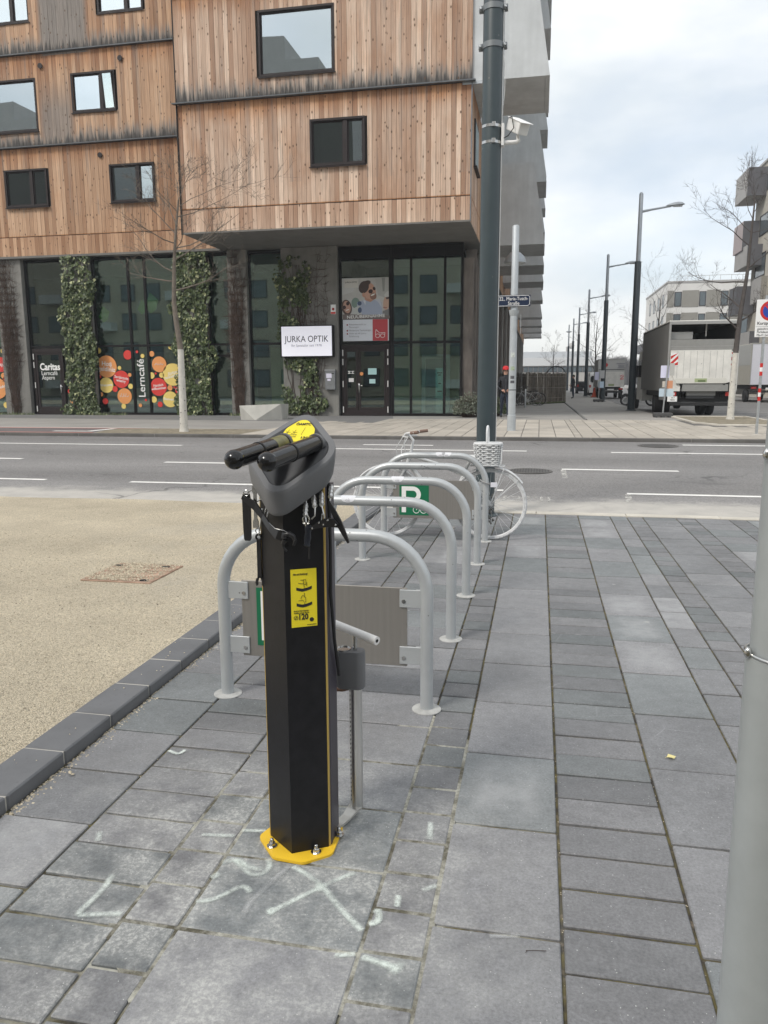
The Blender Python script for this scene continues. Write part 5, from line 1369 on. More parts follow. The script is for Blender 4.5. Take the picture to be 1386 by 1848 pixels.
    for s_, x, z in ((-1, .05, -.16), (1, -.05, .16)): m.box(bb[0] + x - .045, bb[0] + x + .045, *sorted((s_ * .07, s_ * .15)), bb[2] + z - .012, bb[2] + z + .012)
    m.build('crank', fm if not detail else pm('crank_dirty', (.30, .30, .29), .5, var=.4, vs_=30), t)
    if detail:
        m = MB(); random.seed(8)
        for q in range(40): a = random.uniform(0, 6.28); m.sphere((.0 + random.uniform(-.035, .035), -.05, r - .02 + random.uniform(-.16, .12)), random.uniform(.007, .014), 5, 4)
        m.build('dirty_chain', pm('dirty_black_white', (.16, .16, .15), .7, var=.9, vs_=40), t)
    MB().tube([(-.10, .05, .33), (-.08, .11, .02)], .007, 6).build('kickstand', fm, t)
    return t
M_ghost = pm('ghost_white_paint', (.62, .63, .635), .5, var=.10, vs_=14)
gb = bicycle('bicycle', 'all-white painted ghost bicycle standing at the farthest cycle hoop', (M_ghost, M_ghost, pm('tyre_white', (.55, .56, .57), .8, var=.25, vs_=40)))
gb.location = (-.432, 7.30, 0); gb.rotation_euler = (R(-2), 0, 0)
# wicker basket on its carrier: woven from stakes and weavers
t = top('basket', 'white wicker basket with a tall handle on the white bicycle carrier', 'basket', (-.465, 7.31, .722))
def bkt(a, f):           # rounded rectangle, flaring upwards
    cx, cy = math.cos(a), math.sin(a); e = .62
    return (math.copysign(abs(cx) ** e, cx) * (.108 + .018 * f), math.copysign(abs(cy) ** e, cy) * (.078 + .018 * f))
m = MB(); nS = 28
for row in range(11):
    f = row / 10; pts = []
    for q in range(nS * 2):
        a = 2 * math.pi * q / (nS * 2); x, y = bkt(a, f); k_ = 1 + .07 * (1 if (q // 2 + row) % 2 else -1)
        pts.append((-.465 + x * k_, 7.31 + y * k_, .728 + f * .185))
    m.tube(pts, .0085, 5, closed=True)
m.build('weave', M_ghost, t)
m = MB()
for q in range(nS): a = 2 * math.pi * q / nS; b0, b1 = bkt(a, 0), bkt(a, 1); m.tube([(-.465 + b0[0], 7.31 + b0[1], .722), (-.465 + b1[0], 7.31 + b1[1], .925)], .0045, 5)
m.build('stakes', M_ghost, t)
for z, f, rr_ in ((.925, 1.08, .012), (.725, .0, .011)):
    MB().tube([(-.465 + bkt(2 * math.pi * q / 40, f)[0], 7.31 + bkt(2 * math.pi * q / 40, f)[1], z) for q in range(40)], rr_, 7, closed=True).build('rim', M_ghost, t)
MB().prism([(-.465 + bkt(2 * math.pi * q / 32, 1)[0], 7.31 + bkt(2 * math.pi * q / 32, 1)[1]) for q in range(32)], .922, .934).build('lid', M_ghost, t)
MB().tube([(-.468, 7.215, .93), (-.470, 7.22, 1.03)] + [(-.470, 7.31 - .088 * math.cos(R(20 * q)), 1.03 + .058 * math.sin(R(20 * q))) for q in range(1, 9)] + [(-.470, 7.40, 1.03), (-.468, 7.405, .93)], .0115, 8).build('handle', M_ghost, t)
MB().tube([(-.36, 7.26, .90), (-.335, 7.25, .88), (-.333, 7.25, .78), (-.34, 7.25, .735)], .006, 6).build('strap', M_ghost, t)
t = top('cable_lock', 'grey cable lock with a white tag round the leg of the farthest hoop', 'lock', (-.474, 7.21, .56))
m = MB(); m.tube([(-.474 + .05 * math.cos(R(24 * q)), 7.21 + .055 * math.sin(R(24 * q)), .57 - .02 * math.cos(R(24 * q))) for q in range(15)], .006, 8, closed=True); m.build('cable', pm('lock_grey', (.30, .30, .30), .5), t)
MB().box(-.425, -.365, 7.15, 7.155, .53, .575, .002).build('tag', pm('tag_white', (.70, .70, .76), .6), t)

# ================================================================ near poles
c0 = (0.3573, 1.1439)
t = top('signpost', 'thick grey galvanised pole with steel band clamps, nearest the viewer beside the paving', 'pole', (*c0, 0))
MB().lathe([(.0525, 0), (.0525, 1.11)], (c0[0], c0[1], 0), 32).build('sleeve', pm('pole_paint', (.37, .395, .40), .45, metal=.2, var=.08, vs_=9, spk=(14, .045, (.07, .06, .06))), t)
MB().lathe([(.0475, 1.09), (.0475, 1.5), (.0475, 2.2), (.0475, 3.2)], (c0[0], c0[1], 0), 32).build('tube', MATS['pole_paint'], t)
def band(z, r_):
    b_ = MB().tube([(c0[0] + r_ * math.cos(R(10 * q)), c0[1] + r_ * math.sin(R(10 * q)), z - .004 * math.cos(R(10 * q))) for q in range(36)], .0022, 6, closed=True).build('band', M_steel, t)
    MB().sphere((c0[0] - r_ - .001, c0[1] - .012, z + .006), .006, 10, 8, sc=(1, 1, 1.4)).build('band_screw', M_steel, b_)
band(1.11, .0528); band(1.395, .048)
MB().lathe([(.07, 0), (.07, .012), (.052, .02)], (c0[0], c0[1], 0), 24).build('base_collar', MATS['base_mortar'], t)

M_mast = pm('dark_mast_paint', (0.040, 0.058, 0.066), 0.42, var=.08, vs_=4, spk=(7, .05, (.13, .14, .14)))
t = top('lamp_post', 'thick dark grey-green post with clamps and a camera behind the white basket', 'lamp post', (-.58, 8.70, 0))
mx0, my0 = -.578, 8.70
MB().lathe([(.108, 0), (.108, .9), (.104, 2.2), (.103, 7.4), (.05, 7.6)], (mx0, my0, 0), 32).build('mast', M_mast, t)
MB().lathe([(.16, 0), (.16, .012), (.11, .02)], (mx0, my0, 0), 24).build('base_plate', M_mast, t)
for z in (5.29, 4.93):
    m = MB().lathe([(.106, z - .028), (.110, z - .028), (.110, z + .028), (.106, z + .028)], (mx0, my0, 0), 32)
    for s_ in (-1, 1): m.box(mx0 + s_ * .125 - .022, mx0 + s_ * .125 + .022, my0 - .03, my0 + .03, z - .028, z + .028, .004)
    c_ = m.build('clamp', pm('clamp_grey', (.20, .215, .225), .45, metal=.5), t)
    for s_ in (-1, 1): MB().lathe([(0, -.012), (.009, -.012), (.011, 0)], (mx0 + s_ * .128, my0 - .032, z), 8, 'Y').build('bolt', M_steel, c_)
for z in (4.145, 3.985):
    b_ = MB().lathe([(.1045, z - .014), (.1065, z - .014), (.1065, z + .014), (.1045, z + .014)], (mx0, my0, 0), 32).build('steel_band', M_steel, t)
    MB().box(mx0 + .01, mx0 + .05, my0 - .116, my0 - .102, z - .02, z + .03, .004).build('buckle', M_steel, b_)
MB().tube([(mx0 + .110, my0 - .02, .7), (mx0 + .108, my0 - .02, 5.9)], .005, 6).build('white_cable', M_pwhite, t)
MB().tube([(mx0 + .11, my0 + .0, 4.85), (mx0 + .128, my0 + .0, 4.70), (mx0 + .13, my0, 4.5), (mx0 + .118, my0, 4.36)], .004, 6).build('cable_loop', M_pwhite, t)
m = MB(); m.M = Matrix.Translation((mx0 + .10, my0 + .30, 5.1)) @ Matrix.Rotation(R(2.8), 4, 'Z'); m.box(-.003, .003, -.2, .25, -.72, .4, .002); m.build('sign_plate', M_galv, t)
t = top('security_camera', 'white boxy security camera on a bracket of the dark post', 'camera', (mx0 + .12, my0, 4.0))
MB().box(mx0 + .105, mx0 + .135, my0 - .05, my0 + .05, 3.95, 4.17, .004).build('mounting_plate', M_pwhite, t)
MB().tube([(mx0 + .13, my0, 3.985), (mx0 + .27, my0 - .01, 3.985), (mx0 + .285, my0 - .012, 4.0), (mx0 + .27, my0 - .01, 4.05)], [.024, .022, .022, .016], 10).build('arm', M_pwhite, t)
cm = Matrix.Translation((mx0 + .275, my0, 4.14)) @ Matrix.Rotation(R(-52), 4, 'Z') @ Matrix.Rotation(R(28), 4, 'Y')
m = MB(); m.M = cm; m.box(-.12, .12, -.065, .065, -.06, .055, .008); m.build('housing', M_pwhite, t)
m = MB(); m.M = cm; m.box(-.135, .16, -.072, .072, .056, .064, .002); m.build('sun_hood', M_pwhite, t)
m = MB(); m.M = cm; m.box(-.1212, -.1203, -.045, .045, -.045, .02); m.build('rear_cover', pm('cover_grey', (.42, .42, .41), .5), t)
MB().tube([(mx0 + .12, my0 - .03, 4.02), (mx0 + .18, my0 - .09, 4.03), (mx0 + .235, my0 - .10, 4.10), (mx0 + .215, my0 - .09, 4.21), (mx0 + .19, my0 - .05, 4.22)], .005, 6).build('cable', M_rubber, t)

# ================================================================ paint and litter on the paving
def spray(name, col, th):
    g = G(name); p = g.pos()
    at = g.n('Attribute'); at.attribute_name = 'edge'
    a = g.ma('MULTIPLY', g.mr(at.outputs['Fac'], 0.0, 1.05, 0, 1, True), g.mr(g.noise(p, 95, 4, 0.75), .28, .55, .3, 1), True)
    a = g.ma('MULTIPLY', a, g.mr(g.noise(p, 12, 4), .32, .58, .22, 1))
    g.put(g.b.inputs['Base Color'], col); g.put(g.b.inputs['Alpha'], g.ma('MULTIPLY', a, th)); g.put(g.b.inputs['Roughness'], .8)
    return g.m
M_spray = spray('spray_paint_pale', (.72, .78, .73), .85); M_chalk = spray('chalk_faint', (.52, .53, .53), .6)
strokes = [([(-0.94, 2.065), (-0.906, 2.088), (-0.875, 2.067), (-0.84, 2.05), (-0.813, 2.051)], 0.014, 0), ([(-0.909, 2.083), (-0.853, 2.036), (-0.822, 2.014), (-0.793, 2.034), (-0.788, 2.084), (-0.804, 2.103)], 0.012, 0), ([(-0.942, 1.875), (-0.899, 1.887), (-0.865, 1.932), (-0.844, 1.966), (-0.821, 1.967), (-0.805, 1.944)], 0.011, 0), ([(-0.731, 2.081), (-0.754, 2.014), (-0.779, 1.936), (-0.791, 1.877), (-0.785, 1.837)], 0.011, 1), ([(-0.714, 2.084), (-0.659, 2.053), (-0.603, 2.016), (-0.541, 1.945), (-0.496, 1.899), (-0.444, 1.851)], 0.012, 0), ([(-0.521, 2.089), (-0.568, 2.047), (-0.608, 2.002), (-0.665, 1.933), (-0.719, 1.867)], 0.011, 0), ([(-0.611, 1.999), (-0.604, 2.006)], 0.02, 0), ([(-0.712, 1.883), (-0.718, 1.87)], 0.016, 0), ([(-1.253, 1.937), (-1.244, 1.898), (-1.248, 1.807), (-1.261, 1.75), (-1.197, 1.768), (-1.135, 1.783)], 0.012, 0), ([(-1.421, 2.14), (-1.398, 2.095)], 0.013, 0), ([(-1.459, 2.723), (-1.403, 2.697), (-1.398, 2.739)], 0.01, 0), ([(-1.069, 2.192), (-0.964, 2.204)], 0.011, 0), ([(-0.944, 2.241), (-0.872, 2.251)], 0.011, 0), ([(-0.943, 1.986), (-0.932, 2.004)], 0.013, 0), ([(-0.41, 1.939), (-0.399, 1.883), (-0.422, 1.881)], 0.012, 0), ([(-0.487, 1.744), (-0.441, 1.756)], 0.01, 0), ([(-0.413, 1.751), (-0.346, 1.739)], 0.01, 0), ([(-1.394, 2.559), (-1.383, 2.572)], 0.012, 1), ([(-1.385, 2.26), (-1.375, 2.271)], 0.012, 1), ([(-0.552, 2.236), (-0.537, 2.234)], 0.014, 1), ([(-0.326, 2.407), (-0.317, 2.312)], 0.012, 0), ([(-0.414, 1.749), (-0.373, 1.741), (-0.324, 1.73)], 0.013, 0), ([(-0.324, 1.733), (-0.316, 1.731)], 0.026, 0), ([(-0.423, 1.877), (-0.399, 1.888), (-0.409, 1.936), (-0.422, 1.933)], 0.011, 0), ([(-0.298, 2.049), (-0.266, 2.076)], 0.011, 0), ([(-0.367, 2.009), (-0.363, 1.964)], 0.011, 0), ([(-0.088, 1.896), (-0.013, 1.91)], 0.009, 1)]
marks = [MB(), MB()]; edge_vals = [[], []]
for pts, w, k_ in strokes:
    P = [Vector((x, y, 0)) for x, y in pts]; fine = []
    for a, b_ in zip(P[:-1], P[1:]):
        n = max(2, int((b_ - a).length / .012))
        fine += [a.lerp(b_, q / n) for q in range(n)]
    fine.append(P[-1])
    for _ in range(4): fine = [fine[0]] + [(fine[q - 1] + fine[q] * 2 + fine[q + 1]) / 4 for q in range(1, len(fine) - 1)] + [fine[-1]]
    d0 = (fine[1] - fine[0]).normalized(); d1 = (fine[-1] - fine[-2]).normalized(); fine = [fine[0] - d0 * w * .7] + fine + [fine[-1] + d1 * w * .7]
    vs = []; n = len(fine)
    for q, p in enumerate(fine):
        d = (fine[min(q + 1, n - 1)] - fine[max(q - 1, 0)]).normalized(); nn = Vector((-d.y, d.x, 0)); end = q in (0, n - 1)
        for s_, e in ((-1, 0), (-.4, .7), (0, 1), (.4, .7), (1, 0)):
            vs.append(tuple(p + nn * s_ * w * 1.3 + Vector((0, 0, .0032 + .00004 * len(marks[k_].v) / 50)))); edge_vals[k_].append(0.0 if end else e)
    marks[k_].add(vs, [(5 * q + e, 5 * q + e + 1, 5 * q + e + 6, 5 * q + e + 5) for q in range(n - 1) for e in range(4)])
for k_, (nm, mt) in enumerate((('spray_marks', M_spray), ('chalk_marks', M_chalk))):
    o = marks[k_].build(nm, mt, paving, recalc=False)
    at = o.data.attributes.new('edge', 'FLOAT', 'POINT'); at.data.foreach_set('value', edge_vals[k_])
t = top('leaf', 'small yellow fallen leaf lying on the paving', 'leaf', (.56, 3.05, .004))
m = MB(); m.add([(.545, 3.05, .004), (.552, 3.068, .010), (.568, 3.064, .006), (.580, 3.052, .010), (.572, 3.04, .005), (.556, 3.036, .011)], [(0, 1, 2, 3, 4, 5)]); m.build('blade', pm('leaf_yellow', (.70, .62, .28), .6), t)
MB().tube([(.545, 3.05, .005), (.538, 3.046, .004)], .001, 4).build('stalk', MATS['leaf_yellow'], t)
t = top('twig', 'short dark twig lying on a large paving slab', 'twig', (.03, 1.86, .003))
MB().tube([(.006, 1.857, .004), (.03, 1.862, .004), (.06, 1.866, .004)], .0010, 5).build('stem', pm('twig_brown', (.06, .045, .04), .8), t)
MB().tube([(.010, 1.858, .004), (.006, 1.850, .004)], .0008, 5).build('side_shoot', MATS['twig_brown'], t)
t = top('pebble', 'loose beige pebble lying on the paving near the dark kerb', 'pebble', (-1.75, 2.47, .004))
m = MB(); random.seed(1); stone(m, -1.75, 2.475, .008, .015, .5); stone(m, -1.735, 2.468, .006, .009, .3); m.build('stone', M_pebb, t)
# ================================================================ plants
M_bark = pm('young_bark', (0.155, 0.130, 0.105), 0.85, var=.3, vs_=7, bump=.3, bs=30, spk=(13, .12, (.06, .05, .04)))
M_barkd = pm('dark_bark', (0.075, 0.065, 0.060), 0.85, var=.3, vs_=7)
M_lime = pm('limewash', (0.56, 0.54, 0.49), 0.85, var=.16, vs_=6, spk=(7, .13, (.10, .09, .08)))
def bare_tree(name, label, base, trunk, r0, white_h, branches, seed, group=None, bark=None, depth=3, lean_top=.01):
    """trunk: list of (dx,dy,z) above base; branches: list of (z fraction, azimuth, length, rise)"""
    random.seed(seed); bark = bark or M_bark
    t = top(name, label, 'tree', base, group); B = Vector(base)
    P = [B + Vector(p) for p in trunk]; n = len(P); zt = P[-1].z - B.z
    def at(z):
        for a, b in zip(P[:-1], P[1:]):
            if a.z - B.z <= z <= b.z - B.z: return a.lerp(b, (z - (a.z - B.z)) / (b.z - a.z))
        return P[-1]
    rad = lambda z: r0 * (1 - .8 * max(0, z / zt) ** 1.1) if z > .0 else r0
    zs = [0.0, .15] + [zt * q / 14 for q in range(1, 15)]
    lo = [z for z in zs if z <= white_h] + ([white_h] if white_h else [])
    hi = ([white_h] if white_h else []) + [z for z in zs if z > white_h]
    if white_h: MB().tube([at(z) for z in lo], [rad(z) * (1.25 if z == 0 else 1.02) for z in lo], 12).build('painted_trunk', M_lime, t)
    MB().tube([at(z) for z in hi], [rad(z) for z in hi], 10).build('trunk', bark, t)
    cr = MB()
    def grow(p, d, ln, r, lev):
        pts = [p]; rs = [r]; k = 5 if lev < 2 else 4; q = p.copy(); dd = d.copy()
        for s_ in range(k):
            dd = (dd + Vector((random.gauss(0, .16), random.gauss(0, .16), random.gauss(.05, .10)))).normalized()
            q = q + dd * (ln / k); pts.append(q.copy()); rs.append(r * (1 - .75 * (s_ + 1) / k))
        cr.tube(pts, rs, 5 if lev < 1 else (4 if lev < 2 else 3), cap=False)
        if lev < depth:
            for c in range(random.randint(4, 7) if lev < 2 else random.randint(2, 4)):
                f = random.uniform(.25, .98); i = min(int(f * k), k - 1); s0 = pts[i].lerp(pts[i + 1], f * k - i)
                side = dd.cross(Vector((random.gauss(0, 1), random.gauss(0, 1), random.gauss(0, 1)))).normalized()
                nd = (dd * .75 + side * random.uniform(.5, .95) + Vector((0, 0, .12))).normalized()
                grow(s0, nd, ln * random.uniform(.32, .58), max(rs[i] * .5, .0042), lev + 1)
    for zf, az, ln, rise in branches:
        z = zf * zt; a = R(az); grow(at(z), Vector((math.cos(a), math.sin(a), rise)).normalized(), ln, rad(z) * .45, 0)
    cr.build('crown', bark, t, recalc=False)
    return t
bare_tree('young_tree', 'slim bare young tree with white-painted trunk before the timber facade', (-9.49, 19.5, ZF), [(0, 0, 0), (.01, 0, 2.2), (-.12, 0, 3.3), (-.06, 0, 4.4), (.02, 0, 5.1), (.15, 0, 6.0)], .105, 2.2,
          [(.80, 10, 2.0, .35), (.62, 5, 1.7, .12), (.70, 170, 1.6, .5), (.9, 150, 1.7, .6), (.93, 30, 2.3, .35), (.97, 20, 2.0, .7), (1, 120, 1.5, 1.3), (.86, 190, 1.5, .8), (.66, 195, 1.2, -.05), (.75, 350, 1.7, .5), (.82, 215, 1.6, .2), (.78, 300, 1.3, .4), (.95, 250, 1.3, .8), (1, 60, 1.3, 1.5)], 14)
bare_tree('young_tree', 'bare tree with white-painted trunk standing in the kerbed bed by the lorry', (6.35, 27.9, ZF + .02), [(0, 0, 0), (.02, 0, 2.0), (.08, 0, 3.4), (.22, 0, 4.8), (.25, 0, 6.0), (.28, 0, 7.0)], .115, 2.2,
          [(.42, 175, 1.2, .5), (.46, 5, 1.1, .7), (.52, 150, 1.5, .6), (.64, 182, 1.9, .15), (.80, 176, 2.0, .45), (.86, 155, 1.7, .8), (.92, 172, 1.7, 1.2), (.95, 20, 1.0, .8), (1, 120, 1.2, 1.6), (.86, 10, 1.0, .4), (1, 70, 1.2, 2.2), (.70, 330, 1.0, .5)], 23, bark=M_barkd)
for i, (bx, by, h, sd_, lb) in enumerate([(5.6, 84, 8.2, 5, 'bare street tree behind the small white lorry far down the road'), (9.2, 66, 9.0, 6, 'bare tree rising behind the grey lorry in front of the pale apartments'), (1.4, 88, 6.0, 7, 'dense bare shrub-like tree above the willow fence')]):
    bare_tree('bare_tree', lb, (bx, by, .1), [(0, 0, 0), (.05, 0, h * .3), (-.05, 0, h * .62), (.05, 0, h * .9)], .13 if i < 2 else .09, 0,
              [(f, a, h * (.36 if i < 2 else .26), r_) for f, a, r_ in [(.3, 20, .6), (.35, 200, .7), (.42, 110, .7), (.5, 300, .6), (.55, 0, .6), (.6, 170, .8), (.7, 60, .9), (.75, 230, .9), (.85, 340, 1.2), (.95, 140, 1.4), (1, 40, 2)]], sd_, bark=M_barkd)
# far wooded mass beyond the street
random.seed(77); m = MB()
for _ in range(1500):
    x = random.uniform(8, 60); y = 300 + random.uniform(-12, 12); hh = 9.5 + 1.6 * mn.noise(Vector((x * .16, 3, 0))) + random.uniform(-1.5, 1.0)
    m.tube([(x, y, 0), (x + random.gauss(0, .4), y, hh * .6), (x + random.gauss(0, .9), y, hh)], [.22, .13, .03], 3, cap=False)
    for _k in range(7):
        z = random.uniform(.35, .9) * hh; a = random.uniform(0, 6.28); l_ = random.uniform(1, 2.4)
        m.tube([(x, y, z), (x + l_ * math.cos(a), y + l_ * math.sin(a), z + l_ * .9)], [.08, .02], 3, cap=False)
meta(m.build('woodland', M_barkd, kind='stuff', recalc=False), 'hazy grey band of bare woodland at the end of the street', 'woodland')

M_ivy = leaf_mat('ivy_leaves', (0.028, 0.048, 0.015), (0.085, 0.115, 0.038), (0.33, 0.35, 0.18))
M_vine = pm('dead_vine', (0.075, 0.050, 0.038), 0.9, var=.35, vs_=4)
def ivy(label, x0, x1, z0, z1, y, n, seed, dens=None, lsize=.135, thick=.38):
    random.seed(seed); t = top('ivy', label, 'ivy', ((x0 + x1) / 2, y, z0))
    m = MB(); made = 0; tries = 0
    while made < n and tries < n * 12:
        tries += 1
        x = random.uniform(x0 - .38, x1 + .38); z = random.uniform(z0, z1)
        e = max(x0 - x, x - x1, 0); wob = .5 + .95 * mn.noise(Vector((x * .9, z * 1.15, seed)))
        if e > 0 and wob < .38 + e * 1.5: continue
        if dens and random.random() > dens(x, z): continue
        if mn.noise(Vector((x * 3.1, z * 2.2, seed + 9))) < -.28 and random.random() < .85: continue
        d = thick * (.35 + .65 * abs(mn.noise(Vector((x * 2.3, z * 2.3, seed + 5))))) + .02
        c = Vector((x, y - d * random.uniform(.2, 1), z)); s_ = lsize * random.uniform(.5, 1.4)
        dn = Vector((random.gauss(0, .45), -.35 + random.gauss(0, .35), -1 + random.gauss(0, .35))).normalized()
        nr = Vector((random.gauss(0, .5), -1, random.gauss(.35, .45))).normalized(); sd_ = dn.cross(nr).normalized(); nr = sd_.cross(dn)
        a = c - dn * s_ * .5; b = c + dn * s_ * .5
        l_, r_ = c + sd_ * s_ * .46 - dn * s_ * .15 + nr * s_ * .10, c - sd_ * s_ * .46 - dn * s_ * .15 + nr * s_ * .10
        m.add([tuple(a), tuple(l_), tuple(b), tuple(r_)], [(0, 1, 2), (0, 2, 3)], 0, max(.01, random.random())); made += 1
    m.build('foliage', M_ivy, t, kind='stuff', recalc=False)
    v = MB()
    for _ in range(16):
        x = random.uniform(x0, x1); pts = []
        z = z0
        while z < z1:
            pts.append((x, y - .02, z)); z += .35; x = min(x1, max(x0, x + random.gauss(0, .07)))
        v.tube(pts, [.016 * (1 - .7 * q / len(pts)) for q in range(len(pts))], 4, cap=False)
    v.build('stems', M_vine, t, recalc=False)
    return t
ivy('dense green ivy column beside the glass door lettered Caritas', -19.45, -18.25, .22, 6.62, YG - .22, 4300, 41, dens=lambda x, z: 1 - .45 * (z > 5.3) * (x > -18.9) - .25 * (z > 5.6))
ivy('dense green ivy column behind the white trunk of the young tree', -14.45, -13.1, .22, 6.62, YG - .22, 4600, 42)
ivy('patchy ivy on the pillar above the white shop sign', -10.1, -9.0, 3.2, 6.3, YG - .22, 1300, 43, dens=lambda x, z: max(0, .35 + .9 * mn.noise(Vector((x * 1.5, z * 1.1, 3)))) * (1 if x < -9.3 else .55) * (1.3 if z < 5.5 else .5), lsize=.13, thick=.3)
ivy('patchy ivy on the pillar hanging below the white shop sign', -9.95, -8.55, .3, 2.5, YG - .22, 900, 44, dens=lambda x, z: max(0, .30 + 1.0 * mn.noise(Vector((x * 1.4, z * 1.0, 8)))) * (1 if -9.8 < x < -8.8 else .5), lsize=.13, thick=.38)
def vines(label, x0, x1, z0, z1, y, n, seed, topheavy=True, r=.013):
    random.seed(seed); t = top('climbing_vine', label, 'vine', ((x0 + x1) / 2, y, z0)); v = MB(); tw = MB()
    xm = (x0 + x1) / 2
    for k_ in range(n):
        x = xm + random.gauss(0, .10); z = z0; pts = [(x, y - .02, z)]; tgt = random.uniform(x0, x1); zmax = z1 * random.uniform(.55, 1.0)
        while z < zmax:
            z += .28; x += (tgt - x) * .10 + random.gauss(0, .045); x = min(x1 + .05, max(x0 - .05, x)); pts.append((x, y - random.uniform(.015, .06), z))
            for _ in range(3 if z > z1 * .35 else 1):
                a = random.uniform(-.4, 3.5); l_ = random.uniform(.15, .5)
                tw.tube([(x, y - .03, z), (x + l_ * .5 * math.cos(a), y - random.uniform(.02, .09), z + l_ * .5 * math.sin(a)), (x + l_ * math.cos(a) * .9, y - random.uniform(.01, .12), z + l_ * math.sin(a) + random.gauss(0, .05))], [.006, .004, .002], 3, cap=False)
        v.tube(pts, [r * (1.2 - .9 * q / len(pts)) for q in range(len(pts))], 4, cap=False)
    v.build('stems', M_vine, t, recalc=False); tw.build('twigs', M_vine, t, kind='stuff', recalc=False)
vines('bare brown vine covering the leftmost concrete pillar', -22.5, -21.75, .2, 6.9, YG - .22, 34, 51)
vines('bare brown vine covering the pillar between ivy and shop sign', -12.2, -11.5, .2, 6.7, YG - .22, 40, 52)
vines('thin bare vine stems spreading over the optician pillar', -9.6, -8.0, .2, 6.6, YG - .22, 12, 53, r=.008)
vines('bare vine climbing the pillar round the street corner', -3.1, -2.5, .2, 6.5, 32.68, 26, 54)
def bush(label, c, rx, ry, h, n, seed, mat):
    random.seed(seed); t = top('bush', label, 'bush', c, 'bushes at the foot of the corner'); m = MB(); st_ = MB()
    for _ in range(n):
        a = random.uniform(0, 6.28); q = math.sqrt(random.random()); x, y = c[0] + q * rx * math.cos(a), c[1] + q * ry * math.sin(a); hh = h * (1 - .5 * q * q) * random.uniform(.5, 1)
        st_.tube([(c[0] + (x - c[0]) * .4, c[1] + (y - c[1]) * .4, c[2]), (x, y, c[2] + hh)], [.006, .003], 3, cap=False)
        for _k in range(5):
            z = c[2] + hh * random.uniform(.35, 1.05); d = Vector((random.gauss(0, 1), random.gauss(0, 1), random.gauss(.6, .6))).normalized() * random.uniform(.06, .13); e = d.cross(Vector((random.random(), 1, 0))).normalized() * .016
            p = Vector((x, y, z)); m.add([tuple(p), tuple(p + d * .5 + e), tuple(p + d), tuple(p + d * .5 - e)], [(0, 1, 2, 3)], 0, random.random() or .1)
    m.build('foliage', mat, t, kind='stuff', recalc=False); st_.build('stems', M_vine, t, recalc=False)
M_lav = leaf_mat('lavender_leaves', (.075, .095, .065), (.15, .17, .125), (.20, .21, .17))
bush('grey-green lavender bush left of the dark lamp post at the shop corner', (-2.55, 28.9, ZF), .62, .5, .95, 620, 61, M_lav)
bush('dark green bush between the dark lamp post and the man in the red cap', (-1.75, 29.9, ZF), .55, .5, .8, 520, 62, leaf_mat('dark_bush_leaves', (.03, .05, .02), (.07, .10, .045), (.12, .14, .08)))
# tufts at the foot of the pillars
random.seed(63); m = MB()
for _ in range(500):
    xx = random.choice([random.uniform(-22.7, -21.2), random.uniform(-18.3, -16.9), random.uniform(-12.3, -11.4), random.uniform(-24, -22.6)]); yv = YG - .28 - random.random() * .25; hgt = random.uniform(.04, .16)
    m.add([(xx, yv, ZF), (xx + .03, yv, ZF), (xx + random.gauss(0, .06), yv + random.gauss(0, .04), ZF + hgt)], [(0, 1, 2)], 0, random.random() or .1)
meta(m.build('weeds', M_ivy, kind='stuff', recalc=False), 'low green weeds growing along the foot of the timber building', 'weeds')

# ================================================================ concrete block, street sign, lamps
t = top('concrete_block', 'pale faceted concrete seat block on the far pavement before the vine pillar', 'block', (-9.8, 26.2, ZF))
m = MB(); z0, z1 = ZF, .74
A = [(-10.42, 25.95, z0), (-9.82, 25.78, z0), (-9.05, 26.45, z0), (-9.05, 27.1, z0), (-10.42, 27.0, z0)]
Bt = [(-10.46, 25.93, z1 - .03), (-9.08, 26.40, z1 + .02), (-9.03, 27.15, z1), (-10.46, 27.05, z1 - .05)]
m.add(A + Bt, [(0, 1, 5), (1, 6, 5), (1, 2, 6), (2, 3, 7, 6), (3, 4, 8, 7), (4, 0, 5, 8), (5, 6, 7, 8), (4, 3, 2, 1, 0)]); m.build('block', M_bench, t)
t = top('street_sign', 'pale grey pole with dark blue enamel street-name plate Maria-Tusch-Straße', 'street sign', (-.72, 20.9, ZF))
M_spole = pm('sign_pole_grey', (.42, .45, .47), .5, metal=.2, var=.08, vs_=5)
MB().lathe([(.115, ZF), (.115, .62), (.10, .63)], (-.72, 20.9, 0), 24).build('base_sleeve', M_spole, t)
MB().lathe([(.10, .62), (.098, 3.3), (.092, 3.4), (.088, 5.44), (.06, 5.47)], (-.72, 20.9, 0), 24).build('tube', M_spole, t)
MB().lathe([(.1025, 1.28), (.1025, 1.30)], (-.72, 20.9, 0), 24).build('ring', M_rubber, t)
b_ = MB().box(-1.165, -.30, 20.775, 20.795, 3.43, 3.72, .004).build('name_plate', pm('enamel_blue', (.012, .022, .055), .3), t)
m = MB(); xa, xb, za, zb_ = -1.145, -.32, 3.448, 3.702
c_ = [(xa + .04, za), (xb - .04, za), (xb, za + .04), (xb, zb_ - .04), (xb - .04, zb_), (xa + .04, zb_), (xa, zb_ - .04), (xa, za + .04)]
m.tube([(x, 20.773, z) for x, z in c_], .006, 4, closed=True); m.build('border', M_let, b_)
text('22., Maria-Tusch-', .125, M_let, b_, facing((-.73, 20.771, 3.625)), bold=.0, width=.74); text('Straße', .125, M_let, b_, facing((-.73, 20.771, 3.51)), bold=.0, width=.29)
m = MB().lathe([(.14, 3.35), (.11, 3.22), (.10, 3.2)], (-.72, 20.9, 0), 20); m.build('bracket', M_spole, t)
MB().box(-.55, -.54, 20.85, 21.2, 2.75, 3.25, .003).build('side_plate', M_galv, t)
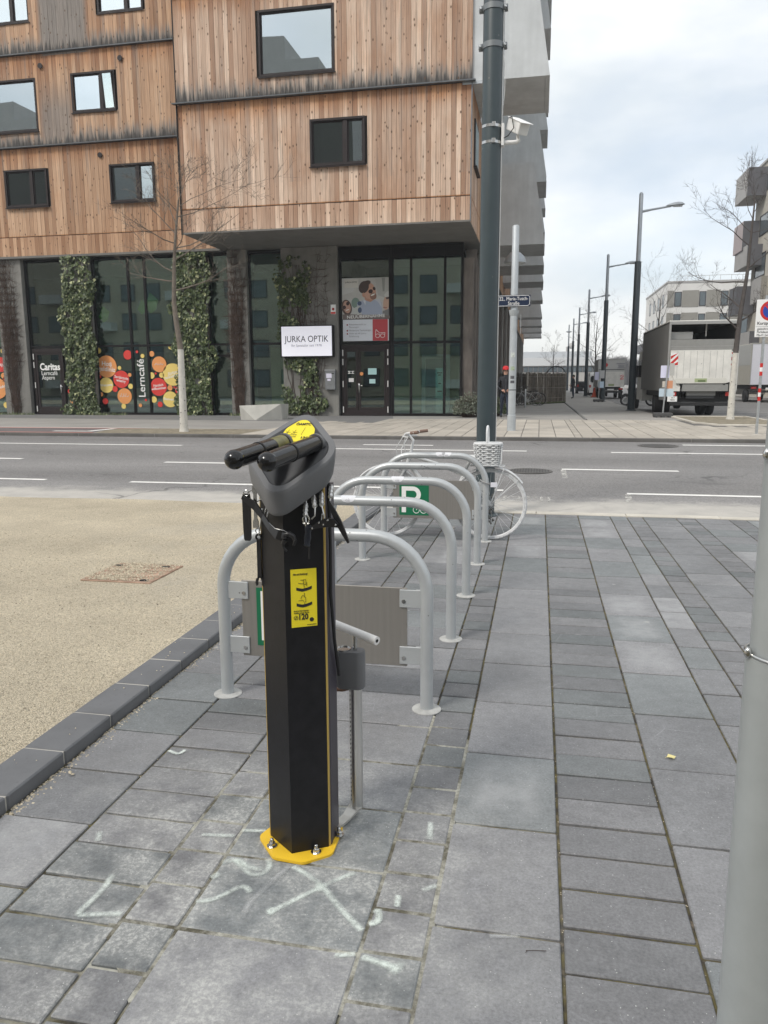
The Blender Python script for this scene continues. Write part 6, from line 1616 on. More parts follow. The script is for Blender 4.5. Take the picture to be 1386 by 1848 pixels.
for z, c, s_ in ((1.85, (.35, .42, .30), .05), (1.62, (.10, .10, .11), .04), (1.5, (.08, .08, .09), .035), (2.2, (.5, .53, .5), .06)):
    MB().prism([(-.72 + (.1025) * math.sin(R(a)), 20.9 - .1025 * math.cos(R(a))) for a in (-30, -10, 10, 30)] + [(-.72 + .10 * math.sin(R(a)), 20.9 - .10 * math.cos(R(a))) for a in (30, 10, -10, -30)], z - s_, z + s_).build('sticker', pm('sticker_%d' % int(z * 100), c, .6, var=.4, vs_=30), t)
M_lsteel = pm('lamp_steel', (.36, .39, .42), .4, metal=.4, var=.06); M_ldark = pm('lamp_dark', (.028, .04, .048), .45, var=.1)
def street_lamp(label, x, y):
    t = top('street_lamp', label, 'street lamp', (x, y, ZF), 'row of street lamps along the side street')
    MB().lathe([(.24, ZF), (.24, ZF + .02), (.165, ZF + .06), (.15, 2.2), (.14, 6.64), (.12, 6.66)], (x, y, 0), 18).build('lower_mast', M_ldark, t)
    MB().lathe([(.098, 6.6), (.085, 9.45), (.04, 9.52)], (x, y, 0), 16).build('upper_mast', M_lsteel, t)
    MB().tube([(x, y, 8.72), (x + .5, y, 8.80), (x + 1.25, y, 8.90)], [.06, .045, .04], 8).build('arm', M_lsteel, t)
    m = MB(); m.loft([[(x + 1.05 + q * .75, y + w * .19 * math.cos(R(a)), 8.915 + .035 * q + (.13 if math.sin(R(a)) > 0 else .05) * w * math.sin(R(a))) for a in range(0, 360, 30)] for q, w in ((0, .25), (.15, .55), (.4, .9), (.65, 1.0), (.85, .75), (1.0, .15))])
    hd = m.build('lamp_head', M_lsteel, t); MB().box(x + 1.35, x + 1.7, y - .10, y + .10, 8.87, 8.89).build('lens', pm('lamp_lens', (.5, .52, .53), .2), hd)
    return t
for (y, lb) in ((36.3, 'tallest nearest street lamp of the row, beside the grey lorry'), (52.8, 'second street lamp of the row, behind the folding sign by the small lorry'), (72.0, 'third street lamp of the row, beside the traffic cone'), (89.0, 'fourth street lamp of the row counted from the grey lorry'), (104.0, 'fifth street lamp of the row counted from the grey lorry')):
    street_lamp(lb, 4.05, y)
t = top('street_lamp', 'farthest lamp of the row with a short cross head', 'street lamp', (3.95, 118, ZF), 'row of street lamps along the side street')
MB().lathe([(.17, ZF), (.14, 6.64)], (3.95, 118, 0), 12).build('lower_mast', M_ldark, t); MB().lathe([(.10, 6.6), (.08, 9.7)], (3.95, 118, 0), 12).build('upper_mast', M_lsteel, t); MB().sphere((3.95, 118, 8.7), .42, 12, 8, sc=(1, 1, .28)).build('lamp_head', M_lsteel, t)
t = top('dome_lamp', 'dome-shaped street lamp whose mast hides behind the street-name pole', 'street lamp', (-1.04, 30.2, ZF))
MB().lathe([(.09, ZF), (.06, 6.3)], (-1.04, 30.2, 0), 14).build('mast', M_lsteel, t)
MB().lathe([(.41, 5.88), (.40, 5.95), (.33, 6.12), (.18, 6.26), (.03, 6.31)], (-1.04, 30.2, 0), 24).build('dome', M_lsteel, t); MB().lathe([(.40, 5.88), (.22, 5.82), (.0, 5.80)], (-1.04, 30.2, 0), 20).build('lens', MATS['lamp_lens'], t)
# no-parking sign on its banded pole
t = top('parking_sign', 'white short-stay parking sign on a slim pole with red and white bands', 'sign', (5.22, 20.2, ZF))
MB().lathe([(.033, ZF), (.033, 3.5)], (5.22, 20.2, 0), 14).build('pole', M_galv, t); MB().lathe([(.12, ZF), (.12, ZF + .01), (.035, ZF + .02)], (5.22, 20.2, 0), 14).build('base', M_kerb, t)
M_rred = pm('reflective_red', (.55, .025, .02), .4)
for z in (1.62, 1.02):
    for k_, mt in enumerate((M_rred, M_pwhite, M_rred)): MB().lathe([(.0345, z + k_ * .10), (.0345, z + k_ * .10 + .0985)], (5.22, 20.2, 0), 14).build('band', mt, t)
pl = MB().box(5.0, 5.64, 20.15, 20.162, 2.53, 3.40, .006).build('plate', M_pwhite, t)
cx_, cz_ = 5.32, 3.14
MB().disc((cx_, 20.148, cz_), .235, 32).build('red_ring', M_rred, pl); MB().disc((cx_, 20.147, cz_), .175, 32).build('blue_disc', pm('sign_blue', (.015, .06, .36), .4), pl)
m = MB(); m.M = Matrix.Translation((cx_, 20.146, cz_)) @ Matrix.Rotation(R(45), 4, 'Y'); m.box(-.18, .18, -.0005, .0005, -.022, .022); m.build('red_bar', M_rred, pl)
text('Kurzparkzone', .095, M_dkprint, pl, facing((5.32, 20.146, 2.85)), width=.56, bold=.015)
m = MB().box(5.01, 5.63, 20.1475, 20.1487, 2.770, 2.775); m.build('divider', M_dkprint, pl)
for i, s_ in enumerate(('gebührenpflichtig', 'Parkdauer 2 Stunden', 'Mo-Fr (werkt.) 9-22h')): text(s_, .07, M_dkprint, pl, facing((5.32, 20.146, 2.72 - .072 * i)), width=.54)
# movable sign stands
def stand(label, x, y, lean, papers):
    t = top('sign_stand', label, 'sign stand', (x, y, ZF), 'temporary sign stands on the pavement')
    m = MB(); m.box(x - .33, x + .33, y - .2, y + .2, ZF + .03, ZF + .17, .02)
    for q in (-.25, 0, .25): m.box(x + q - .05, x + q + .05, y - .21, y + .21, ZF, ZF + .1)
    m.build('foot', pm('recycled_rubber', (.07, .07, .07), .85, var=.3, vs_=20), t)
    MB().tube([(x, y, ZF + .1), (x + lean, y, 2.25)], .028, 10).build('pole', M_galv, t)
    for px0, z0, z1, w, c in papers: MB().box(x + px0, x + px0 + w, y + .045, y + .05, z0, z1).build('notice', pm('notice_c%d_%d' % (int(c[0] * 99), int(c[2] * 99)), c, .7), t)
    return t
stand('leaning sign stand with pinned notices in front of the grey lorry', 4.42, 29.6, .10, [(-.14, 1.62, 2.06, .30, (.66, .66, .82)), (.17, 1.70, 2.14, .16, (.45, .45, .43)), (-.06, 1.28, 1.50, .14, (.56, .52, .46)), (.10, 1.24, 1.52, .20, (.60, .28, .16)), (-.16, .95, 1.24, .22, (.50, .60, .68)), (.08, .95, 1.22, .26, (.52, .62, .68))])
stand('upright sign stand with notices behind the second street lamp', 3.72, 51.6, .02, [(-.28, 1.6, 2.1, .3, (.66, .66, .82)), (.02, 1.7, 2.2, .3, (.5, .5, .5)), (-.05, 1.1, 1.5, .35, (.55, .68, .8))])

# ================================================================ people
M_skin = pm('skin', (.46, .27, .20), .55)
M_jack = pm('jacket_black', (.012, .013, .018), .75, var=.2, vs_=8); M_jean = pm('jeans_dark_blue', (.025, .036, .06), .8, var=.2, vs_=8); M_shoe = pm('shoes_black', (.012, .012, .012), .6)
def person(label, loc, rz, pose, group, extras):
    t = top('person', label, 'person', (0, 0, 0), group)
    V, Rr, Ed = [], [], []
    def v(p, r, par=None):
        V.append(p); Rr.append(r)
        if par is not None: Ed.append((par, len(V) - 1))
        return len(V) - 1
    pel = v((0, 0, .95), .15); ch = v((0, .01, 1.25), .165, v((0, .01, 1.10), .145, pel)); sh = v((0, .015, 1.43), .125, ch); nk = v((0, .0, 1.53), .06, sh); hd0 = v((0, -.015, 1.60), .075, nk); hd1 = v((0, -.02, 1.70), .095, hd0); v((0, -.015, 1.79), .075, hd1)
    for s_ in (-1, 1):
        L_ = pose['legL' if s_ < 0 else 'legR']; p = v((s_ * .09, 0, .88), .105, pel)
        for q, r_ in zip(L_, (.085, .07, .055, .045)): p = v((s_ * .10 + q[0], q[1], q[2]), r_, p)
        v((s_ * .11 + L_[-1][0], L_[-1][1] - .17, .035), .038, p)
        A_ = pose['armL' if s_ < 0 else 'armR']; p = v((s_ * .175, .015, 1.42), .075, sh)
        for q, r_ in zip(A_, (.062, .052, .040, .030)): p = v((s_ * .20 + q[0], q[1], q[2]), r_, p)
    me = bpy.data.meshes.new('skeleton'); me.from_pydata(V, Ed, []); o = bpy.data.objects.new('skeleton', me); COL.objects.link(o)
    sm_ = o.modifiers.new('skin', 'SKIN'); sm_.use_smooth_shade = True
    for i, r_ in enumerate(Rr): me.skin_vertices[0].data[i].radius = (r_, r_ * (.8 if i < 4 else 1)); me.skin_vertices[0].data[i].use_root = (i == 0)
    ss = o.modifiers.new('sub', 'SUBSURF'); ss.levels = 1; ss.render_levels = 1
    bpy.context.view_layer.update(); dg = bpy.context.evaluated_depsgraph_get(); bm_ = bpy.data.meshes.new_from_object(o.evaluated_get(dg)); bpy.data.objects.remove(o)
    bm = bmesh.new(); bm.from_mesh(bm_)
    # hands: a palm and five bent, unequal fingers on each wrist
    hands = MB()
    for s_, key in ((-1, 'armL'), (1, 'armR')):
        a, w = Vector(pose[key][-2]), Vector(pose[key][-1]); off = Vector((s_ * .20, 0, 0)); d = (w - a).normalized(); sd_ = d.cross(Vector((0, 1, .3))).normalized(); up_ = d.cross(sd_); w = w + off
        hands.tube([w - d * .02, w + d * .04, w + d * .08], [.028, .038, .034], 8)
        for f_, ln in zip((-1.5, -.5, .5, 1.5), (.062, .075, .07, .055)):
            b_ = w + d * .08 + sd_ * f_ * .017; hands.tube([b_, b_ + d * ln * .5, b_ + d * ln * .85 + up_ * .02, b_ + d * ln + up_ * .035], [.0095, .009, .008, .006], 6)
        b_ = w + d * .03 + sd_ * .034; hands.tube([b_, b_ + sd_ * .02 + d * .02, b_ + sd_ * .028 + d * .05], [.011, .010, .008], 6)
    hands.sphere((-.034, -.103, 1.715), .011, 8, 6, mi=1); hands.sphere((.034, -.103, 1.715), .011, 8, 6, mi=1)
    hands.tube([(0, -.10, 1.72), (0, -.128, 1.68), (0, -.108, 1.67)], [.008, .014, .010], 6)
    hands.tube([(-.03, -.098, 1.638), (0, -.106, 1.634), (.03, -.098, 1.638)], .006, 5, mi=2)
    for s_ in (-1, 1): hands.sphere((s_ * .10, .0, 1.69), .028, 8, 6, sc=(.4, .8, 1.2))
    hm = hands.mesh('h', []); n0 = len(bm.faces); bm.from_mesh(hm)
    bm.faces.ensure_lookup_table()
    hi = list(hands.m)
    for i, f_ in enumerate(bm.faces):
        c = f_.calc_center_median()
        if i >= n0: f_.material_index = {0: 0, 1: 3, 2: 4}[hi[i - n0]]
        elif c.z < .10: f_.material_index = 3
        elif c.z < pose['hem']: f_.material_index = 2 if (c.z < .86 and abs(c.x) < .23) or c.z < .8 else 1
        elif c.z > 1.545: f_.material_index = 0
        else: f_.material_index = 1
        f_.smooth = True
    bm.to_mesh(bm_); bm.free()
    for m_ in (M_skin, M_jack, M_jean, M_shoe, pm('lips', (.36, .15, .13), .5)): bm_.materials.append(m_)
    link(bm_, 'body', t)
    extras(t)
    t.location = loc; t.rotation_euler = (0, 0, rz)
    return t
def cap_red(t):
    m = MB(); m.lathe([(.112, 1.735), (.115, 1.78), (.10, 1.835), (.055, 1.868), (0, 1.875)], (0, -.012, 0), 16); m.loft([[(x, y, 1.745 - .02 * (-y - .1) / .1) for x, y in ((-.08, -.10), (-.06, -.17), (0, -.20), (.06, -.17), (.08, -.10), (0, -.09))], [(x, y, 1.757 - .02 * (-y - .1) / .1) for x, y in ((-.08, -.10), (-.06, -.17), (0, -.20), (.06, -.17), (.08, -.10), (0, -.09))]], smooth=False)
    m.build('cap', pm('cap_red', (.55, .02, .025), .7), t)
    m = MB(); m.lathe([(.103, 1.66), (.107, 1.70), (.104, 1.74)], (0, .012, 0), 16); m.build('hair', pm('hair_dark', (.03, .022, .018), .7), t)
    m = MB(); m.loft([[(x, -.105, z) for x, z in ((-.02, 1.30), (.02, 1.30), (.02, 1.42), (-.02, 1.42))], [(x * .9, -.16, z) for x, z in ((-.02, 1.30), (.02, 1.30), (.02, 1.42), (-.02, 1.42))]]) if False else None
    MB().box(-.004, .004, -.158, -.140, .98, 1.40).build('zip', pm('zip_grey', (.10, .10, .11), .4), t)
def hair_dark(t):
    m = MB(); m.sphere((0, .008, 1.735), .108, 14, 10, sc=(.95, 1.0, 1.0)); m.build('hair', pm('hair_dark', (.03, .022, .018), .7), t)
    m = MB(); m.tube([(-.25, .04, 1.35), (-.22, .12, 1.2)], .02, 6); m.build('strap', M_rubber, t)
person('man in red cap, black jacket and dark jeans walking by the shop corner', (-1.22, 28.3, ZF), R(8), dict(hem=.92, legL=[(.0, .10, .68), (.0, .16, .50), (.0, .30, .28), (.0, .42, .13)], legR=[(.0, -.06, .68), (.0, -.10, .50), (0, -.08, .28), (0, -.06, .09)],
       armL=[(-.05, .03, 1.25), (-.06, .02, 1.12), (.0, -.12, 1.04), (.08, -.20, 1.00)], armR=[(.06, .03, 1.25), (.08, .05, 1.12), (.0, -.12, 1.06), (-.09, -.20, 1.02)]), 'people on the pavement', cap_red)
person('person in dark clothes standing sideways far along the pavement', (2.56, 62.3, ZF), R(-100), dict(hem=.86, legL=[(.0, -.03, .68), (.0, -.05, .50), (0, -.02, .28), (0, 0, .09)], legR=[(.0, .02, .68), (.0, .03, .50), (0, .04, .28), (0, .05, .09)],
       armL=[(-.05, .03, 1.25), (-.06, .04, 1.12), (-.03, -.06, .98), (0, -.12, .90)], armR=[(.05, .03, 1.25), (.06, .04, 1.12), (.02, -.06, 1.02), (-.04, -.16, 1.02)]), 'people on the pavement', hair_dark)
# ================================================================ vehicles
M_tgrey = pm('tarp_grey', (.19, .188, .18), .6, var=.08, vs_=2, stretch=(6, 6, .6)); M_tlite = pm('truck_light', (.68, .67, .63), .5, var=.14, vs_=2.5)
M_tpan = pm('truck_panel_grey', (.25, .25, .24), .5, var=.06); M_tin = pm('truck_inside', (.05, .052, .055), .7); M_chas = pm('chassis_black', (.013, .013, .014), .6, var=.3, vs_=6)
M_tail = pm('tail_red', (.36, .02, .015), .3); M_amb = pm('reflector_orange', (.75, .22, .03), .35); M_trim = pm('truck_trim', (.40, .40, .39), .4, metal=.5)
def wheel(t, x, y, r, w, z0):
    wv_ = MB().lathe([(r * .62, -w / 2), (r * .93, -w / 2), (r, -w * .36), (r, w * .36), (r * .93, w / 2), (r * .62, w / 2)], (x, y, z0 + r), 24, 'X').build('wheel', M_rubber, t)
    MB().lathe([(0, -w * .30), (r * .25, -w * .34), (r * .5, -w * .2), (r * .62, -w * .45), (r * .62, w * .45), (r * .5, w * .2), (r * .25, w * .34), (0, w * .30)], (x, y, z0 + r), 18, 'X').build('rim', M_trim, wv_)
def stripes(t, x0, x1, z0, z1, y, flip):
    b_ = MB().box(x0, x1, y - .006, y, z0, z1).build('warning_board', M_pwhite, t)
    h = z1 - z0; w = x1 - x0
    for k_ in range(-1, 3):
        a, c = z0 + k_ * h * .5, z0 + k_ * h * .5 + h * .25
        q = [(x0, a), (x1, a + w), (x1, c + w), (x0, c)] if not flip else [(x0, a + w), (x1, a), (x1, c), (x0, c + w)]
        q = [(x, min(z1, max(z0, z))) for x, z in q]
        MB().add([(x, y - .009, z) for x, z in q], [(0, 1, 2, 3)]).build('stripe', M_rred, b_, recalc=False)
t = top('box_truck', 'grey box lorry seen from behind with a folded white tail lift and half-open top', 'lorry', (6.05, 31.5, .08))
X0, X1, Y0, Y1, ZB, ZT = 4.78, 7.32, 31.5, 39.2, 1.12, 3.72
MB().box(X0, X0 + .05, Y0, Y1, ZB, ZT).build('side_wall', M_tgrey, t); MB().box(X1 - .05, X1, Y0, Y1, ZB, ZT).build('side_wall', M_tgrey, t)
MB().box(X0 + .05, X1 - .05, Y1 - .05, Y1, ZB, ZT).build('front_wall', M_tpan, t); MB().box(X0 + .05, X1 - .05, Y0, Y1 - .05, ZB, ZB + .08).build('load_floor', M_tin, t)
MB().box(X0 - .01, X1 + .01, Y0 - .01, Y1, ZT, ZT + .05, .01).build('roof', M_tlite, t); MB().box(X0 + .05, X1 - .05, Y0 + .3, Y0 + .34, ZB + .08, ZT).build('inner_curtain', M_tin, t) if False else None
m = MB(); m.box(X0 - .008, X0 + .07, Y0 - .03, Y0 - .001, ZB, ZT + .02, .006); m.box(X1 - .07, X1 + .008, Y0 - .03, Y0 - .001, ZB, ZT + .02, .006); m.box(X0 + .07, X1 - .07, Y0 - .03, Y0 - .001, ZT - .10, ZT + .02, .006); m.build('rear_frame', M_trim, t)
m = MB(); m.box(X0 + .0, X0 + .05, Y0, Y1, ZT - .04, ZT + .056); m.build('roof_edge', M_tlite, t)
MB().box(X0 + .07, X1 - .07, Y0 - .01, Y0 + .02, 2.66, 3.06, .004).build('upper_flap', M_tpan, t)
MB().box(X0 + .08, X1 - .08, Y0 - .014, Y0 - .008, 2.80, 2.812).build('flap_seam', M_trim, t)
lift = MB().prism([(X0 + .08, 2.66), (X1 - .28, 2.66), (X1 - .28, 1.46), (X1 - .5, 1.41), (X0 + .34, 1.41), (X0 + .08, 1.9)], Y0 - .10, Y0 - .03, 'Y').build('tail_lift', M_tlite, t)
for k_ in range(1, 9): MB().box(X0 + .1 + k_ * .235, X0 + .108 + k_ * .235, Y0 - .103, Y0 - .099, 1.62, 2.63).build('lift_seam', M_tpan, lift)
MB().box(X0 + .30, X1 - .40, Y0 - .105, Y0 - .099, 1.42, 1.60).build('lower_lip', pm('truck_cream', (.62, .61, .56), .5), lift)
b_ = MB().box(5.78, 6.22, Y0 - .112, Y0 - .104, 1.46, 1.60).build('green_sticker', pm('sticker_olive', (.34, .40, .22), .6), lift); MB().box(5.9, 6.17, Y0 - .115, Y0 - .112, 1.47, 1.54).build('print', pm('sticker_darkgreen', (.12, .17, .07), .6), b_)
MB().box(5.98, 6.01, Y0 - .104, Y0 - .10, 2.14, 2.16).build('lift_knob', M_tpan, lift)
MB().box(X1 - .27, X1 - .01, Y0 - .032, Y0 - .022, 1.16, 2.62).build('rear_panel', M_tlite, t); MB().box(X0 + .08, X0 + .5, Y0 - .027, Y0 - .021, 1.12, 2.62).build('rear_panel', M_tlite, t)
stripes(t, X0 + .09, X0 + .36, 2.08, 2.56, Y0 - .10, False); stripes(t, X1 - .27, X1 - .07, 2.08, 2.58, Y0 - .034, True)
MB().box(X1 - .22, X1 - .08, Y0 - .042, Y0 - .032, 1.42, 2.0).build('orange_reflector', M_amb, t); text('As', .13, M_dkprint, t, facing((X1 - .16, Y0 - .036, 1.24)), bold=.03)
m = MB(); m.box(5.35, 7.0, Y0 - .08, Y0 + .3, 1.12, 1.38); m.box(5.55, 6.6, Y0 + .1, Y0 + .5, .95, 1.14); m.build('lift_beam', M_tpan, t)
for x in (5.32, 6.85):
    m = MB(); m.tube([(x, Y0 - .05, 1.42), (x, Y0 + .15, 1.15), (x, Y0 + .5, .8)], .07, 8); m.tube([(x + .12, Y0 + .0, 1.4), (x + .12, Y0 + .4, .75)], .035, 8); m.build('lift_arm', M_chas, t)
m = MB(); m.box(X0 + .35, X0 + .5, Y0 + .2, Y1 + 2, .85, 1.12); m.box(X1 - .5, X1 - .35, Y0 + .2, Y1 + 2, .85, 1.12); m.box(X0 + .05, X1 - .05, Y0 + .6, Y0 + 6, .92, 1.11); m.box(5.0, 7.1, Y0 + .3, Y0 + .42, .7, 1.1); m.build('chassis', M_chas, t)
MB().box(X0 + .16, X1 - .1, Y0 - .02, Y0 + .10, .56, .70, .02).build('bumper_bar', M_chas, t)
m = MB(); m.box(5.55, 6.55, Y0 + .12, Y0 + .2, .84, .95); m.build('coupling_plate', M_tin, t)
for x in (X0 + .02, X1 - .38):
    l_ = MB().box(x, x + .36, Y0 - .01, Y0 + .08, .93, 1.09, .01).build('tail_light', M_tail, t); MB().box(x + .22, x + .31, Y0 - .014, Y0 - .009, .96, 1.06).build('clear_lens', pm('lens_clear', (.6, .5, .5), .3), l_)
p_ = MB().box(X0 + .06, X0 + .42, Y0 - .02, Y0 - .008, .72, .92, .003).build('number_plate', M_pwhite, t); text('W 7', .07, M_dkprint, p_, facing((X0 + .26, Y0 - .022, .865)), bold=.02); text('10816', .07, M_dkprint, p_, facing((X0 + .24, Y0 - .022, .785)), bold=.02)
MB().box(X0 + .02, X0 + .1, Y0 + .6, Y0 + 1.9, .76, .92).build('side_guard', pm('guard_grey', (.2, .2, .2), .5), t)
for x in (X0 + .22, X1 - .22):
    for yv in (35.2, 43.0): wheel(t, x, yv, .48, .30, .08)
wheel(t, X0 + .55, 35.2, .48, .28, .08); wheel(t, X1 - .55, 35.2, .48, .28, .08)
m = MB(); m.loft([[(x, y, z) for x, y in ((X0 + .12, 39.6), (X1 - .12, 39.6), (X1 - .12, y1_), (X0 + .12, y1_))] for z, y1_ in ((.6, 41.7), (1.6, 41.75), (2.7, 41.45), (2.95, 41.1))], smooth=False); m.build('cab', M_tlite, t)
for s_, x in ((-1, X0 + .12), (1, X1 - .12)): MB().box(*sorted((x + s_ * .002, x + s_ * .012)), 40.2, 41.4, 1.7, 2.55).build('cab_window', M_gloss, t); MB().box(*sorted((x + s_ * .02, x + s_ * .28)), 41.3, 41.4, 1.7, 2.3, .03).build('mirror', M_chas, t)
m = MB(); m.box(X0 + .1, X0 + .9, Y0 + .25, Y0 + .9, 3.08, 3.36); m.build('load', M_trim, t); MB().tube([(6.2, Y0 + .5, 3.2), (6.2, Y0 + .5, 3.7)], .03, 6).build('strap', M_tlite, t)

def box_lorry(name, label, x0, x1, y0, y1, zb, zt, cols, zr_, rot=0.0, cab_len=2.2, group=None, detail=True):
    side, rear, low = cols; xc = (x0 + x1) / 2; w2 = (x1 - x0) / 2; L_ = y1 - y0
    t = top(name, label, 'lorry', (0, 0, 0), group)
    MB().box(-w2, w2, .02, L_, zb, zt, .02).build('box_body', side, t)
    MB().box(-w2 + .04, w2 - .04, -.005, .02, zb + .02, zt - .05, .004).build('rear_door', rear, t)
    m = MB()
    for q in ((-w2, -w2 + .05), (w2 - .05, w2)): m.box(q[0], q[1], -.02, .018, zb, zt + .02)
    m.box(-w2 + .05, w2 - .05, -.02, .018, zt - .06, zt + .02); m.build('rear_frame', M_trim, t)
    if low: MB().box(-w2 + .05, w2 - .05, -.05, -.006, zb - .02, zb + (zt - zb) * .55, .004).build('tail_lift', low, t)
    m = MB(); m.box(-w2 + .3, w2 - .3, .2, L_ + 1.5, zb - .28, zb - .02); m.box(-w2 + .1, w2 - .1, .0, .1, zb - .5, zb - .36); m.build('chassis', M_chas, t)
    for s_ in (-1, 1): MB().box(s_ * (w2 - .28) - .16, s_ * (w2 - .28) + .16, -.02, .06, zb - .26, zb - .12, .01).build('tail_light', M_tail, t)
    MB().box(-.26, .26, -.03, -.02, zb - .30, zb - .18, .003).build('number_plate', M_pwhite, t)
    r = .42 if zt > 3 else .34
    for s_ in (-1, 1):
        for yv in (L_ * .28, L_ + cab_len * .45): wheel(t, s_ * (w2 - .18), yv, r, .26, 0)
    m = MB(); m.loft([[(x, y, z) for x, y in ((-w2 + .1, L_ + .1), (w2 - .1, L_ + .1), (w2 - .1, L_ + yy_), (-w2 + .1, L_ + yy_))] for z, yy_ in ((.45, cab_len), (1.15, cab_len), (1.5, cab_len * .85), (2.15, cab_len * .55), (2.3, cab_len * .4))], smooth=False); m.build('cab', M_pwhite, t)
    for s_ in (-1, 1): MB().box(*sorted((s_ * (w2 - .1), s_ * (w2 - .09))), L_ + .3, L_ + cab_len * .55, 1.45, 2.05).build('cab_window', M_gloss, t); MB().box(*sorted((s_ * (w2 - .05), s_ * (w2 + .18))), L_ + cab_len * .7, L_ + cab_len * .75, 1.4, 1.85, .02).build('mirror', M_chas, t)
    t.location = (xc, y0, zr_); t.rotation_euler = (0, 0, rot)
    return t
t2 = box_lorry('small_lorry', 'small white and grey box lorry with red logo parked beyond the motorcycle', 4.62, 6.76, 66, 70.5, 1.0, 3.2, (M_tpan, pm('lorry_pale_grey', (.50, .50, .49), .5), M_tlite), .08)
b_ = MB().disc((-.45, -.03, 2.75), .16, 20).build('logo', M_rred, t2)
for z, w in ((2.86, .75), (2.72, .5), (2.62, .45), (2.52, .55)): MB().box(.75 - w / 2, .75 + w / 2, -.028, -.024, z - .035, z + .035).build('print', pm('print_grey', (.30, .30, .33), .6), t2)
MB().box(-1.02, 1.02, -.03, -.022, 2.36, 2.40).build('band', M_chas, t2); stripes(t2, .72, .98, 1.55, 2.0, -.052, False); MB().box(-.2, .25, -.058, -.05, 1.05, 1.22).build('sticker', MATS['sticker_olive'], t2)
t3 = box_lorry('white_lorry', 'white lorry with bluish rear doors parked by the right-hand apartments', 13.55, 16.1, 55, 60.4, 1.15, 3.85, (pm('lorry_cream', (.50, .48, .42), .5, var=.05), pm('lorry_bluewhite', (.66, .67, .74), .5), None), .08)
MB().box(-1.285, -1.277, .1, 5.3, 2.45, 3.8).build('upper_side', pm('lorry_side_grey', (.50, .51, .50), .5), t3)
# van and dark car farther on
def small_van(name, label, cat, x, y, mt, h, ln):
    t = top(name, label, cat, (0, 0, 0)); w2 = .92
    m = MB(); m.loft([[(sx * w2 * k_, q, z) for sx, q in ((-1, .0 + a), (1, .0 + a), (1, ln - b_), (-1, ln - b_))] for z, k_, a, b_ in ((.35, .95, .05, .05), (.8, 1, 0, 0), (h * .55, 1, .02, .3), (h * .92, .92, .12, 1.3), (h, .85, .25, 1.6))], smooth=False); m.build('body', mt, t)
    MB().box(-w2 * .75, w2 * .75, -.01, .06, h * .58, h * .85).build('rear_window', M_gloss, t)
    for s_ in (-1, 1):
        MB().box(*sorted((s_ * .72, s_ * .9)), -.02, .06, .85, 1.1).build('tail_light', M_tail, t)
        MB().box(*sorted((s_ * .9, s_ * 1.12)), ln * .66, ln * .70, h * .5, h * .62).build('mirror', M_chas, t)
        for yv in (.75, ln - .9): wheel(t, s_ * .8, yv, .33, .2, 0)
    MB().box(-.26, .26, -.03, -.01, .55, .66).build('number_plate', M_pwhite, t); t.location = (x, y, .08)
    return t
v1 = small_van('white_van', 'white panel van parked ahead of the small lorry', 'van', 5.6, 78, M_pwhite, 2.3, 5.0)
v2 = small_van('dark_car', 'dark car parked behind the third street lamp', 'car', 4.9, 88, M_chas, 1.45, 4.2)
# motorcycle with its front wheel towards the pavement
t = top('motorcycle', 'black motorcycle with a white tank behind the nearest street lamp', 'motorcycle', (5.4, 47.5, .08))
x0, yv, zb = 4.98, 47.5, .08
for nm, cx in (('front_wheel', x0), ('rear_wheel', x0 + 1.42)):
    w = MB().tube([(cx + .27 * math.cos(R(15 * q)), yv, zb + .32 + .27 * math.sin(R(15 * q))) for q in range(24)], .055, 8, closed=True).build(nm, M_rubber, t)
    m = MB(); m.lathe([(.14, -.02), (.14, .02)], (cx, yv, zb + .32), 16, 'Y')
    for q in range(6): m.tube([(cx, yv, zb + .32), (cx + .25 * math.cos(q * 1.047), yv, zb + .32 + .25 * math.sin(q * 1.047))], .015, 5)
    m.build('rim', M_trim, w)
m = MB(); m.tube([(x0, yv - .08, zb + .32), (x0 + .35, yv - .08, zb + 1.0)], .03, 8); m.tube([(x0, yv + .08, zb + .32), (x0 + .35, yv + .08, zb + 1.0)], .03, 8); m.build('fork', M_trim, t)
m = MB(); m.box(x0 + .45, x0 + 1.05, yv - .17, yv + .17, zb + .30, zb + .72, .06); m.tube([(x0 + .35, yv, zb + .9), (x0 + 1.0, yv, zb + .55), (x0 + 1.42, yv, zb + .32)], .05, 8); m.build('engine', M_chas, t)
m = MB(); m.sphere((x0 + .62, yv, zb + .92), .2, 14, 8, sc=(1.5, .8, .75)); m.build('tank', pm('moto_black', (.015, .015, .017), .25), t)
m = MB(); m.loft([[(x, yv + s_ * w, zb + z) for s_, z in ((-1, .84), (1, .84), (.8, .92), (-.8, .92))] for x, w in ((x0 + .85, .12), (x0 + 1.1, .16), (x0 + 1.5, .12), (x0 + 1.75, .06))]); m.build('seat', M_rubber, t)
MB().tube([(x0 + .28, yv - .36, zb + 1.08), (x0 + .30, yv - .15, zb + 1.06), (x0 + .30, yv + .15, zb + 1.06), (x0 + .28, yv + .36, zb + 1.08)], .018, 8).build('handlebar', M_chas, t)
MB().sphere((x0 + .17, yv, zb + .95), .11, 12, 8).build('headlight', M_trim, t); MB().sphere((x0 + .42, yv, zb + 1.18), .15, 12, 8, sc=(1.1, .9, .9)).build('helmet', M_pwhite, t)
m = MB(); m.tube([(x0 + .6, yv - .2, zb + .3), (x0 + 1.7, yv - .22, zb + .45)], .05, 8); m.build('exhaust', M_trim, t); MB().tube([(x0 - .25, yv, zb + .55), (x0 - .05, yv, zb + .68), (x0 + .2, yv, zb + .66)], .05, 8).build('front_mudguard', M_chas, t)
t = top('traffic_cone', 'orange-red traffic cone at the kerb beside the third street lamp', 'cone', (4.52, 67.5, ZF))
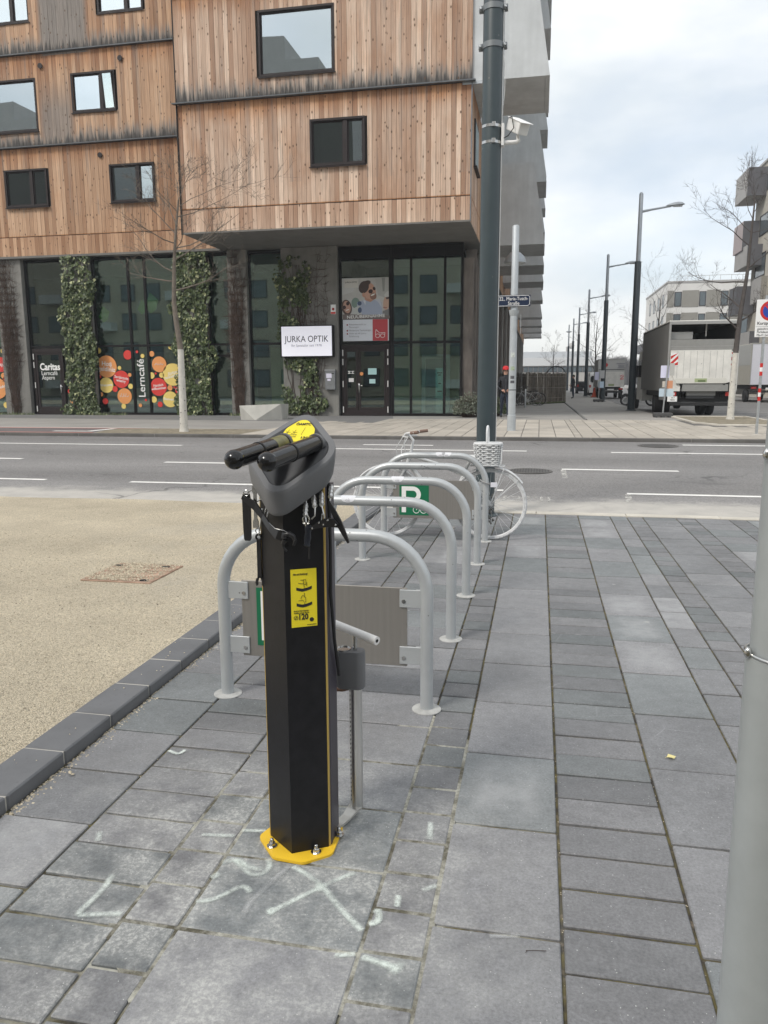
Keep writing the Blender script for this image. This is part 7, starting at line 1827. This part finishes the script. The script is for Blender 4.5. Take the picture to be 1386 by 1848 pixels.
MB().box(4.22, 4.82, 67.2, 67.8, ZF, ZF + .06, .015).build('base', pm('cone_orange', (.62, .08, .03), .6), t); MB().lathe([(.20, ZF + .06), (.05, ZF + .78), (.03, ZF + .80)], (4.52, 67.5, 0), 16).build('body', MATS['cone_orange'], t); MB().lathe([(.146, ZF + .30), (.106, ZF + .48)], (4.52, 67.5, 0), 16).build('band', M_pwhite, t)

# ================================================================ willow fence, parked bicycles
M_reed = pm('willow_reed', (.125, .108, .088), .9, var=.35, vs_=5, tone=.4); M_fpost = pm('fence_post', (.20, .18, .155), .8, var=.2)
t = top('willow_fence', 'dark woven willow screen fence enclosing a yard beside the timber building', 'fence', (0, 47, ZF))
random.seed(91); FP = [(-2.4, 46.4), (-.75, 45.1), (.35, 47.0), (1.55, 49.4)]
for a, b in zip(FP[:-1], FP[1:]):
    A_, B_ = Vector((*a, 0)), Vector((*b, 0)); d = B_ - A_; n = int(d.length / .03); m = MB(); u = d.normalized(); pn = Vector((-u.y, u.x, 0))
    for q in range(n):
        p = A_ + u * (q * .03 + random.uniform(0, .01)) + pn * random.uniform(-.02, .02); m.tube([(p.x, p.y, ZF + random.uniform(.05, .14)), (p.x + random.gauss(0, .01), p.y, ZF + 1.8 + random.uniform(-.05, .04))], random.uniform(.012, .02), 4, tone=random.random() or .1)
    m.build('reed_panel', M_reed, t, kind='stuff', recalc=False)
    m = MB()
    for z in (.35, .95, 1.6): m.tube([tuple(A_ + Vector((0, 0, ZF + z)) - pn * .03), tuple(B_ + Vector((0, 0, ZF + z)) - pn * .03)], .012, 5)
    m.build('rail', M_fpost, t)
m2_ = [MB().box(x - .05, x + .05, y - .05, y + .05, ZF, ZF + 1.85, .01).build('post', M_fpost, t) for x, y in FP]
MB().tube([(-.75, 45.0, ZF + .06), (1.55, 49.3, ZF + .06)], .06, 6).build('moss_strip', pm('moss_green', (.06, .075, .03), .95, var=.3, vs_=3), t)
t = top('play_tunnel', 'purple fabric canopy with arched hoop behind the willow fence', 'canopy', (.9, 52, ZF))
m = MB(); vs = []
for i in range(13):
    a = R(180 - 15 * i)
    for yv_ in (51.2, 53.2): vs.append((.75 + .85 * math.cos(a), yv_, 1.75 + .38 * math.sin(a)))
m.add(vs, [(2 * q, 2 * q + 2, 2 * q + 3, 2 * q + 1) for q in range(12)], 0, 0, True); m.build('fabric', pm('purple_fabric', (.21, .10, .19), .8), t)
m = MB(); m.tube([(1.0 + .62 * math.cos(R(15 * i)), 51.1, 1.85 + .62 * math.sin(R(15 * i))) for i in range(13)], .035, 6)
for x in (-.1, 1.6): m.tube([(x, 51.2, ZF), (x, 51.2, 1.8)], .03, 6)
m.build('frame', M_chas, t)
for i, (lb, x, y, rz, cm_) in enumerate([('grey bicycle with dark tyres parked nearest in front of the willow fence', -.20, 43.3, R(6), (M_trim, M_trim, M_rubber)), ('dark bicycle parked second, half hidden by the grey one before the fence', .02, 44.0, R(3), (M_chas, M_chas, M_rubber))]):
    b_ = bicycle('bicycle', lb, cm_, 'bicycles parked by the willow fence', detail=False); b_.location = (x, y, ZF); b_.rotation_euler = (0, 0, rz)
t = top('cycle_stand', 'low metal cycle stand between the street-name pole and the fence', 'bicycle rack', (-1.0, 40, ZF))
MB().tube([(-.72, 40, ZF), (-.72, 40, 1.0), (-.72, 40.2, 1.1), (-.72, 41.2, 1.1), (-.72, 41.4, 1.0), (-.72, 41.4, ZF)], .04, 8).build('tube', M_galv, t); MB().box(-.735, -.705, 40.1, 41.3, .4, .95).build('mesh_panel', M_tpan, t)

# ================================================================ other buildings
M_rend = pm('render_cream', (.50, .47, .41), .9, var=.05, vs_=.5, world=True); M_rwhite = pm('render_white', (.62, .61, .59), .9, var=.05, vs_=.5, world=True)
M_pgrey = pm('facade_panel_grey', (.235, .225, .20), .8, var=.06, vs_=1, world=True); M_bdark = pm('balcony_dark', (.105, .105, .115), .7, var=.10, vs_=2, world=True); M_bmid = pm('balcony_mid', (.40, .39, .38), .8, var=.08, vs_=1, world=True)
M_fwin = pm('far_window_glass', (.10, .125, .14), .08)
def fwindow(par, x0, x1, y0, y1, z0, z1, face):
    """framed window on a wall: face 'Y' looks to -Y at y0, face 'X' looks to -X at x0"""
    f = MB(); a = .09
    if face == 'Y':
        for q in ((x0, x0 + a, z0, z1), (x1 - a, x1, z0, z1), (x0 + a, x1 - a, z0, z0 + a), (x0 + a, x1 - a, z1 - a, z1)): f.box(q[0], q[1], y0 - .04, y0 + .1, q[2], q[3])
        w = f.build('window', M_wframe, par); MB().box(x0 + a, x1 - a, y0 - .012, y0 + .05, z0 + a, z1 - a).build('pane', M_fwin, w)
    else:
        for q in ((y0, y0 + a, z0, z1), (y1 - a, y1, z0, z1), (y0 + a, y1 - a, z0, z0 + a), (y0 + a, y1 - a, z1 - a, z1)): f.box(x0 - .04, x0 + .1, q[0], q[1], q[2], q[3])
        w = f.build('window', M_wframe, par); MB().box(x0 - .012, x0 + .05, y0 + a, y1 - a, z0 + a, z1 - a).build('pane', M_fwin, w)
    return w
k = 1.088; sy = lambda y: y * k; sz = lambda z: (z - 1.5) * k + 1.5; XW = 18.5
rb = top('apartment_block', 'beige apartment block with dark box balconies at the right edge', 'building', (XW, 77, ZF))
MB().box(XW, XW + 16, 40, sy(71), .0, sz(15.1)).build('wall', M_rend, rb); MB().box(XW, XW + 16, 40, sy(71.0) + .02, sz(15.1), sz(18.45)).build('top_storey', M_rend, rb); MB().box(XW - .1, XW + 16, 40, sy(71.1), sz(18.45), sz(18.45) + .2).build('roof_edge', M_bmid, rb)
def bal(y0, y1, z0, z1, out, front, side, under=M_bmid):
    b_ = MB().box(XW - out, XW, y0, y0 + .12, z0, z1).build('balcony', front, rb); MB().box(XW - out, XW - out + .12, y0 + .12, y1, z0, z1).build('side_panel', side, b_); MB().box(XW - out + .12, XW, y0 + .12, y1, z0 + .01, z0 + .2).build('floor_slab', under, b_)
    MB().box(XW - out + .12, XW, y1 - .12, y1, z0 + .2, z1).build('end_panel', front, b_)
bal(sy(71) - 3.2, sy(71) + 1.1, 17.15, 19.45, 1.55, M_bdark, M_bmid); bal(sy(69.5), sy(72.6), sz(12.0), sz(14.25), 1.3, M_bdark, pm('balcony_pinkish', (.44, .38, .38), .8)); bal(sy(68), sy(72.2), sz(10.6), sz(12.2), 1.2, M_bdark, M_bmid); bal(sy(69.5), sy(72), sz(6.9), sz(9.15), 1.5, M_bdark, M_bdark); bal(sy(66), sy(69), sz(7.6), sz(9.5), .45, pm('balcony_beige', (.27, .255, .225), .8), M_bmid); bal(sy(67), sy(70), sz(3.6), sz(5.4), .8, M_bdark, M_bmid)
for y0, y1, z0, z1 in ((64, 69.8, 16.2, 17.4), (66.5, 69.3, 12.9, 14.5), (66.9, 69.8, 9.7, 11.5), (60, 64, 9.7, 11.5), (64.5, 68.2, 5.3, 7.2), (58, 62, 5.3, 7.2), (64, 67.5, 1.6, 3.6), (57, 61, 1.6, 3.6)): fwindow(rb, XW, 0, sy(y0), sy(y1), sz(z0), sz(z1), 'X')
for x0, x1, z0, z1 in ((19.5, 21, 9.5, 11), (23, 25, 9.5, 11), (19.5, 21, 5.5, 7.2)): pass
# pale flat-roofed apartments farther back
mb_ = top('apartment_block', 'pale flat-roofed apartment building with grey wall panels behind the grey lorry', 'building', (19, 130, 0)); q = 130 / 85; mx_ = lambda x: x * q; mz_ = lambda z: (z - 1.5) * q + 1.5; X2 = mx_(12.5)
MB().box(X2, X2 + 22, 130, 155, 0, mz_(11.37)).build('wall', M_rwhite, mb_); MB().box(X2 - .12, X2 + 22.1, 129.88, 155.1, mz_(11.37), mz_(11.37) + .25).build('roof_edge', M_bmid, mb_)
m = MB()
for i in range(12): m.tube([(X2 + 1.5 + i * 1.6, 131.2, mz_(11.4)), (X2 + 1.5 + i * 1.6, 131.2, mz_(11.4) + 1.1)], .03, 4)
m.tube([(X2 + 1.5, 131.2, mz_(11.4) + 1.1), (X2 + 20, 131.2, mz_(11.4) + 1.1)], .035, 4); m.build('roof_railing', M_trim, mb_)
for zb_, zt_2 in ((mz_(8.95), mz_(10.6)), (mz_(6.0), mz_(8.4)), (mz_(3.2), mz_(5.4))):
    for a, b in ((12.52, 13.15), (13.95, 15.55), (16.3, 17.6), (18.4, 19.6), (20.4, 22)): MB().box(mx_(a), mx_(b), 129.94, 129.998, zb_, zt_2).build('wall_panel', M_pgrey, mb_)
    for a, b in ((13.2, 13.9), (15.6, 16.25), (17.65, 18.35), (19.65, 20.35)): fwindow(mb_, mx_(a), mx_(b), 129.97, 0, zb_ + .1, zt_2 - .2, 'Y')
    for y0 in (133, 138, 143, 148): fwindow(mb_, X2, 0, y0, y0 + 1.7, zb_ + .2, zt_2 - .2, 'X')
for z in (mz_(4.6), mz_(2.2)):
    b_ = MB().box(X2 - 2.4, X2, 138, 146, z, z + 1.5).build('balcony', M_bdark, mb_)
# grey-white industrial hall at the end of the street
ih = top('industrial_hall', 'long pale industrial hall with a band of windows at the end of the street', 'building', (4, 190, 0)); q = 190 / 170; iz = lambda z: (z - 1.5) * q + 1.5
MB().box(-30, 15, 190, 230, 0, iz(4.85)).build('lower_wall', pm('hall_wall_beige', (.40, .385, .36), .9, var=.04), ih); MB().box(-30, 15.3, 189.6, 230, iz(4.85), iz(6.55)).build('fascia', pm('hall_fascia', (.56, .57, .58), .6), ih); MB().box(-28, 12, 193, 228, iz(6.55), iz(7.9)).build('roof_volume', pm('hall_roof', (.44, .46, .48), .7), ih)
for i in range(22): fwindow(ih, -12 + i * 1.15, -12 + i * 1.15 + 1.05, 189.97, 0, iz(3.5), iz(4.7), 'Y')
m = MB()
for x, h in ((0.3, 1.2), (3.8, 1.8), (6.2, 1.2), (9.8, 1.5)): m.tube([(x, 195, iz(7.9)), (x, 195, iz(7.9) + h)], .08 if x != 6.2 else .3, 6)
m.sphere((7.2, 195, iz(7.9) + 1.4), .75, 10, 8); m.build('roof_vents', M_bmid, ih)
# apartment house across the square: it stands behind the viewer and shows in the shop glass
ob = top('apartment_house', 'beige apartment house mirrored in the ground-floor shop glass', 'building', (-22, -27, 0))
MB().box(-70, 22, -42, -27, -.05, 16.5).build('wall', pm('render_beige', (.44, .39, .30), .9, var=.06, vs_=.5, world=True), ob)
for x0, x1, z1 in ((-42, -26, 35.6), (-26, -22.5, 33.4), (-78, -61.5, 34.2), (-61.5, -57, 32.0)): MB().box(x0, x1, -41, -27.03, 16.5, z1).build('upper_storeys', M_bmid, ob)
for i in range(26):
    for z in (1.0, 4.4, 7.8, 11.2):
        if (i * 7 + int(z)) % 5 != 0: 
            x0 = -66 + i * 3.3; f = MB(); f.box(x0, x0 + 1.9, -27.02, -26.95, z, z + 2.0); w = f.build('window', M_wframe, ob); MB().box(x0 + .1, x0 + 1.8, -26.96, -26.94, z + .1, z + 1.9).build('pane', M_fwin, w)
        else:
            x0 = -66 + i * 3.3; m = MB(); m.prism([(x0 - .5 + .0, -27), (x0 + 2.6, -27), (x0 + 2.4, -25.9), (x0 + 1.05, -25.5), (x0 - .3, -25.9)], z - .1, z + .9); m.build('balcony', M_rwhite, ob)
# ================================================================ air
hz_ = bpy.data.materials.new('thin_haze'); hz_.use_nodes = True; hn = hz_.node_tree; hn.nodes.clear()
ho = hn.nodes.new('ShaderNodeOutputMaterial'); hv = hn.nodes.new('ShaderNodeVolumePrincipled'); hv.inputs['Color'].default_value = (.86, .90, .95, 1); hv.inputs['Density'].default_value = .0009; hv.inputs['Anisotropy'].default_value = .2
hn.links.new(hv.outputs[0], ho.inputs['Volume'])
HAZE = True
if HAZE:
    hb_ = MB().box(-140, 120, -60, 420, -1.1, 31).build('haze', hz_, kind='stuff')
